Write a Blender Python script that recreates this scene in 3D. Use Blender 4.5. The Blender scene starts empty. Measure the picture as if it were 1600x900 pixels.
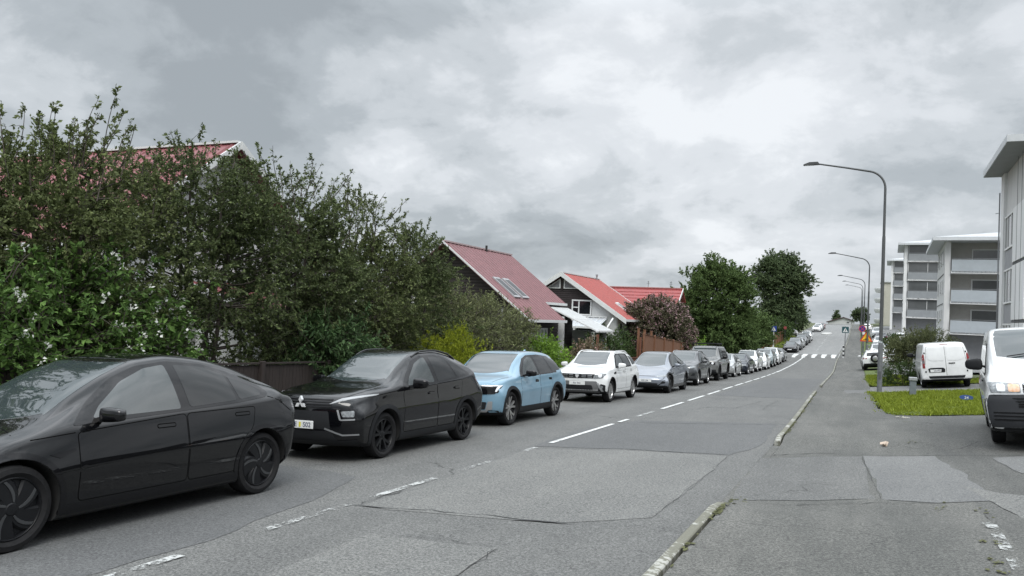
import bpy, bmesh, math, random
import numpy as np
from mathutils import Vector, Matrix
from mathutils.bvhtree import BVHTree
from mathutils.geometry import delaunay_2d_cdt, intersect_point_tri
R = math.radians
scene = bpy.context.scene
COL = scene.collection
rng = np.random.default_rng(7)
random.seed(7)

# ------------------------------------------------------------------ camera
EYE = np.array([0.0, 0.0, 1.7])
CM = np.array([[0.9112765282, 0.0279974439, -0.4108421014],
               [0.4093362943, 0.0472734719, 0.9111580637],
               [0.0449320293, -0.9984895402, 0.0316188354]])   # columns: right, down, forward
CM[:, 0] *= -1 if np.linalg.det(CM) < 0 else 1
cam_d = bpy.data.cameras.new('camera')
cam = bpy.data.objects.new('camera', cam_d); COL.objects.link(cam)
right = CM[:, 0]; up = -CM[:, 1]; back = -CM[:, 2]
mw = Matrix([[right[i], up[i], back[i], EYE[i]] for i in range(3)] + [[0, 0, 0, 1]])
cam.matrix_world = mw
cam_d.sensor_width = 36; cam_d.lens = 36 * 1200 / 1600.
cam_d.clip_end = 6000; cam_d.clip_start = 0.05
scene.camera = cam

def at(px, py, c):            # a point of the place seen at a pixel, at a given depth
    return EYE + CM @ np.array([(px - 800) / 1200., (py - 450) / 1200., 1.0]) * c
def aty(px, py, y):
    d = CM @ np.array([(px - 800) / 1200., (py - 450) / 1200., 1.0]); return EYE + d * (y / d[1])
def atx(px, py, x):
    d = CM @ np.array([(px - 800) / 1200., (py - 450) / 1200., 1.0]); return EYE + d * (x / d[0])

# ------------------------------------------------------------------ materials
MATS = {}
def mat(name, col=(.5, .5, .5), rough=.6, metal=0., noise=0., nscale=20., bump=0., bscale=80., coat=0., spec=.5, ior=1.5,
        trans=0., detail=4., col2=None, emit=0., streak=None):
    """procedural principled material; noise mixes col with col2 (or a darker col)"""
    if name in MATS: return MATS[name]
    m = bpy.data.materials.new(name); m.use_nodes = True
    nt = m.node_tree; b = nt.nodes['Principled BSDF']
    b.inputs['Base Color'].default_value = (*col, 1)
    b.inputs['Roughness'].default_value = rough
    b.inputs['Metallic'].default_value = metal
    b.inputs['Coat Weight'].default_value = coat
    b.inputs['Coat Roughness'].default_value = .03
    b.inputs['IOR'].default_value = ior
    b.inputs['Specular IOR Level'].default_value = spec
    if emit:
        b.inputs['Emission Color'].default_value = (*col, 1); b.inputs['Emission Strength'].default_value = emit
    tc = nt.nodes.new('ShaderNodeTexCoord')
    vec = tc.outputs['Object']
    if streak:
        mp = nt.nodes.new('ShaderNodeMapping'); mp.inputs['Scale'].default_value = streak
        nt.links.new(vec, mp.inputs['Vector']); vec = mp.outputs['Vector']
    if noise > 0:
        n = nt.nodes.new('ShaderNodeTexNoise'); n.inputs['Scale'].default_value = nscale; n.inputs['Detail'].default_value = detail
        n.inputs['Roughness'].default_value = .65
        nt.links.new(vec, n.inputs['Vector'])
        r = nt.nodes.new('ShaderNodeValToRGB')
        r.color_ramp.elements[0].position = .32; r.color_ramp.elements[1].position = .68
        nt.links.new(n.outputs['Fac'], r.inputs['Fac'])
        c2 = col2 if col2 else tuple(c * (1 - noise) for c in col)
        r.color_ramp.elements[0].color = (*c2, 1); r.color_ramp.elements[1].color = (*col, 1)
        nt.links.new(r.outputs['Color'], b.inputs['Base Color'])
    if bump > 0:
        n2 = nt.nodes.new('ShaderNodeTexNoise'); n2.inputs['Scale'].default_value = bscale; n2.inputs['Detail'].default_value = 5
        nt.links.new(vec, n2.inputs['Vector'])
        bp = nt.nodes.new('ShaderNodeBump'); bp.inputs['Strength'].default_value = bump; bp.inputs['Distance'].default_value = .01
        nt.links.new(n2.outputs['Fac'], bp.inputs['Height']); nt.links.new(bp.outputs['Normal'], b.inputs['Normal'])
    if trans: b.inputs['Transmission Weight'].default_value = trans
    MATS[name] = m
    return m

# ------------------------------------------------------------------ object helpers
def tag(o, label=None, cat=None, group=None, kind=None):
    if label: o['label'] = label
    if cat: o['category'] = cat
    if group: o['group'] = group
    if kind: o['kind'] = kind
    return o
def empty(name, loc=(0, 0, 0), rot=(0, 0, 0), label=None, cat=None, group=None):
    o = bpy.data.objects.new(name, None); COL.objects.link(o)
    o.location = loc; o.rotation_euler = rot; o.empty_display_size = .2
    return tag(o, label, cat, group)
def link(name, me, parent=None):
    o = bpy.data.objects.new(name, me); COL.objects.link(o)
    if parent is not None: o.parent = parent
    return o
def copy_tree(o, parent=None):
    c = o.copy(); COL.objects.link(c)
    if parent is not None: c.parent = parent
    for ch in list(o.children): copy_tree(ch, c)
    return c
def np_mesh(name, V, F, mats, midx=None, smooth=False):
    """V (n,3), F (m,k) constant k"""
    V = np.asarray(V, np.float32); F = np.asarray(F, np.int32)
    me = bpy.data.meshes.new(name); k = F.shape[1]
    me.vertices.add(len(V)); me.vertices.foreach_set('co', V.ravel())
    me.loops.add(F.size); me.loops.foreach_set('vertex_index', F.ravel())
    me.polygons.add(len(F)); me.polygons.foreach_set('loop_start', np.arange(0, F.size, k, dtype=np.int32))
    if midx is not None: me.polygons.foreach_set('material_index', np.asarray(midx, np.int32))
    me.polygons.foreach_set('use_smooth', np.full(len(F), smooth, bool))
    for m in (mats if isinstance(mats, (list, tuple)) else [mats]): me.materials.append(m)
    me.update(calc_edges=True); me.validate()
    return me

class MB:
    """collects shapes into ONE mesh"""
    def __init__(s): s.v = []; s.f = []; s.m = []; s.mi = 0
    def add(s, vs, fs):
        b = len(s.v); s.v += [tuple(map(float, v)) for v in vs]
        for f in fs: s.f.append([b + i for i in f]); s.m.append(s.mi)
        return s
    def box(s, c, d, rz=0., ry=0., rx=0., bev=0.):
        x, y, z = d[0] / 2, d[1] / 2, d[2] / 2
        M = Matrix.Rotation(rz, 3, 'Z') @ Matrix.Rotation(ry, 3, 'Y') @ Matrix.Rotation(rx, 3, 'X')
        if bev > 0:
            bev = min(bev, x * .9, y * .9, z * .9)
            pts = []; 
            for sx in (-1, 1):
                for sy in (-1, 1):
                    for sz in (-1, 1):
                        pts += [(sx * x, sy * (y - bev), sz * (z - bev)), (sx * (x - bev), sy * y, sz * (z - bev)), (sx * (x - bev), sy * (y - bev), sz * z)]
            bm = bmesh.new()
            for p in pts: bm.verts.new(M @ Vector(p) + Vector(c))
            bmesh.ops.convex_hull(bm, input=bm.verts)
            bm.verts.index_update()
            s.add([v.co[:] for v in bm.verts], [[v.index for v in f.verts] for f in bm.faces]); bm.free(); return s
        vs = [M @ Vector((a * x, b * y, e * z)) + Vector(c) for a in (-1, 1) for b in (-1, 1) for e in (-1, 1)]
        return s.add(vs, [(0, 1, 3, 2), (4, 6, 7, 5), (0, 4, 5, 1), (2, 3, 7, 6), (0, 2, 6, 4), (1, 5, 7, 3)])
    def prism(s, poly, a, b, ax='y'):
        """extrude a 2D polygon: ax y -> (x,z) polygon from y=a to y=b; x -> (y,z); z -> (x,y)"""
        n = len(poly)
        P = {'y': lambda p, t: (p[0], t, p[1]), 'x': lambda p, t: (t, p[0], p[1]), 'z': lambda p, t: (p[0], p[1], t)}[ax]
        vs = [P(p, a) for p in poly] + [P(p, b) for p in poly]
        return s.add(vs, [list(range(n)), list(range(2 * n - 1, n - 1, -1))] + [(i, i + n, (i + 1) % n + n, (i + 1) % n) for i in range(n)])
    def tube(s, pts, r, n=8, cap=True):
        pts = [Vector(p) for p in pts]; rs = r if isinstance(r, (list, tuple, np.ndarray)) else [r] * len(pts)
        vs = []; fs = []
        t0 = (pts[1] - pts[0]).normalized()
        u = t0.orthogonal().normalized()
        for i, p in enumerate(pts):
            t = (pts[min(i + 1, len(pts) - 1)] - pts[max(i - 1, 0)]).normalized()
            u = (u - t * u.dot(t)).normalized(); w = t.cross(u)
            for k in range(n):
                a = 2 * math.pi * k / n; vs.append(p + (u * math.cos(a) + w * math.sin(a)) * rs[i])
        for i in range(len(pts) - 1):
            for k in range(n):
                fs.append((i * n + k, i * n + (k + 1) % n, (i + 1) * n + (k + 1) % n, (i + 1) * n + k))
        if cap: fs += [list(range(n - 1, -1, -1)), list(range((len(pts) - 1) * n, len(pts) * n))]
        return s.add(vs, fs)
    def lathe(s, prof, n=24, c=(0, 0, 0), ax='z', closed=False):
        """prof: list of (radius, height)"""
        vs = []; fs = []; m = len(prof)
        for k in range(n):
            a = 2 * math.pi * k / n; ca, sa = math.cos(a), math.sin(a)
            for r, h in prof:
                p = {'z': (r * ca, r * sa, h), 'y': (r * ca, h, -r * sa), 'x': (h, r * ca, r * sa)}[ax]
                vs.append((p[0] + c[0], p[1] + c[1], p[2] + c[2]))
        for k in range(n):
            k2 = (k + 1) % n
            for i in range(m if closed else m - 1):
                j = (i + 1) % m; fs.append((k * m + i, k2 * m + i, k2 * m + j, k * m + j))
        return s.add(vs, fs)
    def quad(s, a, b, c, d): return s.add([a, b, c, d], [(0, 1, 2, 3)])
    def build(s, name, mats, parent=None, smooth=0., recalc=True):
        me = bpy.data.meshes.new(name); me.from_pydata(s.v, [], s.f)
        for m in (mats if isinstance(mats, (list, tuple)) else [mats]): me.materials.append(m)
        if len(set(s.m)) > 1: me.polygons.foreach_set('material_index', s.m)
        if recalc:
            bm = bmesh.new(); bm.from_mesh(me); bmesh.ops.recalc_face_normals(bm, faces=bm.faces); bm.to_mesh(me); bm.free()
        if smooth:
            me.polygons.foreach_set('use_smooth', [True] * len(me.polygons)); me.set_sharp_from_angle(angle=R(smooth))
        me.update()
        return link(name, me, parent)

def pchip(pts):
    xs = np.array([p[0] for p in pts], float); ys = np.array([p[1] for p in pts], float)
    h = np.diff(xs); d = np.diff(ys) / h; m = np.zeros(len(xs)); m[0] = d[0]; m[-1] = d[-1]
    for i in range(1, len(xs) - 1):
        if d[i - 1] * d[i] > 0:
            w1 = 2 * h[i] + h[i - 1]; w2 = h[i] + 2 * h[i - 1]; m[i] = (w1 + w2) / (w1 / d[i - 1] + w2 / d[i])
    def f(x):
        x = np.clip(np.asarray(x, float), xs[0], xs[-1]); i = np.clip(np.searchsorted(xs, x, 'right') - 1, 0, len(xs) - 2)
        t = (x - xs[i]) / h[i]; t2 = t * t; t3 = t2 * t
        return (2*t3-3*t2+1)*ys[i] + (t3-2*t2+t)*h[i]*m[i] + (-2*t3+3*t2)*ys[i+1] + (t3-t2)*h[i]*m[i+1]
    return f
def smooth01(a, b, x):
    t = np.clip((np.asarray(x, float) - a) / (b - a), 0, 1); return t * t * (3 - 2 * t)
# ------------------------------------------------------------------ world, sun
world = bpy.data.worlds.new('World'); scene.world = world; world.use_nodes = True
nt = world.node_tree; nt.nodes.clear()
N_ = nt.nodes.new; L_ = nt.links.new
out = N_('ShaderNodeOutputWorld'); bg = N_('ShaderNodeBackground'); L_(bg.outputs[0], out.inputs[0])
sky = N_('ShaderNodeTexSky'); sky.sky_type = 'NISHITA'; sky.sun_disc = False
SUN_EL, SUN_AZ = R(52), R(150)
sky.sun_elevation = SUN_EL; sky.sun_rotation = SUN_AZ; sky.air_density = 1.2; sky.dust_density = 2.5
tc = N_('ShaderNodeTexCoord')
sep = N_('ShaderNodeSeparateXYZ'); L_(tc.outputs['Generated'], sep.inputs[0])
def mth(op, a, b=None, clamp=False):
    n = N_('ShaderNodeMath'); n.operation = op; n.use_clamp = clamp
    for i, v in enumerate((a, b)):
        if v is None: continue
        if isinstance(v, (int, float)): n.inputs[i].default_value = v
        else: L_(v, n.inputs[i])
    return n.outputs[0]
# cloud layer: the view direction meets a flat deck of cloud high above
zc = mth('MAXIMUM', sep.outputs[2], 0.0)
den = mth('ADD', zc, 0.42)
cx = mth('DIVIDE', sep.outputs[0], den); cy = mth('DIVIDE', sep.outputs[1], den)
comb = N_('ShaderNodeCombineXYZ'); L_(cx, comb.inputs[0]); L_(cy, comb.inputs[1]); comb.inputs[2].default_value = 3.7
def noise(scale, detail, rough, dist, off):
    mp = N_('ShaderNodeMapping'); mp.inputs['Location'].default_value = off; L_(comb.outputs[0], mp.inputs[0])
    n = N_('ShaderNodeTexNoise'); n.inputs['Scale'].default_value = scale; n.inputs['Detail'].default_value = detail
    n.inputs['Roughness'].default_value = rough; n.inputs['Distortion'].default_value = dist; L_(mp.outputs[0], n.inputs['Vector'])
    return n.outputs['Fac']
big = noise(1.5, 2, .45, .1, (2.1, 1.4, 0)); med = noise(4.2, 8, .58, .25, (4.1, 2.2, 0)); fine = noise(11., 6, .6, .2, (0, 7, 0))
s = mth('ADD', mth('ADD', mth('MULTIPLY', big, .52), mth('MULTIPLY', med, .38)), mth('MULTIPLY', fine, .10))
ramp = N_('ShaderNodeValToRGB'); L_(s, ramp.inputs[0])
cr = ramp.color_ramp; cr.interpolation = 'EASE'
cr.elements[0].position = .385; cr.elements[0].color = (.222, .245, .265, 1)
cr.elements[1].position = .63; cr.elements[1].color = (.535, .555, .578, 1)
for p, c in ((.455, (.280, .306, .328, 1)), (.51, (.365, .39, .413, 1)), (.565, (.448, .470, .495, 1))):
    e = cr.elements.new(p); e.color = c
# overcast: brighter towards the zenith
lz = mth('MULTIPLY', mth('SUBTRACT', zc, .36), 1.9, True); lift = mth('ADD', 1.0, mth('MULTIPLY', lz, 3.2))
mulc = N_('ShaderNodeVectorMath'); mulc.operation = 'SCALE'; L_(ramp.outputs[0], mulc.inputs[0]); L_(lift, mulc.inputs['Scale'])
skys = N_('ShaderNodeVectorMath'); skys.operation = 'SCALE'; L_(sky.outputs[0], skys.inputs[0]); skys.inputs['Scale'].default_value = 1.0
cl = N_('ShaderNodeVectorMath'); cl.operation = 'SCALE'; L_(mulc.outputs[0], cl.inputs[0]); cl.inputs['Scale'].default_value = 1 / .08
mix = N_('ShaderNodeMix'); mix.data_type = 'RGBA'; mix.inputs['Factor'].default_value = .965
L_(skys.outputs[0], mix.inputs['A']); L_(cl.outputs[0], mix.inputs['B'])
L_(mix.outputs['Result'], bg.inputs['Color']); bg.inputs['Strength'].default_value = .08
sd = bpy.data.lights.new('sun', 'SUN'); sd.energy = 1.2; sd.angle = R(28); sd.color = (1, .97, .92)
so = bpy.data.objects.new('sun', sd); COL.objects.link(so)
# sun direction: Nishita rotation is measured from +Y towards +X
sv = Vector((math.sin(SUN_AZ) * math.cos(SUN_EL), math.cos(SUN_AZ) * math.cos(SUN_EL), math.sin(SUN_EL)))
so.rotation_euler = sv.to_track_quat('Z', 'Y').to_euler(); so.location = (0, 0, 50)
vs_ = scene.view_settings; vs_.view_transform = 'Standard'; vs_.look = 'None'; vs_.gamma = 1; vs_.exposure = .75; vs_.use_curve_mapping = False
scene.cycles.use_denoising = True; scene.cycles.max_bounces = 8; scene.cycles.transparent_max_bounces = 8
scene.cycles.sample_clamp_indirect = 6

# ------------------------------------------------------------------ terrain
prof = pchip([(-400, 6.0), (-120, 2.9), (-40, .824), (-10, .011), (0, -.26), (25, -.9375), (50, -1.615), (60, -1.87), (70, -2.07), (80, -2.15), (90, -2.1),
              (100, -1.93), (110, -1.72), (125, -1.22), (145, -.48), (165, .24), (183, .75), (220, 1.65), (260, 2.45), (300, 2.75), (400, 2.8), (900, 1.0), (3000, -6)])
CS = .0396
KR = pchip([(-60, -1.42), (0, -1.42), (9, -1.40), (16, -1.38), (34, -1.55), (60, -1.62), (92, -1.95), (106, -1.95), (115, -1.6), (170, -1.3), (260, -1.5), (400, -1.5)])
KL = -9.35
def road_z(x, y): return prof(y) + CS * (np.clip(x, -14, 8) + 4)
def kerb_h(y):                                   # dropped kerbs at the two drives
    y = np.asarray(y, float)
    return .105 - .088 * (smooth01(8.6, 9.3, y) * (1 - smooth01(15.3, 16.0, y))) - .088 * (smooth01(34.5, 35.5, y) * (1 - smooth01(39, 40, y)))
def ground_z(x, y):
    x = np.asarray(x, float); y = np.asarray(y, float)
    kr = KR(y); z = road_z(np.clip(x, KL, kr), y)
    rs = x > kr
    zr = z + kerb_h(y) + .030 * np.clip(x - kr, 0, 30) * 1.0 + .085 * np.clip(x - .3, 0, 6) + .02 * np.clip(x - 6.3, 0, 60) - .0396 * 0
    zl = z + .11 + .02 * np.clip(KL - x, 0, 40)
    return np.where(rs, zr, np.where(x < KL, zl, z))
def gz(x, y): return float(ground_z(x, y))

def sheet(name, xs_fn, ys, zoff, m, nx=8, parent=None, zf=None, uv=None):
    """a sheet draped on the terrain between xs_fn(y)=(x0,x1)"""
    V = []; F = []
    for y in ys:
        x0, x1 = xs_fn(y)
        for i in range(nx + 1):
            x = x0 + (x1 - x0) * i / nx; V.append((x, y, float((zf or ground_z)(x, y)) + zoff))
    for j in range(len(ys) - 1):
        for i in range(nx):
            a = j * (nx + 1) + i; F.append((a, a + 1, a + nx + 2, a + nx + 1))
    return link(name, np_mesh(name, V, F, m, smooth=True), parent)
def patch_poly(mb, poly, zoff, step=.5, zf=None):
    """a thin polygon draped on the terrain"""
    pts = []; n = len(poly)
    for i in range(n):
        a = np.array(poly[i], float); b = np.array(poly[(i + 1) % n], float); k = max(1, int(np.linalg.norm(b - a) / step))
        pts += [tuple(a + (b - a) * j / k) for j in range(k)]
    nb = len(pts); vs = [Vector(p) for p in pts]
    xs = [p[0] for p in pts]; ys = [p[1] for p in pts]
    for gx in np.arange(min(xs) + step / 2, max(xs), step):
        for gy in np.arange(min(ys) + step / 2, max(ys), step): vs.append(Vector((gx, gy)))
    r = delaunay_2d_cdt(vs, [], [list(range(nb))], 1, 1e-5)
    mb.add([(v.x, v.y, float((zf or ground_z)(v.x, v.y)) + zoff) for v in r[0]], [list(f) for f in r[2]])
    return mb

def asphalt(name, base, dark, light, seed=0., speck=.5, patchy=1., crack=0.):
    m = bpy.data.materials.new(name); m.use_nodes = True; t = m.node_tree; b = t.nodes['Principled BSDF']
    g = t.nodes.new('ShaderNodeNewGeometry'); mp = t.nodes.new('ShaderNodeMapping'); mp.inputs['Location'].default_value = (seed, seed * 1.7, 0)
    t.links.new(g.outputs['Position'], mp.inputs[0])
    def nz(sc, de, ro=.6, vec=None, dist=0.):
        n = t.nodes.new('ShaderNodeTexNoise'); n.inputs['Scale'].default_value = sc; n.inputs['Detail'].default_value = de
        n.inputs['Roughness'].default_value = ro; n.inputs['Distortion'].default_value = dist
        t.links.new(vec or mp.outputs[0], n.inputs['Vector']); return n.outputs['Fac']
    st = t.nodes.new('ShaderNodeMapping'); st.inputs['Scale'].default_value = (1.6, .16, 1); t.links.new(mp.outputs[0], st.inputs[0])
    def rmp(f, p0, p1, c0, c1):
        r = t.nodes.new('ShaderNodeValToRGB'); r.color_ramp.elements[0].position = p0; r.color_ramp.elements[1].position = p1
        r.color_ramp.elements[0].color = (*c0, 1); r.color_ramp.elements[1].color = (*c1, 1); t.links.new(f, r.inputs[0]); return r.outputs[0]
    def mx(a, bb, f, mode='MIX'):
        n = t.nodes.new('ShaderNodeMix'); n.data_type = 'RGBA'; n.blend_type = mode
        if isinstance(f, float): n.inputs['Factor'].default_value = f
        else: t.links.new(f, n.inputs['Factor'])
        t.links.new(a, n.inputs['A']); t.links.new(bb, n.inputs['B']); return n.outputs['Result']
    c = rmp(nz(.8, 7, .68, None, .3), .36, .62, dark, base)
    c = mx(c, rmp(nz(1., 4, .6, st.outputs[0]), .4, .68, tuple(v * .86 for v in base), light), min(1., .45 * patchy))
    c = mx(c, rmp(nz(42, 4, .8), .36, .66, (.40, .40, .41), (1.62, 1.62, 1.6)), min(1., speck * 1.5), 'MULTIPLY')
    c = mx(c, rmp(nz(130, 3, .75), .40, .64, (.5, .5, .5), (1.55, 1.55, 1.5)), speck * .9, 'MULTIPLY')
    if crack:
        v = t.nodes.new('ShaderNodeTexVoronoi'); v.feature = 'DISTANCE_TO_EDGE'; v.inputs['Scale'].default_value = .42
        wn = t.nodes.new('ShaderNodeTexNoise'); wn.inputs['Scale'].default_value = 2.2; wn.inputs['Detail'].default_value = 4; t.links.new(mp.outputs[0], wn.inputs['Vector'])
        va = t.nodes.new('ShaderNodeVectorMath'); va.operation = 'SCALE'; va.inputs['Scale'].default_value = .55; t.links.new(wn.outputs['Color'], va.inputs[0])
        vb = t.nodes.new('ShaderNodeVectorMath'); t.links.new(mp.outputs[0], vb.inputs[0]); t.links.new(va.outputs[0], vb.inputs[1])
        t.links.new(vb.outputs[0], v.inputs['Vector'])
        msk = mx(rmp(v.outputs['Distance'], .0, .008, (1, 1, 1), (0, 0, 0)), rmp(nz(.35, 2), .54, .62, (0, 0, 0), (.8, .8, .8)), 1.0, 'MULTIPLY')
        dk = t.nodes.new('ShaderNodeRGB'); dk.outputs[0].default_value = (.018, .018, .018, 1)
        c = mx(c, dk.outputs[0], msk)
    t.links.new(c, b.inputs['Base Color']); b.inputs['Roughness'].default_value = .82; b.inputs['Specular IOR Level'].default_value = .35
    bp = t.nodes.new('ShaderNodeBump'); bp.inputs['Strength'].default_value = .55; bp.inputs['Distance'].default_value = .006
    t.links.new(nz(140, 4, .7), bp.inputs['Height']); t.links.new(bp.outputs[0], b.inputs['Normal'])
    return m
A_ROAD = asphalt('asphalt_road', (.128, .129, .127), (.098, .099, .098), (.148, .148, .144), 0., .7, 1., 1.)
A_NEW = asphalt('asphalt_patch_dark', (.108, .110, .111), (.092, .094, .096), (.122, .123, .123), 11., .5, .7)
A_OLD = asphalt('asphalt_patch_pale', (.156, .157, .153), (.130, .131, .129), (.178, .177, .170), 23., .75, 1.)
A_WALK = asphalt('asphalt_walk', (.104, .105, .100), (.052, .054, .052), (.140, .138, .130), 37., .85, 1.6, 1.)
A_DRIVE = asphalt('asphalt_drive', (.088, .089, .086), (.046, .048, .047), (.120, .119, .113), 51., .8, 1.6, 1.)
A_PALE = asphalt('asphalt_drive_pale', (.150, .152, .152), (.122, .124, .125), (.172, .172, .168), 67., .55, 1.)
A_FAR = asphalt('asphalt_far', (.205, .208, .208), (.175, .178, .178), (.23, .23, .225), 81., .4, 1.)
A_TAR = asphalt('asphalt_tar', (.040, .040, .041), (.022, .022, .023), (.06, .06, .06), 5., .4, 1.)

def ygrid(a, b, fine=.5):
    ys = []; y = a
    while y < b: ys.append(y); y += fine if -5 < y < 30 else (1.5 if y < 120 else 5.)
    return ys + [b]
# the ground: one sheet to the horizon, a little under every other surface
gx = np.concatenate([-np.geomspace(900, 22, 14), np.arange(-20, 20.1, 1.), np.geomspace(22, 900, 14)])
gy = np.concatenate([-np.geomspace(300, 32, 8), np.arange(-30, 130, 2.), np.arange(130, 310, 6.), np.geomspace(320, 3000, 14)])
V = [(x, y, gz(x, y) - (.14 if KL - 1 < x < 14 else .045)) for y in gy for x in gx]
nx = len(gx); F = [(j * nx + i, j * nx + i + 1, (j + 1) * nx + i + 1, (j + 1) * nx + i) for j in range(len(gy) - 1) for i in range(nx - 1)]
M_SOIL = mat('soil_and_turf', (.075, .095, .030), .95, noise=.5, nscale=2.5, col2=(.045, .05, .022), bump=.4, bscale=30)
tag(link('ground', np_mesh('ground', V, F, M_SOIL, smooth=True)), kind='structure')
tag(sheet('road', lambda y: (KL, float(KR(y))), ygrid(-14, 300), 0., A_ROAD, 10, zf=road_z), kind='structure')
tag(sheet('pavement', lambda y: (float(KR(y)) + .145, .62 if y > 24.5 else 1.3), ygrid(-14, 300), 0., A_WALK, 6), kind='structure')
tag(sheet('pavement', lambda y: (KL - 1.35, KL - .145), ygrid(-14, 300), 0., A_WALK, 3), kind='structure')
tag(sheet('driveway', lambda y: (1.3, 13.), [y for y in np.arange(-14, 24.6, .7)] + [24.6], 0., A_DRIVE, 12), kind='structure')
tag(sheet("driveway", lambda y: (.62, 14.), list(np.arange(34.2, 40.1, .7)), .012, A_PALE, 12), kind="structure")
tag(sheet('parking_lot', lambda y: (2.3, 24.), list(np.arange(57, 215, 3.)), .01, A_PALE, 10), kind='structure')
def gp(px, py):
    """the ground point seen at a pixel"""
    d = CM @ np.array([(px - 800) / 1200., (py - 450) / 1200., 1.0])
    lo, hi = 2., 3.
    while True:
        p = EYE + d * hi
        if p[2] < gz(p[0], p[1]) or hi > 400: break
        lo = hi; hi *= 1.04
    for _ in range(30):
        c = (lo + hi) / 2; p = EYE + d * c
        if p[2] < gz(p[0], p[1]): hi = c
        else: lo = c
    return EYE + d * hi
def gpoly(pts): return [tuple(gp(*p)[:2]) for p in pts]
def jag(poly, amp=.03, step=.35):
    o = []; n = len(poly)
    for i in range(n):
        a = np.array(poly[i]); b = np.array(poly[(i + 1) % n]); k = max(1, int(np.linalg.norm(b - a) / step))
        for j in range(k): o.append(tuple(a + (b - a) * j / k + rng.normal(0, amp, 2)))
    return o
def patch(name, poly, zo, m, zf=None, step=.6, amp=.025):
    mb = MB(); patch_poly(mb, jag(poly, amp), zo, step, zf)
    return tag(mb.build(name, m, smooth=60), kind='structure')
E_ = gp(420, 899)
patch('road_patch', [tuple(E_[:2] + np.array([.1, -1.2]))] + gpoly([(420, 899), (574, 834), (784, 858), (716, 899)]) + [tuple(gp(716, 899)[:2] + np.array([-.1, -1.2]))], .006, A_OLD, road_z)
patch('road_patch', gpoly([(565, 791), (690, 750), (825, 702), (980, 704), (1137, 713), (1085, 759), (1019, 809), (880, 818), (720, 806)]), .004, A_OLD, road_z)
patch('road_patch', gpoly([(836, 698), (905, 671), (1000, 657), (1213, 662), (1190, 697), (1139, 711), (980, 702)]), .0045, A_NEW, road_z)
patch('road_patch', [(-9.2, 3.), (-9.2, 9.), (-6., 8.6), (-5.6, 7.4), (-5.2, 5.2), (-5.3, 2.)], .004, A_NEW, road_z)
patch('road_patch', [(-4.9, 30), (-1.75, 30), (-1.85, 52), (-4.9, 50)], .004, A_NEW, road_z, 1.2)
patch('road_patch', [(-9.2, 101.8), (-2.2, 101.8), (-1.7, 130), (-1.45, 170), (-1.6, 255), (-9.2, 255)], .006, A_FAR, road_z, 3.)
patch('driveway_patch', gpoly([(1346, 713), (1460, 713), (1500, 737), (1556, 783), (1470, 786), (1376, 781)]), .006, A_PALE)
patch('driveway_patch', gpoly([(1548, 716), (1600, 713), (1640, 740), (1600, 741)]), .006, A_PALE)
patch('driveway_patch', gpoly([(1500, 760), (1570, 772), (1640, 780), (1640, 830), (1590, 806)]), .007, A_OLD)
patch('driveway_patch', gpoly([(1188, 716), (1345, 713), (1374, 780), (1140, 783)]), .005, A_ROAD)
patch('pavement_patch', gpoly([(1318, 610), (1368, 607), (1372, 612), (1322, 615)]), .006, A_PALE)
def tarline(pts, w=.03,  amp=.025, zo=.009, zf=None, ground=True):
    P = [np.array(gp(*p)[:2]) if ground else np.array(p) for p in pts]; Q = []
    for a, b in zip(P, P[1:]):
        k = max(2, int(np.linalg.norm(b - a) / .12))
        for j in range(k): Q.append(a + (b - a) * j / k + rng.normal(0, amp, 2))
    Q.append(P[-1]); mb = MB(); vs = []
    for i, q in enumerate(Q):
        t = Q[min(i + 1, len(Q) - 1)] - Q[max(0, i - 1)]; t = t / (np.linalg.norm(t) + 1e-9); nrm = np.array([-t[1], t[0]])
        ww = w * .48 * rng.uniform(.25, 1.2) * (0.2 if i in (0, len(Q) - 1) else 1)
        for sgn in (-1, 1):
            p = q + nrm * sgn * ww / 2; vs.append((p[0], p[1], float((zf or ground_z)(p[0], p[1])) + zo))
    mb.add(vs, [(2 * i, 2 * i + 1, 2 * i + 3, 2 * i + 2) for i in range(len(Q) - 1)])
    return mb
def crack(pts, **k): tag(tarline(pts, **k).build('road_crack', A_TAR), kind='structure')
crack([(545, 789), (640, 797), (760, 806), (860, 816), (905, 820)], w=.045, zf=road_z)
crack([(800, 813), (845, 815), (885, 818)], w=.13, amp=.03, zf=road_z, zo=.011)
crack([(565, 790), (600, 776), (640, 766)], w=.03, zf=road_z)
crack([(574, 834), (680, 843), (784, 858)], w=.018, zf=road_z); crack([(784, 858), (716, 899)], w=.02, zf=road_z)
crack([(980, 703), (1060, 707), (1137, 713)], w=.035, zf=road_z); crack([(1137, 713), (1085, 759), (1019, 809)], w=.012, amp=.012, zf=road_z)
crack([(1205, 712), (1290, 708), (1345, 712), (1460, 712), (1600, 712)], w=.05)
crack([(1346, 713), (1376, 781)], w=.02, amp=.008); crack([(1135, 786), (1240, 790), (1376, 786), (1470, 788)], w=.03)
crack([(1142, 640), (1190, 627)], w=.03, zf=road_z); crack([(1190, 641), (1215, 626)], w=.03, zf=road_z)
crack([(500, 765), (560, 766)], w=.03, zf=road_z); crack([(1000, 661), (1215, 664)], w=.06, zf=road_z)

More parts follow.
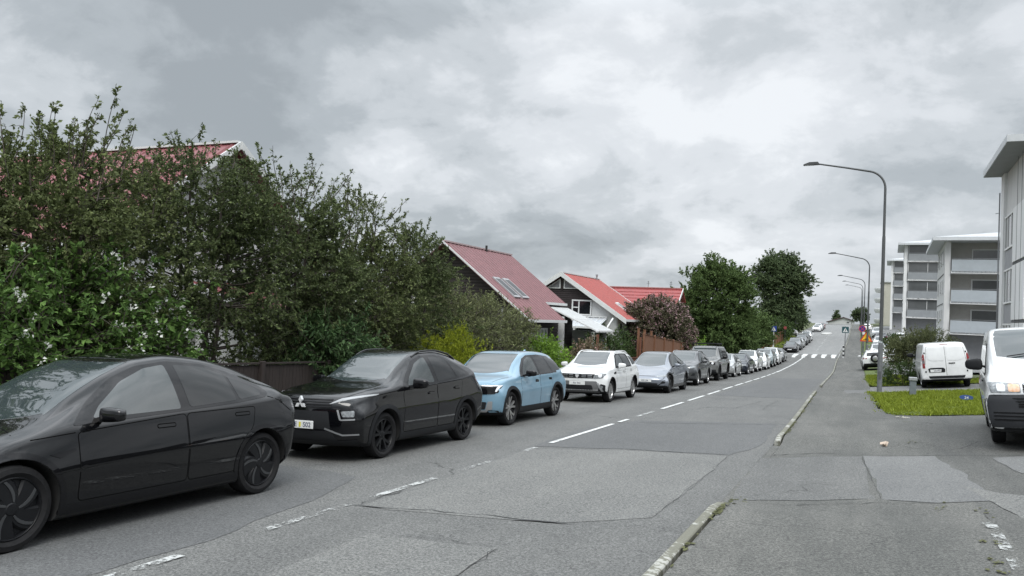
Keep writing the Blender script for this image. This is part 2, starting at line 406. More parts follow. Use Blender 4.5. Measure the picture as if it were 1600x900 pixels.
# kerbs: a run of stones with worn white paint on top
def worn(name, col, cut, scale, under, dens=.1):
    """paint that has worn through to what it was put on"""
    m = bpy.data.materials.new(name); m.use_nodes = True; t = m.node_tree; b = t.nodes['Principled BSDF']
    g = t.nodes.new('ShaderNodeNewGeometry')
    n = t.nodes.new('ShaderNodeTexNoise'); n.inputs['Scale'].default_value = scale; n.inputs['Detail'].default_value = 7; n.inputs['Roughness'].default_value = .7
    n2 = t.nodes.new('ShaderNodeTexNoise'); n2.inputs['Scale'].default_value = scale * .13; n2.inputs['Detail'].default_value = 2
    for k in (n, n2): t.links.new(g.outputs['Position'], k.inputs['Vector'])
    a = t.nodes.new('ShaderNodeMath'); a.operation = 'MULTIPLY'; a.inputs[1].default_value = .6; t.links.new(n.outputs['Fac'], a.inputs[0])
    c = t.nodes.new('ShaderNodeMath'); c.operation = 'MULTIPLY_ADD'; c.inputs[1].default_value = .4; t.links.new(n2.outputs['Fac'], c.inputs[0]); t.links.new(a.outputs[0], c.inputs[2])
    r = t.nodes.new('ShaderNodeValToRGB'); r.color_ramp.elements[0].position = cut; r.color_ramp.elements[1].position = cut + (.09 if under is None else .05); t.links.new(c.outputs[0], r.inputs[0])
    if under is None:
        tr = t.nodes.new('ShaderNodeBsdfTransparent'); mx = t.nodes.new('ShaderNodeMixShader'); o = t.nodes['Material Output']
        t.links.new(r.outputs[0], mx.inputs[0]); t.links.new(tr.outputs[0], mx.inputs[1]); t.links.new(b.outputs[0], mx.inputs[2]); t.links.new(mx.outputs[0], o.inputs[0])
        b.inputs['Base Color'].default_value = (*col, 1)
    else:
        mxx = t.nodes.new('ShaderNodeMix'); mxx.data_type = 'RGBA'; t.links.new(r.outputs[0], mxx.inputs['Factor'])
        n3 = t.nodes.new('ShaderNodeTexNoise'); n3.inputs['Scale'].default_value = 60; n3.inputs['Detail'].default_value = 4; t.links.new(g.outputs['Position'], n3.inputs['Vector'])
        r3 = t.nodes.new('ShaderNodeValToRGB'); r3.color_ramp.elements[0].color = (*[v * .5 for v in under], 1); r3.color_ramp.elements[1].color = (*[v * 1.3 for v in under], 1); t.links.new(n3.outputs['Fac'], r3.inputs[0])
        t.links.new(r3.outputs[0], mxx.inputs['A']); mxx.inputs['B'].default_value = (*col, 1); t.links.new(mxx.outputs['Result'], b.inputs['Base Color'])
    b.inputs['Roughness'].default_value = .75
    return m
W_FRESH = worn('road_paint', (.54, .55, .54), .37, 22, None)
W_WORN = worn('road_paint_worn', (.42, .43, .42), .465, 26, None)
W_VERY = worn('road_paint_very_worn', (.40, .41, .40), .50, 26, None)
W_KERB = worn('kerb_paint', (.34, .34, .31), .515, 14, (.15, .148, .115))
M_CONC = mat('concrete', (.30, .30, .29), .9, noise=.35, nscale=14, bump=.3, bscale=60)
M_MOSS = mat('moss', (.095, .10, .035), .95, noise=.5, nscale=30)
def kerb(y0, y1, fn, wid, top, m, side=1):
    ys = np.arange(y0, y1 + .01, .5 if y0 < 40 else 2.); V = []; F = []
    for y in ys:
        x = float(fn(y)); zr = float(road_z(x, y)); h = top(y)
        V += [(x, y, zr - .1), (x, y, zr + h - .02), (x + side * .02, y, zr + h), (x + side * (wid - .01), y, zr + h), (x + side * wid, y, zr + h - .01), (x + side * wid, y, zr - .1)]
    for j in range(len(ys) - 1):
        for i in range(5): a = j * 6 + i; F.append((a, a + 1, a + 7, a + 6))
    mb = MB(); mb.add(V, F)
    e = (len(ys) - 1) * 6
    mb.f += [[0, 1, 2, 3, 4, 5], [e + k for k in (5, 4, 3, 2, 1, 0)]]; mb.m += [0, 0]
    return tag(mb.build('kerb', m), kind='structure')
hR = lambda y: float(kerb_h(y)) + .012
for a, b in ((-14, 9.1), (15.55, 34.6), (40, 96), (106, 300)): kerb(a, b, KR, .105, hR, W_KERB)
kerb(9.1, 15.5, KR, .14, lambda y: .02, A_WALK); kerb(34.6, 40, KR, .14, lambda y: .02, A_WALK); kerb(96, 106, KR, .14, lambda y: .08, M_CONC)
kerb(-14, 300, lambda y: KL, .14, lambda y: .115, M_CONC, -1)
# moss and weeds in the joint behind the kerb
mb = MB()
def blob(cx, cy, rx, ry, zo=.012):
    n = 7; a0 = rng.random() * 6; P = [(cx + rx * math.cos(a0 + 2*math.pi*k/n) * rng.uniform(.5, 1.3), cy + ry * math.sin(a0 + 2*math.pi*k/n) * rng.uniform(.5, 1.3)) for k in range(n)]
    mb.add([(x, y, gz(x, y) + zo) for x, y in P], [list(range(n))])
for y0, y1 in ((3, 9.3), (15.4, 33)):
    for k in range(int((y1 - y0) * 46)):
        y = rng.uniform(y0, y1)
        if math.sin(y * 3.1) + math.sin(y * 1.37 + 2) + rng.normal(0, .5) < .0: continue
        blob(float(KR(y)) + .118 + abs(rng.normal(0, .030)), y, rng.uniform(.008, .024), rng.uniform(.02, .07))
for k in range(26): blob(*(np.array(gp(1138, 785)[:2]) + np.array([abs(rng.normal(0, .10)), rng.normal(0, .04)])), rng.uniform(.01, .03), rng.uniform(.01, .03))
for cx_, cy_ in [tuple(gp(px, py)[:2]) for px, py in ((1145, 784), (1152, 785), (1530, 800), (1470, 795), (1420, 660), (1425, 690), (1545, 850), (1550, 880), (1560, 890))]:
    for k in range(9):
        a, b = cx_ + rng.normal(0, .05), cy_ + rng.normal(0, .16); r_ = rng.uniform(.006, .022)
        blob(a, b, r_, r_ * 1.6)
tag(mb.build('moss', M_MOSS), kind='stuff')

def dash(y0, y1, x0, x1, m, w=.10, name='lane_marking'):
    mb = MB(); ys = np.arange(y0, y1 + .001, (y1 - y0) / max(2, int((y1 - y0) / .5))); V = []
    for y in ys:
        x = x0 + (x1 - x0) * (y - y0) / (y1 - y0); V += [(x - w / 2, y, float(road_z(x - w / 2, y)) + .013), (x + w / 2, y, float(road_z(x + w / 2, y)) + .013)]
    mb.add(V, [(2 * i, 2 * i + 1, 2 * i + 3, 2 * i + 2) for i in range(len(ys) - 1)])
    return tag(mb.build(name, m), kind='structure')
cx_line = pchip([(0, -5.02), (10, -5.03), (25, -5.1), (40, -5.28), (50, -5.36), (60, -5.5), (75, -5.7), (97, -5.7)])
for a, b, m in ((3.2, 4.75, W_WORN), (5.4, 7.05, W_VERY), (7.5, 8.95, W_WORN), (9.7, 10.7, W_VERY), (12.0, 12.5, W_WORN), (13.2, 17.2, W_FRESH), (17.7, 18.5, W_FRESH), (19.3, 21.2, W_WORN)):
    dash(a, b, float(cx_line(a)), float(cx_line(b)), m)
y = 22.2
while y < 96: dash(y, min(y + 3.1, 97), float(cx_line(y)), float(cx_line(y + 3.1)), W_FRESH, .115 if y < 60 else .16); y += 4.0 if y < 60 else 3.5
y = 112
while y < 158: dash(y, y + 6, -5.0, -4.9, W_WORN, .15); y += 9
V0 = gpoly([(1528, 815), (1545, 815), (1600, 885), (1582, 892)])
mb = MB(); patch_poly(mb, V0, .009, .3); tag(mb.build('bay_marking', W_VERY), kind='structure')
# zebra crossing on a raised table
mb = MB(); ZT = .10
def ztab(x, y): return float(road_z(x, y)) + ZT * float(smooth01(96.2, 97.6, y) * (1 - smooth01(102.4, 103.8, y)))
V = []; ys = [96.2, 96.6, 97, 97.3, 97.6, 99, 100, 101, 102.4, 102.8, 103.3, 103.8]; xs = np.linspace(KL, -1.95, 10)
for y in ys:
    for x in xs: V.append((x, y, ztab(x, y) + .008))
mb.add(V, [(j * 10 + i, j * 10 + i + 1, j * 10 + i + 11, j * 10 + i + 10) for j in range(11) for i in range(9)])
tag(mb.build('raised_crossing', A_ROAD, smooth=40), kind='structure')
for k in range(5):
    x = -7.05 + k * 1.08; mb = MB(); V = []
    for y in (97.7, 99, 100, 101, 102.3): V += [(x, y, ztab(x, y) + .014), (x + .56, y, ztab(x + .56, y) + .014)]
    mb.add(V, [(2 * i, 2 * i + 1, 2 * i + 3, 2 * i + 2) for i in range(4)]); tag(mb.build('crossing_stripe', W_FRESH), kind='structure')
for k in range(5):
    x = -7.05 + k * 1.08; mb = MB(); V = []
    for y in (96.35, 96.7, 97.0, 97.3, 97.55): V += [(x + .1, y, ztab(x, y) + .014), (x + .5, y, ztab(x + .5, y) + .014)]
    mb.add(V, [(2 * i, 2 * i + 1, 2 * i + 3, 2 * i + 2) for i in range(4)]); tag(mb.build('crossing_stripe', W_FRESH), kind='structure')
# traffic island up the hill
mb = MB(); pl = [(-5.5 + 1.0 * math.cos(a), 166 + 4.2 * math.sin(a)) for a in np.linspace(0, 2 * math.pi, 25)[:-1]]
zi = float(road_z(-5.2, 166)); mb.add([(x, y, float(road_z(x, y)) - .05) for x, y in pl] + [(x, y, float(road_z(x, y)) + .16) for x, y in pl], [list(range(24, 48))] + [(i, (i + 1) % 24, (i + 1) % 24 + 24, i + 24) for i in range(24)])
tag(mb.build('traffic_island', mat('island_white', (.5, .5, .48), .8, noise=.3, nscale=2)), kind='structure')
# ------------------------------------------------------------------ cars
def paint(name, col, metal=.0, rough=.32, coat=1., fl=0.):
    return mat(name, col, rough, metal, coat=coat, noise=.12, nscale=3., bump=.012, bscale=2.2, spec=(.04 if max(col) < .05 else .35))
P_BLACK = paint('paint_black', (.0028, .0030, .0038)); P_BLACK2 = paint('paint_black_pearl', (.0026, .0028, .0038), .0, .3)
P_BLUE = paint('paint_sky_blue', (.165, .29, .385), .1, .35); P_WHITE = paint('paint_white', (.74, .75, .75)); P_GREYL = paint('paint_steel_blue', (.205, .225, .262), .4, .3)
P_DGREY = paint('paint_dark_grey', (.065, .068, .072), .4, .32); P_KHAKI = paint('paint_stone_grey', (.135, .137, .135), .3, .35)
P_SILVER = paint('paint_silver', (.42, .43, .43), .6, .3); P_NAVY = paint('paint_navy', (.018, .022, .032), .2, .3); P_TEAL = paint('paint_pale_teal', (.27, .32, .33), .35, .3)
P_MGREY = paint('paint_mid_grey', (.16, .165, .17), .4, .3); P_RED = paint('paint_dark_red', (.16, .022, .02)); P_VANW = paint('paint_van_white', (.70, .71, .71), 0., .4, .7)
M_GLASS = mat('car_glass', (.018, .025, .025), .025, ior=1.8, spec=.5)
M_WGLASS = mat('windscreen_glass', (.030, .040, .042), .03, ior=1.8, spec=.5)
M_PRIV = mat('tinted_glass', (.004, .005, .0055), .03, ior=1.5, spec=.5)
M_PLAST = mat('black_plastic', (.016, .017, .019), .6, spec=.22, noise=.25, nscale=60, bump=.05, bscale=300)
M_GLOSSB = mat('gloss_black_trim', (.005, .005, .006), .3, coat=.7, spec=.02)
M_TYRE = mat('tyre_rubber', (.017, .017, .018), .85, spec=.2, noise=.35, nscale=24, bump=.15, bscale=120)
M_LINER = mat('wheel_arch_liner', (.010, .010, .010), .9, noise=.2, nscale=10)
M_RIMD = mat('rim_black', (.009, .0095, .011), .4, .0, spec=.25, noise=.2, nscale=9); M_RIMS = mat('rim_silver', (.46, .46, .46), .3, .8, noise=.15, nscale=9)
M_RIME = mat('rim_edge_grey', (.085, .088, .092), .35, .6, noise=.15, nscale=9)
M_DISC = mat('brake_disc', (.05, .05, .05), .5, .6, noise=.2, nscale=30)
M_BADGE = mat('badge_silver', (.66, .67, .68), .25, .2, noise=.05, nscale=9); M_CHROME = mat('chrome', (.72, .72, .72), .12, 1., noise=.05, nscale=4); M_SATIN = mat('satin_silver', (.42, .43, .44), .35, .7, noise=.1, nscale=8)
M_LAMP = mat('headlamp_lens', (.36, .38, .39), .06, .35, ior=1.6, coat=1., noise=.55, nscale=22, col2=(.07, .075, .08)); M_DRL = mat('drl_strip', (.78, .80, .82), .15, coat=1., noise=.1, nscale=6)
M_AMBER = mat('indicator_amber', (.62, .30, .12), .12, coat=1., noise=.3, nscale=20, col2=(.75, .55, .42)); M_TAIL = mat('tail_lamp_red', (.24, .012, .014), .1, coat=1., noise=.4, nscale=15)
M_TAILC = mat('tail_lamp_smoked', (.20, .19, .195), .08, coat=1., noise=.5, nscale=14, col2=(.06, .05, .05))
M_PLATE = mat('number_plate', (.66, .67, .66), .4, noise=.05, nscale=10); M_INK = mat('plate_ink', (.03, .04, .09), .5, noise=.1, nscale=20)
M_GAP = mat('panel_gap', (.003, .003, .003), .8, spec=.05, noise=.1, nscale=5); M_YEL = mat('plate_sticker_yellow', (.62, .55, .03), .5, noise=.1, nscale=30)
M_SHADE = mat('seat_fabric', (.03, .03, .032), .9, noise=.3, nscale=20)

def bspline(P, n):
    P = np.array(P, float)                                  # P controls, first and last on y=0: mirror for smoothness
    a = P[1].copy(); a[0] *= -1; b = P[-2].copy(); b[0] *= -1
    Q = np.vstack([a, P, b]); out = []
    for i in range(len(Q) - 3):
        for k in range(n):
            t = k / n
            out.append(((1-t)**3*Q[i] + (3*t**3-6*t**2+4)*Q[i+1] + (-3*t**3+3*t**2+3*t+1)*Q[i+2] + t**3*Q[i+3]) / 6)
    t = 1.; i = len(Q) - 4; out.append((Q[i+1] + 4*Q[i+2] + Q[i+3]) / 6)
    out = np.array(out); out[0, 0] = 0; out[-1, 0] = 0
    return out
def rounded(poly, r=.03, k=4):
    P = [np.array(p, float) for p in poly]; o = []; n = len(P)
    for i in range(n):
        a, b, c = P[i-1], P[i], P[(i+1) % n]; u = a - b; w = c - b; lu, lw = np.linalg.norm(u), np.linalg.norm(w)
        rr = min(r, lu * .45, lw * .45); p0 = b + u / lu * rr; p1 = b + w / lw * rr
        for j in range(k + 1): t = j / k; o.append(tuple((1-t)**2*p0 + 2*t*(1-t)*b + t*t*p1))
    return o
def inflate(poly, d):
    P = np.array(poly, float); A = .5 * np.sum(P[:, 0] * np.roll(P[:, 1], -1) - np.roll(P[:, 0], -1) * P[:, 1]); o = []; n = len(P)
    for i in range(n):
        a, b, c = P[i-1], P[i], P[(i+1) % n]; n1 = np.array([(b-a)[1], -(b-a)[0]]); n2 = np.array([(c-b)[1], -(c-b)[0]])
        n1 = n1 / (np.linalg.norm(n1) + 1e-9); n2 = n2 / (np.linalg.norm(n2) + 1e-9); m = n1 + n2; m = m / max(.5, np.dot(m, n1)) if np.linalg.norm(m) > 1e-6 else n1
        o.append(tuple(b + m * d * (1 if A > 0 else -1)))
    return o

class Car:
    def __init__(c, sp, paint_m):
        c.sp = sp; c.paint = paint_m
        c.L = sp['L']; c.W = sp['W'] / 2; c.x0 = sp['WB'] / 2 + sp['FO']
        c.root = empty(sp.get('name', 'parked_car'), (0, 0, 0), label='x', cat=sp.get('cat', 'car'))
        c.loft(); c.arches()
    def loft(c):
        sp = c.sp; L = c.L
        top = pchip(sp['top']); belt = pchip(sp['belt']); wb = pchip(sp['wb']); wt = pchip(sp['wt']); bot = pchip(sp['bot'])
        wm = pchip(sp.get('wm', [(0, 1), (L, 1)])); kup = sp.get('side', .60)
        rf = sp.get('rf', .06); rr = sp.get('rr', .06)
        e = np.array([0, .006, .018, .035, rf]); 
        ss = np.unique(np.concatenate([e, np.linspace(rf, L - rr, sp.get('ns', 110)), L - e / rf * rr, [k[0] for k in sp['top'] if rf < k[0] < L - rr]]).round(4))
        rings = []
        for s in ss:
            T, B, b = float(top(s)), float(belt(s)), float(bot(s)); Wm = c.W * float(wm(s)); Wb = c.W * float(wb(s)); Wt = float(wt(s)); 
            B = min(B, T - .004); h = T - B
            k = float(smooth01(.10, .30, h)); H = B - b; lp = lambda a, bb: a + (bb - a) * k
            P = [(0, b), (.5 * Wm, b), (Wm - .14, b), (Wm - .035, b + .015), (Wm - .016, b + .10 * H + .03), (Wm - .004, b + .34 * H), (Wm + .010, b + kup * H - .035), (Wm + .006, b + kup * H + .02), (Wm - .030, b + .82 * H),
                 (Wb + .010, B - .05), (Wb, B - .008), (Wb - lp(.02, .022), B + lp(.25 * h, .022)),
                 (lp(Wb - .05, Wb + (Wt - Wb) * .32), B + lp(.45 * h, .33 * h)), (lp(Wb - .10, Wb + (Wt - Wb) * .68), B + lp(.62 * h, .66 * h)),
                 (lp(Wb - .17, Wt), T - lp(.24 * h, .085)), (lp(Wb * .78, Wt - .035), T - lp(.12 * h, .028)), (lp(Wb * .62, Wt - .13), T - lp(.05 * h, .006)),
                 (.35 * Wb, T), (0, T)]
            r = bspline(P, sp.get('nseg', 4))
            for rad, d in ((rf, s), (rr, L - s)):
                if d < rad:
                    ins = rad * (1 - math.sqrt(max(0, 1 - (1 - d / rad) ** 2)))
                    zc = .5 * (T + b); r[:, 0] *= (1 - ins / c.W); r[:, 1] = zc + (r[:, 1] - zc) * (1 - ins / (.5 * (T - b)))
            rings.append((s, r))
        n = len(rings[0][1]); V = []
        def full(r): return np.vstack([r, np.column_stack([-r[-2:0:-1, 0], r[-2:0:-1, 1]])])
        pf, pr = sp.get('planF', .22), sp.get('planR', .14); lf, lr = sp.get('lenF', .95), sp.get('lenR', .8)
        nf = pchip(sp['nose']); nr = pchip(sp['tail'])
        def deform(s, y, z):
            ff = (1 - smooth01(0, lf, s)); fr = (1 - smooth01(0, lr, L - s)); q = np.clip(np.abs(y) / c.W, 0, 1)
            return s + ff * (pf * q ** 2.4 + nf(z)) - fr * (pr * q ** 2.6 + nr(z))
        allr = []
        s0, r0 = rings[0]; z0 = .5 * (r0[:, 1].max() + r0[:, 1].min())
        for kk in (.12, .4, .7, .9): q = full(r0) * 1.; q[:, 0] *= kk; q[:, 1] = z0 + (q[:, 1] - z0) * kk; allr.append((s0, q))
        for s, r in rings: allr.append((s, full(r)))
        s1, r1 = rings[-1]; z1 = .5 * (r1[:, 1].max() + r1[:, 1].min())
        for kk in (.9, .7, .4, .12): q = full(r1) * 1.; q[:, 0] *= kk; q[:, 1] = z1 + (q[:, 1] - z1) * kk; allr.append((s1, q))
        for s, q in allr:
            sd_ = deform(np.full(len(q), s), q[:, 0], q[:, 1]); V.append(np.column_stack([c.x0 - sd_, q[:, 0], q[:, 1]]))
        m = len(V[0]); V = np.vstack(V); F = []
        for j in range(len(allr) - 1):
            for i in range(m): F.append((j*m+i, j*m+(i+1) % m, (j+1)*m+(i+1) % m, (j+1)*m+i))
        F.append(list(range(m))[::-1]); F.append(list(range((len(allr)-1)*m, len(allr)*m)))
        me = bpy.data.meshes.new('body'); me.from_pydata(V.tolist(), [], F)
        bm = bmesh.new(); bm.from_mesh(me); bmesh.ops.recalc_face_normals(bm, faces=bm.faces); bm.to_mesh(me)
        bmesh.ops.triangulate(bm, faces=bm.faces); bm.verts.ensure_lookup_table(); bm.faces.ensure_lookup_table(); bm.normal_update()
        c.vn = [v.normal.copy() for v in bm.verts]; c.vc = [v.co.copy() for v in bm.verts]; c.tri = [[v.index for v in f.verts] for f in bm.faces]
        c.bvh = BVHTree.FromPolygons(c.vc, c.tri); bm.free()
        c.body_me = me
    def arches(c):
        sp = c.sp; me = c.body_me; me.materials.append(c.paint); me.materials.append(M_LINER)
        c.body = link('body', me, c.root); me.materials.append(M_PLAST)
        me.polygons.foreach_set('material_index', [2 if (p.normal.z < -.55 and p.center.z < .6) or (sp.get('cat') == 'van' and p.center.z < .31) else 0 for p in me.polygons])
        if sp.get('nocut'): 
            me.polygons.foreach_set('use_smooth', [True] * len(me.polygons)); me.set_sharp_from_angle(angle=R(40)); return
        mb = MB()
        for xa in (sp['WB'] / 2, -sp['WB'] / 2):
            for sg in (1, -1):
                ra = sp['R'] + sp.get('arch', .05); a0 = sg * (c.W - .36); a1 = sg * (c.W + .3); n = 40; zc = sp['R'] + .01
                ring = [(xa + ra * math.cos(2*math.pi*k/n), zc + ra * math.sin(2*math.pi*k/n)) for k in range(n)]
                mb.prism(ring, a0, a1, 'y')
        cut = mb.build('cutter', [c.paint, M_LINER, M_PLAST]); cut.data.polygons.foreach_set('material_index', [1] * len(cut.data.polygons))
        md = c.body.modifiers.new('b', 'BOOLEAN'); md.operation = 'DIFFERENCE'; md.object = cut; md.solver = 'EXACT'
        dg = bpy.context.evaluated_depsgraph_get(); dg.update()
        nm = bpy.data.meshes.new_from_object(c.body.evaluated_get(dg)); c.body.modifiers.clear()
        if len(nm.polygons) > 100: c.body.data = nm
        cm = cut.data; bpy.data.objects.remove(cut); bpy.data.meshes.remove(cm)
        nm = c.body.data; nm.polygons.foreach_set('use_smooth', [True] * len(nm.polygons)); nm.set_sharp_from_angle(angle=R(42))
    def hit(c, o, d):
        h = c.bvh.ray_cast(Vector(o), Vector(d))
        if h[0] is None:
            h = c.bvh.find_nearest(Vector(o) + Vector(d) * 3)
        p, nrm, idx, _ = h
        t = c.tri[idx]; a, b, e = (c.vc[i] for i in t)
        v0, v1, v2 = b - a, e - a, p - a; d00, d01, d11, d20, d21 = v0.dot(v0), v0.dot(v1), v1.dot(v1), v2.dot(v0), v2.dot(v1); dn = d00*d11 - d01*d01
        if abs(dn) < 1e-14: return p, nrm
        v = (d11*d20 - d01*d21) / dn; w = (d00*d21 - d01*d20) / dn
        nn = c.vn[t[0]] * (1-v-w) + c.vn[t[1]] * v + c.vn[t[2]] * w
        return p, nn.normalized()
    def ray(c, q, pr):
        a, b = q
        if pr == 'L': return c.hit((c.x0 - a, 4, b), (0, -1, 0))
        if pr == 'R': return c.hit((c.x0 - a, -4, b), (0, 1, 0))
        if pr == 'F': return c.hit((9, a, b), (-1, 0, 0))
        if pr == 'B': return c.hit((-9, a, b), (1, 0, 0))
        if pr == 'T': return c.hit((c.x0 - b, a, 5), (0, 0, -1))
    def patch(c, name, poly, pr, m, off=.003, step=.06, parent=None, skirt=.006, mb=None):
        pts = []; n = len(poly)
        for i in range(n):
            a = np.array(poly[i], float); b = np.array(poly[(i+1) % n], float); k = max(1, int(np.linalg.norm(b-a) / step + .5))
            pts += [tuple(a + (b-a) * j / k) for j in range(k)]
        nb = len(pts); xs = [p[0] for p in pts]; ys = [p[1] for p in pts]; vs = [Vector(p) for p in pts]
        for gx in np.arange(min(xs) + step / 2, max(xs), step):
            for gy in np.arange(min(ys) + step / 2, max(ys), step): vs.append(Vector((gx + .001, gy + .0007)))
        r = delaunay_2d_cdt(vs, [], [list(range(nb))], 1, 1e-5)
        V2, _, F2 = r[0], r[1], r[2]
        P = []; NN = []
        for q in V2:
            p, nn = c.ray(q, pr); P.append(p + nn * off); NN.append(nn)
        Fs = [list(f) for f in F2]; base = len(P); ed = {}
        for f in Fs:
            for i in range(len(f)):
                k = (f[i], f[(i+1) % len(f)]); ed[k] = 1
        bd = [k for k in ed if (k[1], k[0]) not in ed]; mp = {}
        for a, b in bd:
            for v in (a, b):
                if v not in mp: mp[v] = len(P); P.append(P[v] - NN[v] * (off + skirt)); NN.append(NN[v])
        # orient
        f0 = Fs[0]; nf_ = (P[f0[1]] - P[f0[0]]).cross(P[f0[2]] - P[f0[0]])
        if nf_.dot(NN[f0[0]]) < 0: Fs = [f[::-1] for f in Fs]; bd = [(b, a) for a, b in bd]
        ntop = len(Fs); Fs += [(b, a, mp[a], mp[b]) for a, b in bd]
        if mb is not None: mb.add(P, Fs); return None
        me = bpy.data.meshes.new(name); me.from_pydata([p[:] for p in P], [], Fs); me.materials.append(m)
        me.polygons.foreach_set('use_smooth', [i < ntop for i in range(len(Fs))]); me.update()
        me.normals_split_custom_set_from_vertices([v[:] for v in NN])
        return link(name, me, parent if parent is not None else c.root)
    def line(c, pts, pr, w=.007, off=.0012, step=.05, mb=None, closed=False):
        """a thin ribbon drawn on the body"""
        if closed: pts = list(pts) + [pts[0]]
        Q = []
        for a, b in zip(pts, pts[1:]):
            a, b = np.array(a, float), np.array(b, float); k = max(1, int(np.linalg.norm(b-a) / step)); Q += [a + (b-a) * j / k for j in range(k)]
        Q.append(np.array(pts[-1], float)); vs = []
        for i, q in enumerate(Q):
            t = Q[min(i+1, len(Q)-1)] - Q[max(i-1, 0)]; t = t / (np.linalg.norm(t) + 1e-9); nn = np.array([-t[1], t[0]])
            for sg in (-1, 1): p, no = c.ray(q + nn * sg * w / 2, pr); vs.append(p + no * off)
        mb.add(vs, [(2*i, 2*i+1, 2*i+3, 2*i+2) for i in range(len(Q)-1)])
    def gap(c, ln, pr, w=.009, closed=False):
        mb = MB(); c.line(ln, pr, w, .001, .06, mb, closed); return mb.build('panel_gap', M_GAP, c.root, recalc=False)
    def both(c, name, poly, m, off=.003, step=.06, parent=None, **k):
        """the same patch on both sides; returns (left, right)"""
        return [c.patch(name, poly, pr, m, off, step, parent, **k) for pr in 'LR']
    # ---- standard features
    def glasshouse(c):
        sp = c.sp; top = pchip(sp['top']); wt = pchip(sp['wt']); belt = pchip(sp['belt']); wb = pchip(sp['wb'])
        s0, s1 = sp['ws']; pil = sp.get('pillar', .05) + .05
        def half(s):
            k = float(smooth01(.10, .30, float(top(s) - belt(s)))); return (c.W * float(wb(s)) - .17) * (1-k) + float(wt(s)) * k
        bow = sp.get('bow', .16)
        fr = lambda t: s0 + (s1 - s0) * t
        le = [(half(fr(t)) - pil * (1 - .25 * t), fr(t) + (0 if t > .01 else bow * .95)) for t in np.linspace(0, 1, 7)]
        h0 = le[0][0]; base = [(h0 * u, s0 + bow * abs(u) ** 2.) for u in np.linspace(-.93, .93, 11)]
        h1 = le[-1][0]; topl = [(h1 * u, s1 + .05 * abs(u) ** 2) for u in np.linspace(.95, -.95, 9)]
        poly = base + [(a, b) for a, b in le[1:-1]] + topl + [(-a, b) for a, b in le[1:-1][::-1]]
        c.patch('windscreen', poly, 'T', sp.get('wsm', M_WGLASS), .003, .09)
        if 'rw' in sp:
            r0, r1, z0, z1, h_0, h_1, pj = sp['rw']
            if pj == 'B': c.patch('rear_window', rounded([(-h_0, z0), (h_0, z0), (h_1, z1), (-h_1, z1)], .08), 'B', M_PRIV, .003, .09)
            else: c.patch('rear_window', rounded([(-h_0, r0), (h_0, r0), (h_1, r1), (-h_1, r1)], .08), 'T', M_PRIV, .003, .09)
        if 'trim' in sp:
            c.both('window_trim', rounded(sp['trim'], sp.get('trim_r', .05)), sp.get('trim_m', M_GLOSSB), .0045, .045)
    def doors(c):
        sp = c.sp; mbg = MB(); wins = sp['win']
        for i, d in enumerate(sp.get('door', [])):
            dp = rounded(d, .05)
            for pr in 'LR': c.gap(dp, pr, .010, True)
            pair = c.both('door', inflate(dp, -.004), c.paint, .0016, .08, skirt=.0)
            c.dpair = pair
            for k, pr in enumerate('LR'):
                if 'handle' in sp:
                    hx, hz = sp['handle'][i]; sl = sp.get('handle_tilt', .06); hs = sp.get('handle_size', (.20, .028))
                    hp = rounded([(hx - hs[0]/2, hz - hs[1]/2 - sl*hs[0]*.5*-1), (hx + hs[0]/2, hz - hs[1]/2 + sl*hs[0]*.5), (hx + hs[0]/2, hz + hs[1]/2 + sl*hs[0]*.5), (hx - hs[0]/2, hz + hs[1]/2 - sl*hs[0]*.5*-1)], .012)
                    o = c.patch('handle', hp, pr, sp.get('handle_m', c.paint), sp.get('handle_off', .028), .03, pair[k], skirt=.03)
                    c.patch('handle_recess', inflate(hp, .010), pr, M_GAP, .0024, .04, pair[k], skirt=0)
                if i < len(wins):
                    c.patch('window', rounded(wins[i], .035), pr, (M_GLASS if i == 0 else sp.get('rear_glass', M_PRIV)), .0075, .05, pair[k])
        for w in wins[len(sp.get('door', [])):]: c.both('quarter_window', rounded(w, .03), sp.get('rear_glass', M_PRIV), .0075, .05)
        for ln in sp.get('gaps', []):
            for pr in 'LR': c.gap(ln, pr)
        for ln in sp.get('gapsT', []): c.gap(ln, 'T')
    def cladding(c, wd=.055, m=None, sill=True, off=.010):
        sp = c.sp; m = m or M_PLAST; ra = sp['R'] + sp.get('arch', .05)
        for xa in (sp['FO'], sp['FO'] + sp['WB']):
            a0, a1 = sp.get('arch_ang', (-18, 198)); A = np.radians(np.linspace(a0, a1, 26)); zc = sp['R'] + .01
            poly = [(xa + (ra - .004) * math.cos(a), zc + (ra - .004) * math.sin(a)) for a in A] + [(xa + (ra + wd) * math.cos(a), zc + (ra + wd) * math.sin(a)) for a in A[::-1]]
            c.both('arch_trim', poly, m, off, .07, skirt=.012)
        if sill:
            s0 = sp['FO'] + ra + .01; s1 = sp['FO'] + sp['WB'] - ra - .01; z0, z1 = sp.get('sill', (.24, .36))
            c.both('sill_trim', rounded([(s0, z0), (s1, z0), (s1, z1), (s0, z1)], .03), m, .008, .1, skirt=.012)
    def wheels(c, style, rim=.78):
        sp = c.sp; Rr = sp['R']; w = sp.get('tw', .235); ty, rm = wheel_meshes(sp, style, Rr, w, Rr * rim)
        for xa in (sp['WB'] / 2, -sp['WB'] / 2):
            for sg in (1, -1):
                a = link('wheel', ty, c.root); a.location = (xa, sg * (c.W - sp.get('wheel_in', .035) - w / 2), Rr)
                a.rotation_euler = (0, 0, 0 if sg > 0 else math.pi)
                b = link('rim', rm, a)
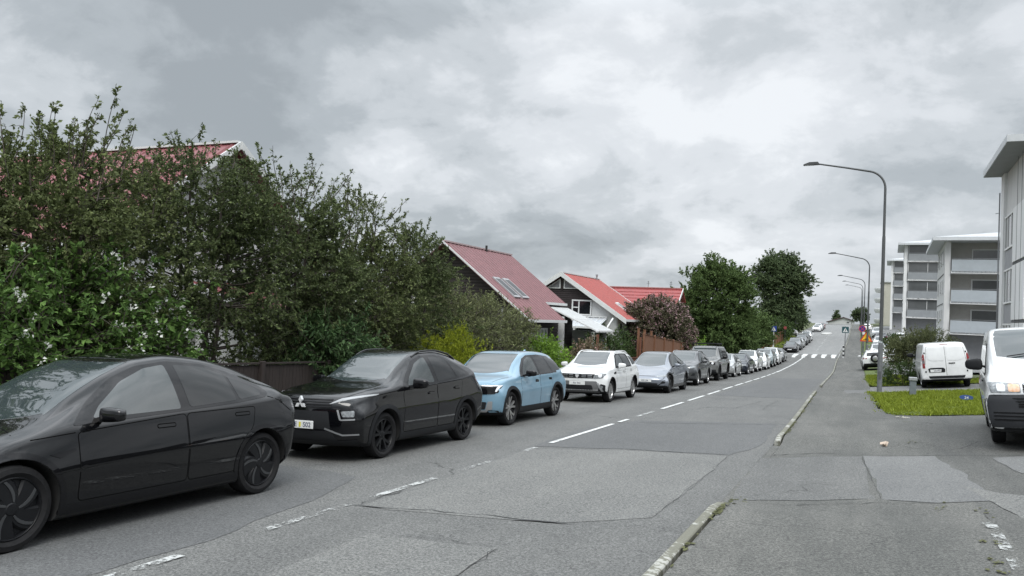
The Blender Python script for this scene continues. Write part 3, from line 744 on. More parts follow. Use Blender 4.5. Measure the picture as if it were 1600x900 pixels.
    def mirrors(c, m=None, m2=None):
        sp = c.sp; s, z = sp['mirror']; sz = [v * .9 for v in sp.get('mirror_size', (.13, .25, .16))]; p, nn = c.ray((s, z), 'L')
        for sg in (1, -1):
            mb = MB(); yy = sg * (p.y + .05 + sz[1] / 2); xx = p.x
            bm = bmesh.new(); bmesh.ops.create_cube(bm, size=1.)
            for v in bm.verts:
                outer = v.co.y * sg > 0; v.co = Vector((v.co.x * sz[0] * (.75 if outer else 1), v.co.y * sz[1], v.co.z * sz[2] * (.72 if outer else 1)))
                if outer: v.co.x -= .03
                if v.co.z > 0: v.co.x -= .02 * 0
            bmesh.ops.subdivide_edges(bm, edges=bm.edges, cuts=3, use_grid_fill=True)
            for _ in range(4): bmesh.ops.smooth_vert(bm, verts=bm.verts, factor=.5, use_axis_x=True, use_axis_y=True, use_axis_z=True)
            for v in bm.verts: v.co = Vector((v.co.x * 1.12, v.co.y * 1.12, v.co.z * 1.12)) + Vector((xx, yy, z + .09))
            bm.verts.index_update(); mb.add([v.co for v in bm.verts], [[v.index for v in f.verts] for f in bm.faces]); bm.free()
            o = mb.build('mirror', m or c.paint, c.root, smooth=50)
            k = MB(); k.prism([(p.y * sg - sg * .03, z + .0), (p.y * sg + sg * .09, z + .05), (p.y * sg + sg * .09, z + .085), (p.y * sg - sg * .03, z + .05)], xx - .035, xx + .035, 'x'); k.build('mirror_arm', m2 or M_PLAST, o)
    def rails(c, s0, s1, m, dy=-.03, h=.05):
        top = pchip(c.sp['top']); wt = pchip(c.sp['wt'])
        for sg in (1, -1):
            mb = MB(); ps = []
            for t in np.linspace(0, 1, 12):
                s = s0 + (s1 - s0) * t; e = min(t, 1 - t); ps.append((c.x0 - s, sg * (float(wt(s)) + dy), c.ray((sg * (float(wt(s)) + dy), s), 'T')[0].z + h * min(1, e * 7) - .004))
            mb.tube(ps, .017, 8); mb.build('roof_rail', m, c.root, smooth=50)
    def fin(c, s, m=None):
        z = c.ray((0, s), 'T')[0].z; mb = MB(); mb.prism([(c.x0 - s + .08, z - .01), (c.x0 - s - .07, z - .01), (c.x0 - s - .085, z + .055), (c.x0 - s - .05, z + .06)], -.018, .018, 'y'); mb.build('antenna', m or c.paint, c.root)
    def plate(c, pr, z, text='', y=0., w=.52, h=.115, special=False):
        p, nn = c.ray((y, z), pr); sg = 1 if pr == 'F' else -1
        xs = [c.ray((y + a, z + b), pr)[0].x for a in (-w/2, w/2) for b in (-h/2, h/2)] + [p.x]
        x = max(xs) + .006 if sg > 0 else min(xs) - .006
        mb = MB(); mb.box((x + sg * .004, y, z), (.014, w, h), bev=.004); pl = mb.build('number_plate', M_PLATE, c.root)
        if text:
            tx = text_mesh(text, h * .74, M_INK, fit=w * .90); o = link('lettering', tx, pl)
            o.location = (x + sg * .0125, y, z - h * .27); o.rotation_euler = (R(90), 0, R(90) if sg > 0 else R(-90))
        if special:
            mb = MB(); mb.box((x + sg * .0122, y + .022, z), (.002, 0.034, h * .62)); mb.build('sticker', M_YEL, pl)
        return x
TXT = {}
def text_mesh(t, size, m, fit=None):
    key = (t, round(size, 3), m.name, fit)
    if key in TXT: return TXT[key]
    cu = bpy.data.curves.new('text', 'FONT'); cu.body = t; cu.size = size; cu.align_x = 'CENTER'; cu.extrude = .0004; cu.offset = size * .012
    o = bpy.data.objects.new('text', cu); COL.objects.link(o); dg = bpy.context.evaluated_depsgraph_get(); dg.update()
    me = bpy.data.meshes.new_from_object(o.evaluated_get(dg)); bpy.data.objects.remove(o); bpy.data.curves.remove(cu)
    if fit and len(me.vertices):
        xs = [v.co.x for v in me.vertices]; k = fit / max(1e-6, max(xs) - min(xs))
        if k < 1:
            for v in me.vertices: v.co.x *= k
    me.materials.clear(); me.materials.append(m); TXT[key] = me; return me
WM = {}
def wheel_meshes(sp, style, Rr, w, rim):
    key = (style, round(Rr, 3), round(w, 3), round(rim, 3))
    if key in WM: return WM[key]
    mb = MB(); h = w / 2
    mb.lathe([(rim * .96, -h * .7), (rim + .015, -h * .86), (Rr - .06, -h), (Rr - .018, -h * .92), (Rr - .004, -h * .72), (Rr, -h * .3), (Rr, h * .3), (Rr - .004, h * .72), (Rr - .018, h * .92), (Rr - .06, h), (rim + .018, h * .9), (rim + .004, h * .8), (rim * .96, h * .7)], 44, ax='y', closed=True)
    o = mb.build('tyre', M_TYRE, None, smooth=40); ty = o.data; bpy.data.objects.remove(o)
    mb = MB(); fc = h * .78
    main, edge = {'aero': (0, 1), 'black5': (0, 0), 'two': (2, 0), 'silver5': (2, 2), 'silver10': (2, 2), 'steel': (2, 2), 'dark10': (0, 0), 'cap': (2, 2)}[style]
    # 0 dark, 1 grey edge, 2 silver, 3 disc
    mb.mi = 0 if main == 0 else (2 if style != 'two' else 0)
    mb.lathe([(rim * .99, fc), (rim * .955, fc + .006), (rim * .93, fc - .004), (rim * .90, fc - .05), (rim * .88, -h * .6), (rim * .99, -h * .7)], 40, ax='y')
    mb.mi = 3; mb.lathe([(.0, fc - .11), (rim * .72, fc - .11), (rim * .72, fc - .125)], 28, ax='y')
    mb.mi = 0; mb.lathe([(.0, -h * .35), (rim * .9, -h * .35)], 24, ax='y')
    def spoke(a0, r0, r1, w0, w1, sw, y0, y1, th, mi, bulge=0.):
        mb.mi = mi; n = 7; vs = []; 
        for i in range(n):
            t = i / (n - 1); r = r0 + (r1 - r0) * t; a = a0 + sw * t; ww = (w0 + (w1 - w0) * t + bulge * math.sin(math.pi * t)) / 2; y = y0 + (y1 - y0) * t
            er = np.array([math.cos(a), math.sin(a)]); et = np.array([-er[1], er[0]])
            for sgn, yy in ((-1, y - th), (-.8, y), (.8, y), (1, y - th)): q = er * r + et * ww * sgn; vs.append((q[0], yy, q[1]))
        fs = []
        for i in range(n - 1):
            for k in range(3): a = i * 4 + k; fs.append((a, a + 1, a + 5, a + 4))
        mb.add(vs, fs + [(0, 1, 2, 3), ((n-1)*4+3, (n-1)*4+2, (n-1)*4+1, (n-1)*4)])
    if style == 'aero':
        mb.mi = 0; mb.lathe([(0, fc - .012), (rim * .3, fc - .014), (rim * .93, fc - .03)], 40, ax='y')
        for k in range(5):
            a = 2 * math.pi * k / 5 + .25
            spoke(a, rim * .14, rim * .93, .10, rim * .86, -.42, fc + .008, fc - .004, .02, 0, .03)
            spoke(a + .30, rim * .22, rim * .91, .018, .030, -.52, fc + .012, fc + .004, .02, 1, .012)
        mb.mi = 0; mb.lathe([(0, fc + .016), (.045, fc + .014), (.06, fc + .002)], 20, ax='y')
    else:
        n = {'black5': 5, 'two': 5, 'silver5': 5, 'silver10': 10, 'steel': 8, 'dark10': 10, 'cap': 7}[style]
        for k in range(n):
            a = 2 * math.pi * k / n + .3
            if style in ('black5', 'silver5', 'two'):
                for dv in (-.16, .16):
                    spoke(a + dv * .5, rim * .16, rim * .955, .045, .05, dv * 1.1, fc - .03, fc - .002, .04, main)
                if style == 'two': spoke(a + math.pi / 5, rim * .2, rim * .93, .03, .08, 0, fc - .05, fc - .03, .04, 0)
            else: spoke(a, rim * .16, rim * .955, .05, .045 if n == 10 else .08, 0, fc - .028, fc - .002, .04, main)
        mb.mi = main; mb.lathe([(0, fc - .016), (.035, fc - .016), (.075, fc - .03), (.085, fc - .06)], 20, ax='y')
        mb.mi = 1
        for k in range(5): a = 2*math.pi*k/5; mb.lathe([(0, fc - .02), (.009, fc - .02), (.009, fc - .04)], 6, (.055 * math.cos(a), 0, .055 * math.sin(a)), 'y')
    o = mb.build('rim', [M_RIMD, M_RIME, M_RIMS, M_DISC], None, smooth=35); rm = o.data; bpy.data.objects.remove(o)
    WM[key] = (ty, rm); return WM[key]
CAR_GROUP = 'cars parked along the left kerb'
def place(c, x, y, label, rz=-90., group=CAR_GROUP, roll=True):
    """stand a car on the sloping road: forward axis along rz"""
    root = c if isinstance(c, bpy.types.Object) else c.root
    a = R(rz); f = Vector((math.cos(a), math.sin(a), 0)); l = Vector((-math.sin(a), math.cos(a), 0))
    e = 1.3; z = gz(x, y); zf = gz(x + f.x * e, y + f.y * e); zb = gz(x - f.x * e, y - f.y * e); zl = gz(x + l.x * .75, y + l.y * .75); zr = gz(x - l.x * .75, y - l.y * .75)
    fx = Vector((f.x * 2 * e, f.y * 2 * e, zf - zb)).normalized(); ly = Vector((l.x * 1.5, l.y * 1.5, zl - zr)).normalized(); uz = fx.cross(ly).normalized(); ly = uz.cross(fx)
    M = Matrix(((fx.x, ly.x, uz.x), (fx.y, ly.y, uz.y), (fx.z, ly.z, uz.z)))
    root.location = (x, y, (zf + zb + zl + zr) / 4); root.rotation_euler = M.to_euler()
    root['label'] = label
    if group: root['group'] = group
    return root
def emblem(c, name, polys, pr, m, thick=.010):
    """raised badge: polygons in (y,z), stood flat just in front of the body"""
    mb = MB(); q = polys[0][0]
    xs = []
    for P in polys:
        for p in P: xs.append(c.ray(p, pr)[0].x)
    x = max(xs) + .002 if pr == 'F' else min(xs) - .002; d = thick if pr == 'F' else -thick
    for P in polys: mb.prism(P, x - d * .9, x + d, 'x')
    return mb.build(name, m, c.root)
M_DRLG = mat('drl_grey', (.30, .31, .32), .2, coat=.8, noise=.2, nscale=9)
SP_FAST = dict(L=4.69, W=1.92, WB=2.89, FO=.88, R=.356, arch=.045, name='parked_car', ns=130, nseg=5,
    top=[(0, .60), (.12, .72), (.5, .85), (1.05, .985), (1.25, 1.065), (1.6, 1.27), (2.0, 1.47), (2.35, 1.575), (2.7, 1.608), (3.1, 1.58), (3.6, 1.475), (4.1, 1.305), (4.5, 1.165), (4.60, 1.14), (4.69, 1.09)],
    belt=[(0, .55), (.3, .71), (.6, .80), (1.0, .89), (1.4, .955), (2.5, 1.02), (3.5, 1.055), (4.2, 1.085), (4.6, 1.075), (4.75, 1.03)],
    wb=[(0, .80), (.4, .88), (1.1, .925), (2, .932), (3.3, .935), (4.1, .92), (4.5, .89), (4.75, .84)],
    wt=[(0, .45), (1.0, .66), (1.5, .655), (2.2, .595), (3.0, .58), (3.8, .57), (4.4, .58), (4.75, .57)], bot=[(0, .24), (.4, .18), (1, .175), (3.8, .175), (4.5, .26), (4.75, .36)],
    nose=[(.2, .12), (.35, .02), (.5, 0), (.62, .04), (.8, .2)], tail=[(.3, .16), (.5, .03), (.75, 0), (.95, .0), (1.12, .04)], planF=.34, planR=.38, lenF=1.0, lenR=.75, side=.58,
    ws=(1.13, 2.16), pillar=.05, bow=.22, rw=(3.35, 4.38, 0, 0, .50, .50, 'T'), rear_glass=M_PRIV,
    trim=[(1.40, .985), (1.62, 1.17), (1.95, 1.385), (2.25, 1.495), (2.62, 1.54), (3.1, 1.505), (3.5, 1.405), (3.88, 1.245), (3.97, 1.165), (3.9, 1.115), (3.45, 1.075), (2.6, 1.035)], trim_r=.05,
    win=[[(1.62, 1.035), (1.72, 1.14), (2.02, 1.345), (2.33, 1.47), (2.585, 1.505), (2.615, 1.06)], [(2.735, 1.068), (2.70, 1.502), (3.08, 1.472), (3.37, 1.382), (3.41, 1.10)], [(3.46, 1.105), (3.42, 1.365), (3.78, 1.215), (3.84, 1.16), (3.80, 1.135)]],
    door=[[(1.44, .33), (2.66, .33), (2.655, 1.01), (1.44, .93)], [(2.675, .33), (3.33, .33), (3.40, .62), (3.60, .80), (3.66, 1.02), (2.67, 1.01)]],
    handle=[(2.40, .905), (3.45, .945)], handle_off=.004, handle_size=(.21, .026), handle_tilt=.05,
    mirror=(1.66, .985), mirror_size=(.13, .25, .155), gaps=[[(1.02, .90), (1.42, .93)]], gapsT=[[(-.72, .95), (-.5, 1.02), (0, 1.07), (.5, 1.02), (.72, .95)]],
    sill=(.235, .315), tw=.245)
def detail_fast(c, front=False, wheel='aero'):
    c.glasshouse(); c.doors(); c.cladding(.045, M_GLOSSB); c.wheels(wheel, .74); c.mirrors(c.paint, M_GLOSSB)
    c.patch('glass_roof', rounded([(-.50, 2.30), (.50, 2.30), (.47, 3.22), (-.47, 3.22)], .08), 'T', M_PRIV, .003, .09)
    for k, pr in enumerate('LR'):
        c.patch('side_camera', rounded([(1.16, .765), (1.40, .80), (1.41, .78), (1.26, .725)], .01), pr, M_GLOSSB, .006, .03)
        c.patch('tail_lamp', rounded([(4.30, 1.005), (4.70, .985), (4.72, .90), (4.62, .885)], .02), pr, M_TAILC, .003, .05)
        c.patch('charge_flap', rounded([(4.30, .98), (4.42, .975), (4.45, .91), (4.36, .905)], .015), pr, M_TAILC, .0025, .05)
    c.patch('light_bar', rounded([(-.78, .94), (.78, .94), (.78, .985), (-.78, .985)], .015), 'B', M_TAIL, .004, .1)
    c.patch('rear_valance', rounded([(-.85, .30), (.85, .30), (.88, .46), (-.88, .46)], .04), 'B', M_PLAST, .004, .1)
    for pr in 'LR': c.gap([(4.50, .40), (4.38, .62), (4.30, .90), (4.10, 1.06), (3.92, 1.12)], pr)
    if front:
        c.patch('lower_grille', rounded([(-.62, .29), (.62, .29), (.70, .36), (.55, .40), (-.55, .40), (-.70, .36)], .02), 'F', M_PLAST, .004, .08)
        for sg in (1, -1): c.patch('headlamp', rounded([(sg*.50, .675), (sg*.86, .70), (sg*.86, .655), (sg*.55, .635)], .012), 'F', M_LAMP, .004, .05)
        c.patch('light_bar', rounded([(-.50, .655), (.50, .655), (.50, .672), (-.50, .672)], .006), 'F', M_GLOSSB, .004, .08)
        for sg in (1, -1): c.patch('air_curtain', rounded([(sg*.66, .36), (sg*.86, .40), (sg*.86, .52), (sg*.78, .50)], .02), 'F', M_PLAST, .003, .05)
        c.plate('F', .50, 'OE L24', .12)
    return c
SP_CROSS = dict(L=4.545, W=1.805, WB=2.67, FO=.97, R=.352, arch=.055, ns=120, nseg=5,
    top=[(0, .93), (.08, .985), (.5, 1.05), (1.15, 1.125), (1.35, 1.19), (1.75, 1.41), (2.1, 1.575), (2.45, 1.645), (2.9, 1.66), (3.4, 1.61), (3.85, 1.51), (4.08, 1.44), (4.25, 1.33), (4.45, 1.17), (4.545, 1.10)],
    belt=[(0, .86), (.3, .94), (1.2, 1.035), (2.5, 1.085), (3.5, 1.145), (4.1, 1.20), (4.4, 1.13), (4.545, 1.02)],
    wb=[(0, .86), (.4, .92), (1.1, .95), (2, .955), (3.3, .95), (4.1, .93), (4.545, .86)], wt=[(0, .5), (1.1, .66), (1.5, .645), (2.1, .60), (3.0, .585), (3.8, .56), (4.2, .57), (4.545, .57)],
    bot=[(0, .27), (.4, .21), (1, .21), (3.6, .21), (4.3, .3), (4.545, .42)], nose=[(.2, .14), (.4, .03), (.6, 0), (.8, .02), (1.0, .09)], tail=[(.3, .14), (.55, 0), (.9, .0), (1.1, .05)],
    planF=.30, planR=.24, lenF=.85, lenR=.7, side=.66, ws=(1.22, 2.14), pillar=.05, bow=.2, rw=(0, 0, 1.16, 1.42, .55, .52, 'B'),
    trim=[(1.46, 1.045), (1.72, 1.24), (2.06, 1.475), (2.35, 1.555), (2.8, 1.575), (3.2, 1.535), (3.52, 1.42), (3.86, 1.235), (3.83, 1.20), (3.3, 1.145), (2.5, 1.085)], trim_r=.03,
    win=[[(1.66, 1.085), (1.80, 1.22), (2.10, 1.43), (2.36, 1.52), (2.46, 1.525), (2.51, 1.115)], [(2.63, 1.125), (2.60, 1.53), (2.84, 1.535), (3.14, 1.49), (3.29, 1.172)], [(3.36, 1.178), (3.22, 1.465), (3.49, 1.375), (3.74, 1.228)]],
    door=[[(1.46, .36), (2.54, .36), (2.56, 1.075), (1.48, 1.01)], [(2.56, .36), (3.15, .36), (3.22, .62), (3.42, .84), (3.52, 1.13), (2.575, 1.08)]],
    handle=[(2.36, .93), (3.28, .985)], handle_size=(.20, .032), mirror=(1.72, 1.03), mirror_size=(.15, .26, .19), sill=(.235, .35), gaps=[[(.55, .955), (1.42, 1.03)]],
    gapsT=[[(-.78, 1.12), (-.70, .6), (-.6, .14)], [(.78, 1.12), (.70, .6), (.6, .14)]], tw=.225)
def detail_cross(c):
    c.glasshouse(); c.doors(); c.cladding(.06, M_PLAST); c.wheels('black5', .72); c.mirrors(M_GLOSSB); c.rails(2.15, 3.75, M_GLOSSB, -.03, .04); c.fin(3.55, c.paint)
    g = c.patch('grille', rounded([(-.50, .80), (.50, .80), (.56, .93), (-.56, .93)], .02), 'F', M_GLOSSB, .004, .07)
    for k in range(4):
        mb = MB(); z = .815 + .033 * k; c.patch('grille_slat', [(-.49, z), (.49, z), (.49, z + .014), (-.49, z + .014)], 'F', M_PLAST, .014, .08, g)
    c.patch('lower_grille', rounded([(-.50, .50), (.50, .50), (.46, .76), (-.46, .76)], .03), 'F', M_PLAST, .005, .07)
    c.patch('bumper_grille', rounded([(-.60, .30), (.60, .30), (.50, .47), (-.50, .47)], .03), 'F', M_PLAST, .005, .07)
    c.patch('skid_plate', rounded([(-.80, .25), (.80, .25), (.84, .35), (.62, .33), (-.62, .33), (-.84, .35)], .02), 'F', M_PLAST, .012, .07)
    for sg in (1, -1):
        c.patch('headlamp', rounded([(sg*.46, .865), (sg*.60, .945), (sg*.85, .995), (sg*.85, .972), (sg*.60, .902), (sg*.47, .858)], .008), 'F', M_DRLG, .006, .04)
        fl = c.patch('fog_lamp', rounded([(sg*.55, .78), (sg*.83, .80), (sg*.84, .56), (sg*.70, .55), (sg*.60, .66)], .02), 'F', M_GLOSSB, .006, .05)
        c.patch('lamp_lens', rounded([(sg*.63, .76), (sg*.80, .77), (sg*.81, .68), (sg*.66, .68)], .02), 'F', M_LAMP, .012, .04, fl)
        c.patch('lamp_bezel', rounded([(sg*.64, .645), (sg*.82, .655), (sg*.82, .635), (sg*.64, .625)], .004), 'F', M_SATIN, .012, .04, fl)
        c.patch('lamp_bezel', rounded([(sg*.575, .78), (sg*.60, .78), (sg*.645, .64), (sg*.625, .63)], .004), 'F', M_SATIN, .012, .04, fl)
        c.patch('bumper_trim', [(sg*.42, .52), (sg*.66, .425), (sg*.86, .435), (sg*.86, .418), (sg*.655, .405), (sg*.41, .50)], 'F', M_SATIN, .012, .05)
        c.patch('tail_lamp', rounded([(4.0, 1.13), (4.42, 1.06), (4.44, .98), (4.30, .98)], .02), 'L' if sg > 0 else 'R', M_TAIL, .004, .05)
    d = .054; cz = .862; tri = []
    def rh(cy, cz_, ang):
        a = R(ang); e = np.array([math.cos(a), math.sin(a)]); n_ = np.array([-e[1], e[0]]); o = np.array([cy, cz_])
        return [tuple(o), tuple(o + e * d * 1.0 + n_ * d * .56), tuple(o + e * d * 2.0), tuple(o + e * d * 1.0 - n_ * d * .56)]
    emblem(c, 'badge', [rh(0, cz + .0, 90), rh(0, cz, 210), rh(0, cz, 330)], 'F', M_BADGE, .022)
    pl_y = 0.0
    x = c.plate('F', .555, '', 0., .52, .115, special=True)
    pl = [o for o in c.root.children if o.name.startswith('number_plate')][0]
    for t, yy in (('S02', .15), ('E', -.055)):
        o = link('lettering', text_mesh(t, .098, M_INK, .175 if len(t) > 1 else None), pl); o.location = (x + .0125, yy, .521); o.rotation_euler = (R(90), 0, R(90))
    return c
SP_BLUE = dict(L=4.468, W=1.871, WB=2.767, FO=.86, R=.372, arch=.05, ns=110,
    top=[(0, .93), (.07, .985), (.5, 1.04), (1.08, 1.095), (1.25, 1.16), (1.6, 1.39), (1.95, 1.555), (2.3, 1.615), (2.8, 1.63), (3.4, 1.61), (3.9, 1.55), (4.08, 1.49), (4.22, 1.36), (4.38, 1.19), (4.468, 1.10)],
    belt=[(0, .88), (.3, .95), (1.2, 1.03), (2.5, 1.07), (3.6, 1.10), (4.2, 1.12), (4.468, 1.03)],
    wb=[(0, .86), (.4, .92), (1.1, .95), (2, .955), (3.3, .95), (4.1, .93), (4.468, .87)], wt=[(0, .5), (1.1, .68), (1.5, .665), (2.1, .63), (3.0, .62), (3.9, .60), (4.468, .60)],
    bot=[(0, .28), (.4, .22), (1, .22), (3.6, .22), (4.3, .3), (4.468, .42)], nose=[(.2, .12), (.4, .02), (.6, 0), (.85, .015), (1.0, .07)], tail=[(.3, .12), (.55, 0), (.9, .0), (1.1, .03)],
    planF=.30, planR=.18, lenF=.85, lenR=.7, side=.64, ws=(1.14, 1.98), pillar=.055, bow=.2, rw=(0, 0, 1.16, 1.45, .60, .56, 'B'),
    trim=[(1.36, 1.045), (1.62, 1.26), (1.92, 1.455), (2.2, 1.53), (2.9, 1.545), (3.6, 1.50), (3.74, 1.42), (3.70, 1.10), (2.5, 1.07)], trim_r=.03,
    win=[[(1.56, 1.085), (1.72, 1.235), (1.98, 1.42), (2.22, 1.49), (2.40, 1.50), (2.46, 1.10)], [(2.56, 1.105), (2.52, 1.505), (2.9, 1.51), (3.14, 1.49), (3.30, 1.125)], [(3.42, 1.13), (3.26, 1.485), (3.80, 1.43), (4.02, 1.30), (4.0, 1.16)]],
    door=[[(1.36, .38), (2.48, .38), (2.50, 1.065), (1.38, 1.02)], [(2.51, .38), (3.05, .38), (3.12, .62), (3.30, .80), (3.42, 1.09), (2.53, 1.07)]],
    handle=[(2.32, .93), (3.2, .95)], handle_size=(.19, .045), handle_off=.006, handle_m=M_GLOSSB, mirror=(1.60, 1.04), mirror_size=(.14, .25, .17), sill=(.24, .39), tw=.235,
    gapsT=[[(-.80, 1.05), (-.74, .6), (-.66, .14)], [(.80, 1.05), (.74, .6), (.66, .14)]])
def detail_blue(c):
    c.glasshouse(); c.doors(); c.cladding(.065, M_PLAST); c.wheels('two', .76); c.mirrors(M_GLOSSB); c.fin(3.6, c.paint)
    b = c.patch('grille_band', rounded([(-.86, .735), (.86, .735), (.86, .90), (-.86, .90)], .03), 'F', M_GLOSSB, .006, .07)
    c.patch('grille_panel', rounded([(-.44, .60), (.44, .60), (.50, .85), (-.50, .85)], .03), 'F', c.paint, .013, .07, b)
    c.patch('light_bar', rounded([(-.5, .872), (.5, .872), (.5, .888), (-.5, .888)], .006), 'F', M_DRL, .012, .07, b)
    for sg in (1, -1):
        h = c.patch('headlamp', rounded([(sg*.52, .70), (sg*.80, .72), (sg*.86, .885), (sg*.52, .885)], .02), 'F', M_GLOSSB, .014, .05)
        c.patch('running_light', rounded([(sg*.52, .873), (sg*.815, .873), (sg*.79, .76), (sg*.825, .76), (sg*.855, .89), (sg*.52, .89)], .006), 'F', M_DRL, .022, .035, h)
        c.patch('bumper_corner', rounded([(sg*.60, .36), (sg*.74, .38), (sg*.75, .56), (sg*.66, .55)], .02), 'F', M_SATIN, .012, .05)
        c.patch('tail_lamp', rounded([(4.05, 1.08), (4.42, 1.06), (4.42, .95), (4.2, .95)], .02), 'L' if sg > 0 else 'R', M_GLOSSB, .004, .05)
    c.patch('lower_grille', rounded([(-.60, .38), (.60, .38), (.64, .54), (-.64, .54)], .03), 'F', M_PLAST, .006, .07)
    c.patch('bumper_base', rounded([(-.84, .25), (.84, .25), (.86, .36), (-.86, .36)], .03), 'F', M_PLAST, .005, .07)
    c.patch('skid_plate', rounded([(-.62, .325), (.62, .325), (.66, .365), (-.66, .365)], .015), 'F', M_SATIN, .014, .07)
    mb = MB(); mb.prism(rounded([(c.x0 - 1.35, 1.085), (c.x0 - 1.62, 1.085), (c.x0 - 1.62, 1.13), (c.x0 - 1.35, 1.10)], .01), -.10, .10, 'y')
    return c
SP_WHITE = dict(L=4.341, W=1.804, WB=2.673, FO=.84, R=.355, arch=.055, ns=110,
    top=[(0, .95), (.07, 1.01), (.5, 1.08), (1.05, 1.14), (1.2, 1.20), (1.55, 1.44), (1.85, 1.575), (2.2, 1.62), (2.9, 1.635), (3.5, 1.615), (3.9, 1.57), (4.06, 1.48), (4.18, 1.33), (4.28, 1.18), (4.341, 1.10)],
    belt=[(0, .90), (.3, .97), (1.2, 1.06), (2.5, 1.09), (3.6, 1.13), (4.1, 1.15), (4.341, 1.05)],
    wb=[(0, .88), (.4, .93), (1.1, .945), (2, .95), (3.3, .95), (4.1, .93), (4.341, .88)], wt=[(0, .5), (1.05, .66), (1.5, .64), (2.0, .60), (3.0, .59), (3.9, .58), (4.341, .58)],
    bot=[(0, .32), (.4, .25), (1, .24), (3.5, .24), (4.2, .32), (4.341, .42)], nose=[(.25, .14), (.45, .02), (.6, 0), (.85, .01), (1.0, .06)], tail=[(.3, .12), (.55, 0), (.9, .0), (1.1, .03)],
    planF=.26, planR=.16, lenF=.8, lenR=.7, side=.66, ws=(1.09, 1.87), pillar=.055, bow=.17, rw=(0, 0, 1.17, 1.46, .60, .54, 'B'),
    trim=[(1.40, 1.075), (1.62, 1.28), (1.86, 1.46), (2.1, 1.53), (2.85, 1.545), (3.35, 1.53), (3.30, 1.12), (2.5, 1.085)], trim_r=.02, trim_m=M_PLAST,
    win=[[(1.56, 1.115), (1.72, 1.27), (1.92, 1.43), (2.1, 1.495), (2.36, 1.505), (2.42, 1.12)], [(2.51, 1.125), (2.46, 1.51), (2.84, 1.51), (3.10, 1.50), (3.22, 1.145)], [(3.46, 1.16), (3.42, 1.46), (3.70, 1.44), (3.90, 1.30), (3.86, 1.19)]],
    door=[[(1.36, .40), (2.44, .40), (2.46, 1.08), (1.38, 1.045)], [(2.47, .40), (3.0, .40), (3.06, .62), (3.26, .82), (3.36, 1.11), (2.48, 1.085)]],
    handle=[(2.28, .96), (3.16, .99)], mirror=(1.56, 1.07), mirror_size=(.14, .25, .18), sill=(.25, .33), tw=.22)
def detail_white(c):
    c.glasshouse(); c.doors(); c.cladding(.035, c.paint, False); c.wheels('silver10', .70); c.mirrors(c.paint); c.rails(1.75, 3.7, M_SATIN if False else P_WHITE, .0, .085); c.fin(3.4, M_PLAST)
    g = c.patch('grille', rounded([(-.52, .765), (.52, .765), (.56, .90), (-.56, .90)], .03), 'F', M_PLAST, .006, .07)
    for y in (-.40, -.21, .21, .40):
        for z in (.80, .855): c.patch('grille_bar', rounded([(y - .07, z), (y + .07, z), (y + .07, z + .018), (y - .07, z + .018)], .004), 'F', M_SATIN, .014, .05, g)
    for sg in (1, -1):
        h = c.patch('headlamp', rounded([(sg*.50, .75), (sg*.78, .775), (sg*.85, .90), (sg*.74, .935), (sg*.54, .90)], .05), 'F', M_LAMP, .008, .05)
        c.patch('lamp_lens', [(sg*(.70 + .055 * math.cos(a)), .85 + .055 * math.sin(a)) for a in np.linspace(0, 2*math.pi, 13)[:-1]], 'F', M_DRL, .016, .04, h)
        c.patch('fog_lamp', [(sg*(.74 + .045 * math.cos(a)), .50 + .045 * math.sin(a)) for a in np.linspace(0, 2*math.pi, 13)[:-1]], 'F', M_LAMP, .020, .04)
        c.patch('bumper_corner', rounded([(sg*.62, .36), (sg*.84, .38), (sg*.86, .56), (sg*.72, .60)], .03), 'F', M_PLAST, .008, .05)
        c.patch('bumper_trim', rounded([(sg*.60, .63), (sg*.66, .63), (sg*.80, .37), (sg*.73, .36)], .02), 'F', M_SATIN, .016, .05)
        c.patch('side_vent', rounded([(1.10, .93), (1.34, .97), (1.34, .90), (1.14, .88)], .015), 'L' if sg > 0 else 'R', M_PLAST, .006, .05)
        c.patch('tail_lamp', rounded([(4.02, 1.10), (4.28, 1.08), (4.28, .92), (4.12, .92)], .02), 'L' if sg > 0 else 'R', M_TAIL, .004, .05)
    c.patch('bumper_skirt', rounded([(-.70, .33), (.70, .33), (.62, .68), (-.62, .68)], .06), 'F', mat('grey_bumper', (.13, .132, .135), .5, noise=.1, nscale=10), .005, .08)
    c.patch('lower_grille', rounded([(-.50, .42), (.50, .42), (.46, .56), (-.46, .56)], .04), 'F', M_PLAST, .011, .07)
    emblem(c, 'badge', [[(-.055, .885), (.055, .885), (.055, .835), (0, .765), (-.055, .835)]], 'F', M_BADGE, .02)
    c.plate('F', .615, 'FA T41', 0.)
    return c
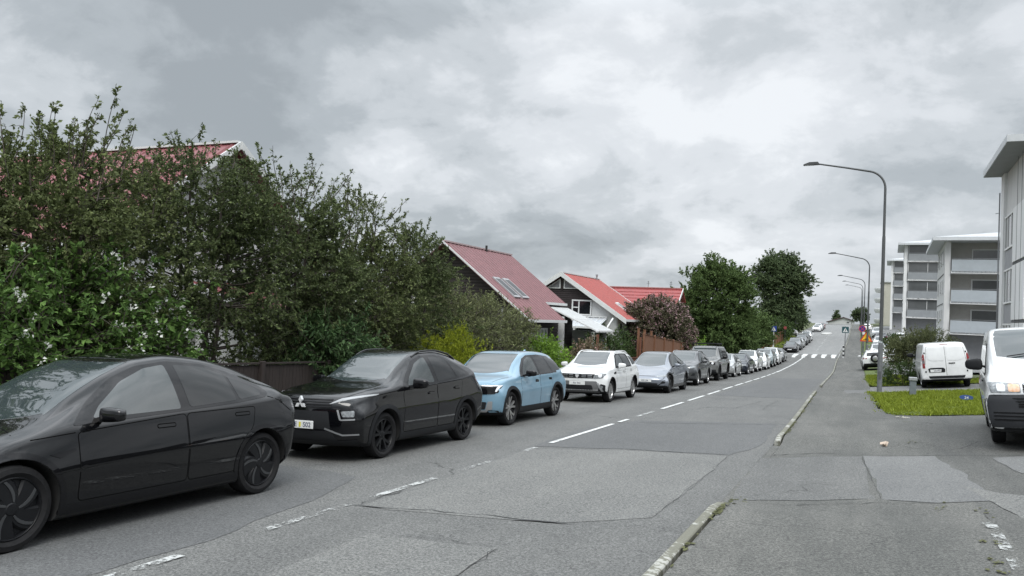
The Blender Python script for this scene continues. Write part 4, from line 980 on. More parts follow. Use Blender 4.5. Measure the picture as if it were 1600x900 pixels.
SP_SUV = dict(L=4.57, W=1.845, WB=2.66, FO=.93, R=.36, arch=.05, ns=90,
    top=[(0, .92), (.08, .99), (.5, 1.06), (1.15, 1.13), (1.3, 1.19), (1.7, 1.43), (2.05, 1.58), (2.4, 1.645), (3.0, 1.66), (3.6, 1.63), (4.05, 1.56), (4.22, 1.47), (4.38, 1.30), (4.5, 1.16), (4.57, 1.08)],
    belt=[(0, .86), (.3, .94), (1.2, 1.04), (2.5, 1.09), (3.6, 1.14), (4.2, 1.16), (4.57, 1.02)],
    wb=[(0, .86), (.4, .92), (1.1, .95), (2, .955), (3.3, .95), (4.1, .93), (4.57, .87)], wt=[(0, .5), (1.1, .67), (1.5, .65), (2.1, .615), (3.0, .60), (3.9, .58), (4.57, .58)],
    bot=[(0, .28), (.4, .22), (1, .22), (3.6, .22), (4.3, .3), (4.57, .42)], nose=[(.2, .12), (.45, .0), (.6, 0), (.8, .03), (1.0, .12)], tail=[(.3, .12), (.55, 0), (.9, .0), (1.1, .03)],
    planF=.32, planR=.18, lenF=.85, lenR=.7, side=.64, ws=(1.20, 2.06), pillar=.05, bow=.2, rw=(0, 0, 1.17, 1.45, .60, .55, 'B'),
    trim=[(1.44, 1.055), (1.72, 1.27), (2.05, 1.475), (2.35, 1.55), (3.0, 1.565), (3.5, 1.53), (3.85, 1.40), (3.95, 1.20), (3.6, 1.14), (2.5, 1.09)], trim_r=.03,
    win=[[(1.66, 1.10), (1.82, 1.25), (2.10, 1.435), (2.34, 1.51), (2.52, 1.515), (2.57, 1.12)], [(2.66, 1.125), (2.62, 1.52), (3.0, 1.525), (3.28, 1.50), (3.38, 1.155)], [(3.46, 1.165), (3.38, 1.48), (3.72, 1.38), (3.82, 1.22)]],
    door=[[(1.46, .38), (2.58, .38), (2.60, 1.08), (1.48, 1.03)], [(2.61, .38), (3.14, .38), (3.2, .62), (3.4, .82), (3.5, 1.12), (2.63, 1.085)]],
    handle=[(2.4, .94), (3.3, .98)], mirror=(1.70, 1.05), mirror_size=(.14, .25, .17), sill=(.24, .33), tw=.225)
def detail_suv(c, wheel='silver5', rails=True, dark=True):
    c.glasshouse(); c.doors(); c.cladding(.04, M_PLAST if dark else c.paint); c.wheels(wheel, .70); c.mirrors(c.paint); c.fin(3.6)
    if rails: c.rails(2.1, 3.85, M_SATIN, -.02, .045)
    c.patch('grille', rounded([(-.55, .82), (.55, .82), (.62, .89), (.2, .90), (0, .92), (-.2, .90), (-.62, .89)], .01), 'F', M_GLOSSB, .006, .07)
    c.patch('lower_grille', rounded([(-.62, .36), (.62, .36), (.46, .68), (-.46, .68)], .05), 'F', M_PLAST, .006, .07)
    for sg in (1, -1):
        c.patch('headlamp', rounded([(sg*.50, .80), (sg*.82, .84), (sg*.86, .92), (sg*.62, .90)], .02), 'F', M_LAMP, .008, .05)
        c.patch('fog_lamp', rounded([(sg*.66, .46), (sg*.84, .48), (sg*.84, .60), (sg*.74, .60)], .03), 'F', M_PLAST, .008, .05)
        c.patch('tail_lamp', rounded([(4.15, 1.10), (4.5, 1.04), (4.5, .94), (4.3, .94)], .02), 'L' if sg > 0 else 'R', M_TAIL, .004, .05)
    emblem(c, 'badge', [[(.075 * math.cos(a), .865 + .05 * math.sin(a)) for a in np.linspace(0, 2*math.pi, 13)[:-1]]], 'F', M_CHROME, .014)
    c.plate('F', .60, '', 0.)
    return c
SP_BOX = dict(L=4.76, W=1.99, WB=3.02, FO=.85, R=.405, arch=.06, ns=90, rf=.07, rr=.08,
    top=[(0, 1.08), (.06, 1.15), (.6, 1.19), (1.38, 1.23), (1.5, 1.33), (1.75, 1.68), (1.92, 1.85), (2.2, 1.915), (3.0, 1.925), (4.3, 1.915), (4.52, 1.86), (4.66, 1.6), (4.76, 1.3)],
    belt=[(0, 1.02), (.3, 1.10), (1.3, 1.18), (2.5, 1.20), (4.2, 1.21), (4.76, 1.15)], wb=[(0, .90), (.3, .94), (1.1, .955), (4.4, .955), (4.76, .92)], wt=[(0, .6), (1.4, .76), (1.9, .715), (4.2, .70), (4.76, .70)],
    bot=[(0, .42), (.4, .30), (1, .28), (3.8, .28), (4.5, .38), (4.76, .5)], nose=[(.3, .12), (.55, .0), (.9, .01), (1.15, .05)], tail=[(.4, .1), (.6, 0), (1.2, 0)],
    planF=.16, planR=.08, lenF=.7, lenR=.6, side=.68, ws=(1.44, 1.93), pillar=.06, bow=.10, rw=(0, 0, 1.25, 1.72, .62, .6, 'B'),
    trim=[(1.62, 1.20), (1.86, 1.62), (1.98, 1.78), (2.2, 1.82), (4.2, 1.82), (4.3, 1.25)], trim_r=.03,
    win=[[(1.78, 1.25), (1.94, 1.60), (2.03, 1.75), (2.58, 1.77), (2.60, 1.25)], [(2.70, 1.25), (2.68, 1.77), (3.44, 1.77), (3.46, 1.25)], [(3.80, 1.27), (3.80, 1.75), (4.2, 1.73), (4.24, 1.27)]],
    door=[[(1.48, .46), (2.64, .46), (2.65, 1.19), (1.50, 1.17)], [(2.67, .46), (3.32, .46), (3.45, .8), (3.56, .92), (3.56, 1.20), (2.67, 1.19)]],
    handle=[(2.45, 1.06), (3.38, 1.07)], mirror=(1.78, 1.19), mirror_size=(.15, .26, .22), sill=(.30, .42), tw=.255)
def detail_box(c):
    c.glasshouse(); c.doors(); c.cladding(.075, M_PLAST); c.wheels('black5', .68); c.mirrors(M_GLOSSB)
    c.patch('grille', rounded([(-.50, .90), (.50, .90), (.52, 1.03), (-.52, 1.03)], .02), 'F', M_PLAST, .008, .08)
    for sg in (1, -1):
        h = c.patch('headlamp', rounded([(sg*.58, .88), (sg*.86, .88), (sg*.86, 1.04), (sg*.58, 1.04)], .03), 'F', M_GLOSSB, .008, .05)
        c.patch('running_light', [(sg*(.72 + .06 * math.cos(a)), .96 + .06 * math.sin(a)) for a in np.linspace(0, 2*math.pi, 13)[:-1]], 'F', M_DRL, .016, .04, h)
    c.patch('bumper', rounded([(-.90, .44), (.90, .44), (.90, .62), (-.90, .62)], .03), 'F', M_PLAST, .012, .08)
    c.plate('F', .70, '', 0.)
    mb = MB(); z = 2.0
    for sg in (1, -1): mb.box((-.35, sg * .66, z + .04), (1.9, .035, .05), bev=.01)
    for k in range(9): mb.box((.55 - k * .22, 0, z + .035), (.05, 1.32, .02), bev=.005)
    mb.box((.61, 0, z + .045), (.05, 1.36, .06), bev=.01); mb.box((-1.28, 0, z + .045), (.05, 1.36, .06), bev=.01)
    for x in (.45, -.35, -1.15):
        for sg in (1, -1): mb.box((x, sg * .64, z - .045), (.06, .04, .13))
    mb.build('roof_rack', M_PLAST, c.root)
    return c
SP_HATCH = dict(L=4.05, W=1.745, WB=2.56, FO=.82, R=.315, arch=.04, ns=80,
    top=[(0, .74), (.08, .80), (.5, .90), (.95, .985), (1.1, 1.04), (1.55, 1.29), (1.9, 1.42), (2.25, 1.47), (2.8, 1.475), (3.3, 1.44), (3.65, 1.37), (3.8, 1.28), (3.95, 1.08), (4.05, .98)],
    belt=[(0, .68), (.3, .78), (1.0, .90), (2.5, .96), (3.4, 1.0), (3.8, 1.0), (4.05, .92)], wb=[(0, .84), (.4, .91), (1.1, .945), (3.1, .945), (3.7, .92), (4.05, .87)], wt=[(0, .45), (.95, .62), (1.4, .60), (1.9, .56), (3.0, .55), (3.6, .54), (4.05, .54)],
    bot=[(0, .20), (.4, .16), (3.5, .16), (4.05, .34)], nose=[(.2, .1), (.4, 0), (.6, .02), (.8, .10)], tail=[(.3, .1), (.5, 0), (.9, 0), (1.0, .03)],
    planF=.30, planR=.18, lenF=.85, lenR=.7, side=.62, ws=(1.0, 1.9), pillar=.05, bow=.2, rw=(0, 0, 1.03, 1.28, .55, .50, 'B'),
    trim=[(1.28, .925), (1.58, 1.14), (1.88, 1.31), (2.2, 1.385), (2.8, 1.39), (3.2, 1.34), (3.45, 1.20), (3.4, 1.02), (2.4, .97)], trim_r=.03,
    win=[[(1.50, .965), (1.68, 1.12), (1.95, 1.29), (2.2, 1.35), (2.34, 1.355), (2.40, .985)], [(2.48, .99), (2.44, 1.355), (2.8, 1.355), (3.05, 1.32), (3.15, 1.02)], [(3.2, 1.03), (3.12, 1.30), (3.34, 1.20), (3.36, 1.06)]],
    door=[[(1.30, .30), (2.40, .30), (2.42, .955), (1.32, .90)], [(2.43, .30), (2.9, .30), (2.98, .55), (3.15, .72), (3.24, .99), (2.44, .96)]],
    handle=[(2.24, .83), (3.05, .86)], mirror=(1.48, .93), mirror_size=(.12, .22, .15), sill=(.18, .26), tw=.205)
def detail_plain(c, wheel='silver10'):
    c.glasshouse(); c.doors(); c.wheels(wheel, .72); c.mirrors(c.paint); B = float(pchip(c.sp['top'])(0))
    c.patch('grille', rounded([(-.46, B - .20), (.46, B - .20), (.52, B - .09), (-.52, B - .09)], .02), 'F', M_GLOSSB, .006, .08)
    c.patch('lower_grille', rounded([(-.55, .24), (.55, .24), (.50, .42), (-.50, .42)], .04), 'F', M_PLAST, .006, .08)
    for sg in (1, -1):
        c.patch('headlamp', rounded([(sg*.46, B - .16), (sg*.78, B - .10), (sg*.80, B - .02), (sg*.56, B - .05)], .02), 'F', M_LAMP, .008, .05)
        L = c.L; c.patch('tail_lamp', rounded([(L - .36, .93), (L - .08, .90), (L - .08, .78), (L - .24, .78)], .02), 'L' if sg > 0 else 'R', M_TAIL, .004, .05)
    c.plate('F', .47, '', 0.); c.plate('B', .72, '', 0.); c.fin(c.L * .78)
    return c
SP_SALOON = dict(L=4.70, W=1.83, WB=2.81, FO=.86, R=.335, arch=.04, ns=90,
    top=[(0, .72), (.08, .78), (.5, .88), (1.2, .98), (1.35, 1.04), (1.8, 1.27), (2.15, 1.40), (2.5, 1.445), (2.9, 1.44), (3.3, 1.38), (3.7, 1.24), (4.05, 1.10), (4.4, 1.06), (4.62, 1.03), (4.70, .98)],
    belt=[(0, .66), (.3, .76), (1.1, .90), (2.5, .95), (3.6, .98), (4.2, .985), (4.70, .92)], wb=[(0, .84), (.4, .91), (1.1, .945), (3.5, .945), (4.3, .91), (4.70, .86)], wt=[(0, .45), (1.2, .62), (1.7, .60), (2.2, .56), (3.0, .55), (3.6, .55), (4.7, .58)],
    bot=[(0, .20), (.4, .16), (4.0, .16), (4.70, .36)], nose=[(.2, .1), (.4, 0), (.6, .02), (.8, .10)], tail=[(.3, .1), (.5, 0), (.9, 0), (1.0, .03)],
    planF=.30, planR=.2, lenF=.85, lenR=.7, side=.62, ws=(1.26, 2.14), pillar=.05, bow=.2, rw=(3.25, 3.95, 0, 0, .52, .54, 'T'),
    trim=[(1.52, .92), (1.85, 1.14), (2.15, 1.29), (2.5, 1.36), (3.0, 1.34), (3.35, 1.24), (3.7, 1.06), (3.6, 1.0), (2.6, .965)], trim_r=.03,
    win=[[(1.72, .96), (1.95, 1.13), (2.22, 1.27), (2.45, 1.32), (2.60, 1.325), (2.66, .985)], [(2.74, .985), (2.70, 1.325), (3.0, 1.31), (3.28, 1.22), (3.4, 1.01)]],
    door=[[(1.52, .30), (2.66, .30), (2.68, .95), (1.54, .905)], [(2.69, .30), (3.2, .30), (3.28, .55), (3.46, .72), (3.54, .98), (2.70, .955)]],
    handle=[(2.5, .83), (3.38, .86)], mirror=(1.70, .92), mirror_size=(.12, .22, .15), sill=(.18, .26), tw=.215)
SP_VAN = dict(L=4.9, W=1.904, WB=3.0, FO=.93, R=.335, arch=.05, ns=110, nseg=5, cat='van', name='parked_van', rf=.05,
    top=[(0, 1.02), (.05, 1.08), (.4, 1.225), (.82, 1.385), (.95, 1.455), (1.3, 1.735), (1.56, 1.91), (1.78, 1.985), (2.2, 2.02), (3.2, 2.03), (4.6, 2.02), (4.8, 1.97), (4.9, 1.86)],
    belt=[(0, .96), (.35, 1.08), (.8, 1.14), (1.2, 1.16), (4.9, 1.17)], wb=[(0, .93), (.3, .955), (1, .965), (4.6, .965), (4.9, .95)], wt=[(0, .72), (.8, .80), (1.3, .80), (1.7, .775), (2.4, .765), (4.9, .765)],
    bot=[(0, .27), (.4, .22), (1, .22), (4.3, .25), (4.9, .42)], nose=[(.25, .08), (.5, 0), (.75, 0), (.95, .05), (1.1, .12)], tail=[(.4, .04), (.6, 0), (1.9, .03)],
    planF=.22, planR=.06, lenF=.9, lenR=.5, side=.66, ws=(.90, 1.70), pillar=.05, bow=.14, wsm=M_WGLASS,
    trim=[(1.12, 1.17), (1.42, 1.55), (1.60, 1.72), (2.12, 1.76), (2.14, 1.17)], trim_r=.03, trim_m=M_PLAST,
    win=[[(1.30, 1.20), (1.50, 1.52), (1.66, 1.68), (2.08, 1.71), (2.09, 1.20)]],
    door=[[(1.28, .40), (2.16, .40), (2.17, 1.17), (1.20, 1.16)]], handle=[(1.98, 1.04)], handle_m=M_PLAST, mirror=(1.34, 1.28), mirror_size=(.15, .28, .24),
    gaps=[[(2.22, .38), (2.22, 1.78)], [(3.25, .38), (3.25, 1.78)], [(2.22, 1.78), (3.25, 1.78)], [(2.2, 1.12), (4.6, 1.14)]], sill=(.24, .34), tw=.215)
def detail_van(c):
    c.glasshouse(); c.doors(); c.cladding(.03, c.paint, False); c.wheels('silver5', .68); c.mirrors(M_PLAST)
    gp_ = mat('van_bumper_plastic', (.035, .037, .042), .5, noise=.15, nscale=40, bump=.04, bscale=250)
    b = c.patch('bumper', rounded([(-.90, .225), (.90, .225), (.93, .60), (.91, .875), (.60, .86), (-.60, .86), (-.91, .875), (-.93, .60)], .05), 'F', gp_, .006, .07)
    for pr in 'LR': c.patch('bumper_side', rounded([(.04, .235), (.50, .25), (.50, .62), (.40, .78), (.10, .86)], .05), pr, gp_, .0065, .07)
    g = c.patch('grille', rounded([(-.42, .90), (.42, .90), (.42, 1.045), (-.42, 1.045)], .02), 'F', M_GLOSSB, .008, .07)
    for k in range(4): c.patch('grille_slat', [(-.41, .915 + k*.034), (.41, .915 + k*.034), (.41, .929 + k*.034), (-.41, .929 + k*.034)], 'F', M_GLOSSB if k % 3 else M_SATIN, .022, .08, g)
    c.patch('chrome_strip', [(-.84, .868), (.84, .868), (.84, .884), (-.84, .884)], 'F', M_CHROME, .020, .06)
    for j, (y0, z0, y1) in enumerate(((.50, .66, .50), (.50, .70, .50), (.50, .745, .54), (.50, .79, .58))):
        c.patch('bumper_slat', [(-y0, z0), (y0, z0), (y1, z0 + .022), (-y1, z0 + .022)], 'F', M_GLOSSB, .016, .08, b)
    for z in (.44, .50, .555):
        for sg in (1, -1): c.patch('bumper_slat', [(sg*.40, z), (sg*.86, z + .012), (sg*.86, z + .030), (sg*.40, z + .02)], 'F', M_GLOSSB, .014, .08, b)
    for sg in (1, -1):
        h = c.patch('headlamp', rounded([(sg*.45, .895), (sg*.87, .905), (sg*.90, 1.07), (sg*.78, 1.075), (sg*.45, 1.045)], .02), 'F', M_LAMP, .010, .04)
        c.patch('indicator', rounded([(sg*.46, .91), (sg*.62, .915), (sg*.62, 1.04), (sg*.46, 1.03)], .03), 'F', M_AMBER, .016, .04, h)
        c.patch('lamp_lens', rounded([(sg*.66, .92), (sg*.78, .925), (sg*.78, 1.04), (sg*.66, 1.035)], .03), 'F', M_DRL, .015, .04, h)
        c.patch('tail_lamp', rounded([(4.70, .85), (4.86, .85), (4.84, 1.45), (4.74, 1.45)], .03), 'L' if sg > 0 else 'R', M_TAIL, .006, .06)
    emblem(c, 'badge', [[(.085 * math.cos(a), .985 + .085 * math.sin(a)) for a in np.linspace(0, 2*math.pi, 21)[:-1]]], 'F', M_CHROME, .03)
    mb = MB(); mb.tube([c.ray((-.55, .99), 'T')[0] + Vector((.02, 0, .02)), c.ray((-.05, 1.06), 'T')[0] + Vector((.02, 0, .02))], .010, 6); mb.build('wiper', M_PLAST, c.root)
    c.plate('F', .40, '', 0.)
    return c
SP_VAN2 = dict(SP_VAN); SP_VAN2.update(L=4.97, W=1.97, WB=2.93, FO=.99, name='parked_van', nocut=False, rr=.06, wb=[(0, .93), (.3, .955), (1, .965), (4.6, .965), (4.97, .955)], wt=[(0, .72), (.8, .80), (1.3, .80), (1.7, .80), (2.4, .80), (4.97, .79)],
    top=[(0, 1.02), (.05, 1.08), (.4, 1.20), (.82, 1.36), (.95, 1.43), (1.4, 1.74), (1.6, 1.86), (1.8, 1.92), (2.2, 1.95), (3.2, 1.97), (4.7, 1.96), (4.88, 1.93), (4.97, 1.86)], belt=[(0, .96), (.35, 1.08), (.8, 1.14), (1.2, 1.16), (4.97, 1.17)], tail=[(.4, .0), (.8, 0), (1.2, .02), (1.9, .16)], bot=[(0, .27), (.4, .22), (1, .22), (4.3, .27), (4.97, .38)])
def detail_van_rear(c):
    c.glasshouse(); c.doors(); c.wheels('steel', .68); c.mirrors(M_PLAST)
    c.gap([(0, .52), (0, 1.86)], 'B', .012)
    for sg in (1, -1): c.gap(rounded([(sg*.76, .54), (sg*.79, 1.1), (sg*.70, 1.84), (sg*.02, 1.87)], .1)[6:-6], 'B', .010)
    for sg in (1, -1):
        d = c.patch('rear_door', rounded([(sg*.02, .56), (sg*.75, .56), (sg*.775, 1.1), (sg*.69, 1.81), (sg*.02, 1.85)], .06), 'B', c.paint, .004, .09, skirt=0)
        c.patch('door_panel', rounded([(sg*.06, 1.20), (sg*.58, 1.20), (sg*.72, 1.34), (sg*.645, 1.76), (sg*.06, 1.79)], .08), 'B', c.paint, .014, .08, d, skirt=.012)
        t = c.patch('tail_lamp', rounded([(sg*.80, .88), (sg*.90, .90), (sg*.895, 1.36), (sg*.84, 1.52), (sg*.805, 1.46)], .03), 'B', M_TAIL, .012, .06)
        c.patch('lamp_lens', rounded([(sg*.82, 1.10), (sg*.89, 1.10), (sg*.89, 1.24), (sg*.82, 1.24)], .02), 'B', M_TAILC, .018, .05, t)
        c.patch('bumper_corner', rounded([(sg*.60, .40), (sg*.93, .42), (sg*.93, .60), (sg*.84, .62), (sg*.76, .53), (sg*.60, .52)], .04), 'B', c.paint, .010, .06)
        for z in (.74, 1.55): mb = MB(); p = c.ray((sg*.79, z), 'B')[0]; mb.box((p.x - .01, sg*.79, z), (.03, .05, .07), bev=.01); mb.build('hinge', M_PLAST, c.root)
    c.patch('bumper', rounded([(-.66, .44), (.66, .44), (.70, .545), (-.70, .545)], .02), 'B', M_PLAST, .016, .07)
    rc = c.patch('plate_recess', rounded([(.06, .70), (.66, .70), (.70, .86), (.60, .90), (.12, .90), (.05, .84)], .03), 'B', M_PLAST, .018, .06)
    c.plate('B', .77, 'DE F92', .36); c.patch('handle', rounded([(-.34, 1.065), (-.12, 1.065), (-.10, 1.10), (-.36, 1.10)], .015), 'B', M_PLAST, .03, .05)
    c.patch('brake_light', rounded([(-.16, 1.885), (.16, 1.885), (.16, 1.905), (-.16, 1.905)], .006), 'B', M_TAIL, .012, .05)
    return c

# ---- the row along the left kerb
mk = lambda sp, p, f, *a, **k: f(Car(sp, p), *a, **k)
c = mk(SP_FAST, P_BLACK, detail_fast); place(c, -7.20, 5.60, 'glossy black electric fastback with black wheels, cut off by the left edge of the picture')
cross = mk(SP_CROSS, P_BLACK2, detail_cross); place(cross, -7.46, 11.45, 'black crossover with three-diamond badge and plate ending S02, behind the black fastback')
blue = mk(SP_BLUE, P_BLUE, detail_blue); place(blue, -7.82, 17.02, 'sky blue electric SUV with black grille band and two-tone wheels')
white = mk(SP_WHITE, P_WHITE, detail_white); place(white, -7.97, 25.2, 'white SUV with roof rails and shield badge, behind the sky blue SUV')
gf = mk(dict(SP_FAST, ns=80, nseg=4), P_GREYL, detail_fast, True, 'dark10' if False else 'aero'); place(gf, -7.52, 31.6, 'steel blue grey fastback parked behind the white SUV with shield badge')
rav = mk(SP_SUV, P_DGREY, detail_suv, 'silver10'); place(rav, -7.68, 38.45, 'dark grey SUV with roof rails, just in front of the boxy off-roader')
box = mk(SP_BOX, P_KHAKI, detail_box); place(box, -7.80, 45.0, 'boxy stone grey off-roader carrying a black roof rack')
hatch = mk(SP_HATCH, P_SILVER, detail_plain); saloon = mk(SP_SALOON, P_NAVY, detail_plain, 'silver5'); suvw = mk(dict(SP_SUV, ns=70), P_WHITE, detail_suv, 'silver5', True, False)
def dup(src, paint_m, x, y, label, rz=-90., group=CAR_GROUP):
    o = copy_tree(src.root if not isinstance(src, bpy.types.Object) else src)
    op = src.paint
    def rec(q):
        if q.type == 'MESH':
            for i, sl in enumerate(q.material_slots):
                if sl.material == op: sl.link = 'OBJECT'; sl.material = paint_m
        for ch in q.children: rec(ch)
    if paint_m != op: rec(o)
    if 'group' in o: del o['group']
    place(o, x, y, label, rz, group); return o
place(saloon, -7.66, 57.0, 'near-black saloon squeezed between a silver car and a white SUV')
place(hatch, -7.7, 51.0, 'silver hatchback directly behind the boxy off-roader with roof rack')
place(suvw, -7.72, 62.9, 'white SUV with silver roof rails, third car behind the boxy off-roader')
dup(hatch, P_WHITE, -7.62, 68.8, 'small white hatchback directly behind the white SUV with silver rails')
dup(rav, P_TEAL, -7.72, 74.8, 'pale teal grey SUV, third car before the zebra crossing')
dup(suvw, P_WHITE, -7.72, 80.6, 'white SUV second before the zebra crossing, behind the pale teal one')
dup(saloon, P_DGREY, -7.72, 86.6, 'dark grey saloon parked last before the zebra crossing')
dup(saloon, P_BLACK, -7.9, 108.4, 'black saloon parked first beyond the zebra crossing')
dup(rav, P_MGREY, -7.8, 114.6, 'mid grey SUV parked second beyond the zebra crossing')
dup(hatch, P_SILVER, -7.75, 120.4, 'silver hatchback parked third beyond the zebra crossing')
dup(rav, P_DGREY, -7.7, 126.5, 'dark grey SUV parked fourth beyond the zebra crossing')
dup(hatch, P_BLACK2, -7.6, 132.6, 'black hatchback parked fifth beyond the zebra crossing, below the white SUV')
dup(suvw, P_WHITE, -7.7, 139., 'white SUV parked sixth beyond the zebra crossing')
dup(suvw, P_WHITE, -11.6, 152., 'white SUV standing off the kerb in a drive under the far trees', -60.)
dup(hatch, P_WHITE, -7.9, 178., 'white hatchback parked beside the traffic island up the hill')
dup(suvw, P_WHITE, -7.9, 186., 'white SUV parked behind the hatchback near the traffic island')
dup(saloon, P_BLACK, -7.9, 194., 'black saloon near the crest, in front of the dark red hatchback')
dup(hatch, P_RED, -7.9, 203., 'dark red hatchback parked last, at the crest of the hill')
# ---- right side
van = mk(SP_VAN, P_VANW, detail_van); pv = at(1606, 690, 13.3)
place(van, pv[0] + .30 + 0.25, pv[1] + 1.5, 'white van facing the street with black bumper and lit amber indicator', -96., None)
van2 = mk(SP_VAN2, P_VANW, detail_van_rear); pr_ = at(1478, 601, 32.6)
place(van2, pr_[0] + .12, pr_[1] + 3.2, 'white panel van seen from behind, beside the clipped hedge', 91., None)
# ------------------------------------------------------------------ plants
def leaf_mat(name, c1, c2, rough=.6, tl=.25, spec=.14):
    if name in MATS: return MATS[name]
    if name.startswith('leaf'): c1 = tuple(v * 1.45 for v in c1); c2 = tuple(v * 1.55 for v in c2)
    m = bpy.data.materials.new(name); m.use_nodes = True; t = m.node_tree; b = t.nodes['Principled BSDF']; o = t.nodes['Material Output']
    g = t.nodes.new('ShaderNodeNewGeometry'); r = t.nodes.new('ShaderNodeValToRGB')
    r.color_ramp.elements[0].color = (*c1, 1); r.color_ramp.elements[1].color = (*c2, 1); r.color_ramp.elements[0].position = .1
    e = r.color_ramp.elements.new(.93); e.color = (*[v * .95 for v in c2], 1); r.color_ramp.elements[-1].color = (*[min(1, v * 1.5) for v in c2], 1)
    t.links.new(g.outputs['Random Per Island'], r.inputs[0])
    t.links.new(r.outputs[0], b.inputs['Base Color']); b.inputs['Roughness'].default_value = rough; b.inputs['Specular IOR Level'].default_value = spec
    tr = t.nodes.new('ShaderNodeBsdfTranslucent'); mx = t.nodes.new('ShaderNodeMixShader'); mx.inputs[0].default_value = tl
    t.links.new(r.outputs[0], tr.inputs['Color']); t.links.new(b.outputs[0], mx.inputs[1]); t.links.new(tr.outputs[0], mx.inputs[2]); t.links.new(mx.outputs[0], o.inputs[0])
    MATS[name] = m; return m
M_BARK = mat('bark', (.075, .062, .050), .9, noise=.5, nscale=30, bump=.5, bscale=50)
LF_WIL = leaf_mat('leaf_willow', (.050, .064, .026), (.098, .118, .046)); LF_DARK = leaf_mat('leaf_dark', (.040, .054, .024), (.080, .102, .040))
LF_OLIVE = leaf_mat('leaf_olive', (.062, .072, .034), (.125, .138, .064)); LF_JAS = leaf_mat('leaf_fresh', (.036, .070, .018), (.082, .140, .036))
LF_ROW = leaf_mat('leaf_rowan', (.026, .050, .020), (.050, .085, .032)); LF_YEL = leaf_mat('leaf_yellow_green', (.105, .135, .012), (.19, .21, .020))
LF_GREEN = leaf_mat('leaf_mid_green', (.060, .115, .016), (.125, .20, .030)); LF_CONI = leaf_mat('leaf_spruce', (.046, .072, .026), (.084, .122, .042))
LF_POP = leaf_mat('leaf_poplar', (.046, .066, .034), (.086, .114, .054)); LF_LIL = leaf_mat('leaf_lilac', (.052, .050, .032), (.098, .092, .056))
LF_HEDGE = leaf_mat('leaf_hedge', (.024, .040, .014), (.044, .070, .022)); LF_PINK = leaf_mat('leaf_brown_pink', (.055, .052, .030), (.13, .10, .065))
FL_WHITE = leaf_mat('flower_white', (.62, .63, .58), (.74, .75, .70)); FL_LILAC = leaf_mat('flower_lilac', (.30, .18, .195), (.48, .34, .355)); FL_PINK = leaf_mat('flower_pink', (.34, .20, .18), (.5, .34, .32))

def leaves_mesh(name, P, D, ll, lw, m, droop=.2, jit=.55, var=.35, parent=None, flat=.3):
    """P (n,3) leaf bases, D (n,3) preferred direction"""
    n = len(P); d = D + rng.normal(0, jit, (n, 3)); d[:, 2] -= droop; d /= np.linalg.norm(d, axis=1)[:, None] + 1e-9
    nn = rng.normal(0, 1, (n, 3)); nn[:, 2] = np.abs(nn[:, 2]) + flat; s = np.cross(d, nn); s /= np.linalg.norm(s, axis=1)[:, None] + 1e-9
    k = np.clip(rng.normal(1, var, n), .4, 1.8)[:, None]; L = ll * k; W = lw * k * .5
    up = np.cross(s, d)
    V = np.empty((n, 4, 3)); mid = P + d * L * .45
    V[:, 0] = P; V[:, 1] = mid + s * W + up * W * .35; V[:, 2] = P + d * L; V[:, 3] = mid - s * W + up * W * .35
    F = np.arange(n * 4).reshape(n, 4)
    return link(name, np_mesh(name, V.reshape(-1, 3), F, m), parent)
class Tubes:
    def __init__(s): s.V = []; s.F = []; s.n = 0
    def add(s, pts, r0, r1, k=5):
        pts = np.asarray(pts, float); n = len(pts); t = np.gradient(pts, axis=0); t /= np.linalg.norm(t, axis=1)[:, None] + 1e-9
        a = np.array([0, 0, 1.]) if abs(t[0, 2]) < .9 else np.array([1., 0, 0]); u = np.cross(t, a); u /= np.linalg.norm(u, axis=1)[:, None] + 1e-9; w = np.cross(t, u)
        rr = np.linspace(r0, r1, n)[:, None, None]; an = np.linspace(0, 2*np.pi, k, endpoint=False)
        ring = pts[:, None] + (u[:, None] * np.cos(an)[None, :, None] + w[:, None] * np.sin(an)[None, :, None]) * rr
        s.V.append(ring.reshape(-1, 3)); i = np.arange(n - 1)[:, None] * k + np.arange(k)[None]; j = np.arange(n - 1)[:, None] * k + (np.arange(k)[None] + 1) % k
        s.F.append(np.stack([i, j, j + k, i + k], -1).reshape(-1, 4) + s.n); s.n += n * k
    def build(s, name, m, parent): return link(name, np_mesh(name, np.vstack(s.V), np.vstack(s.F), m, smooth=True), parent)
def bez(a, b, c, n=7):
    t = np.linspace(0, 1, n)[:, None]; return (1-t)**2*a + 2*t*(1-t)*b + t*t*c
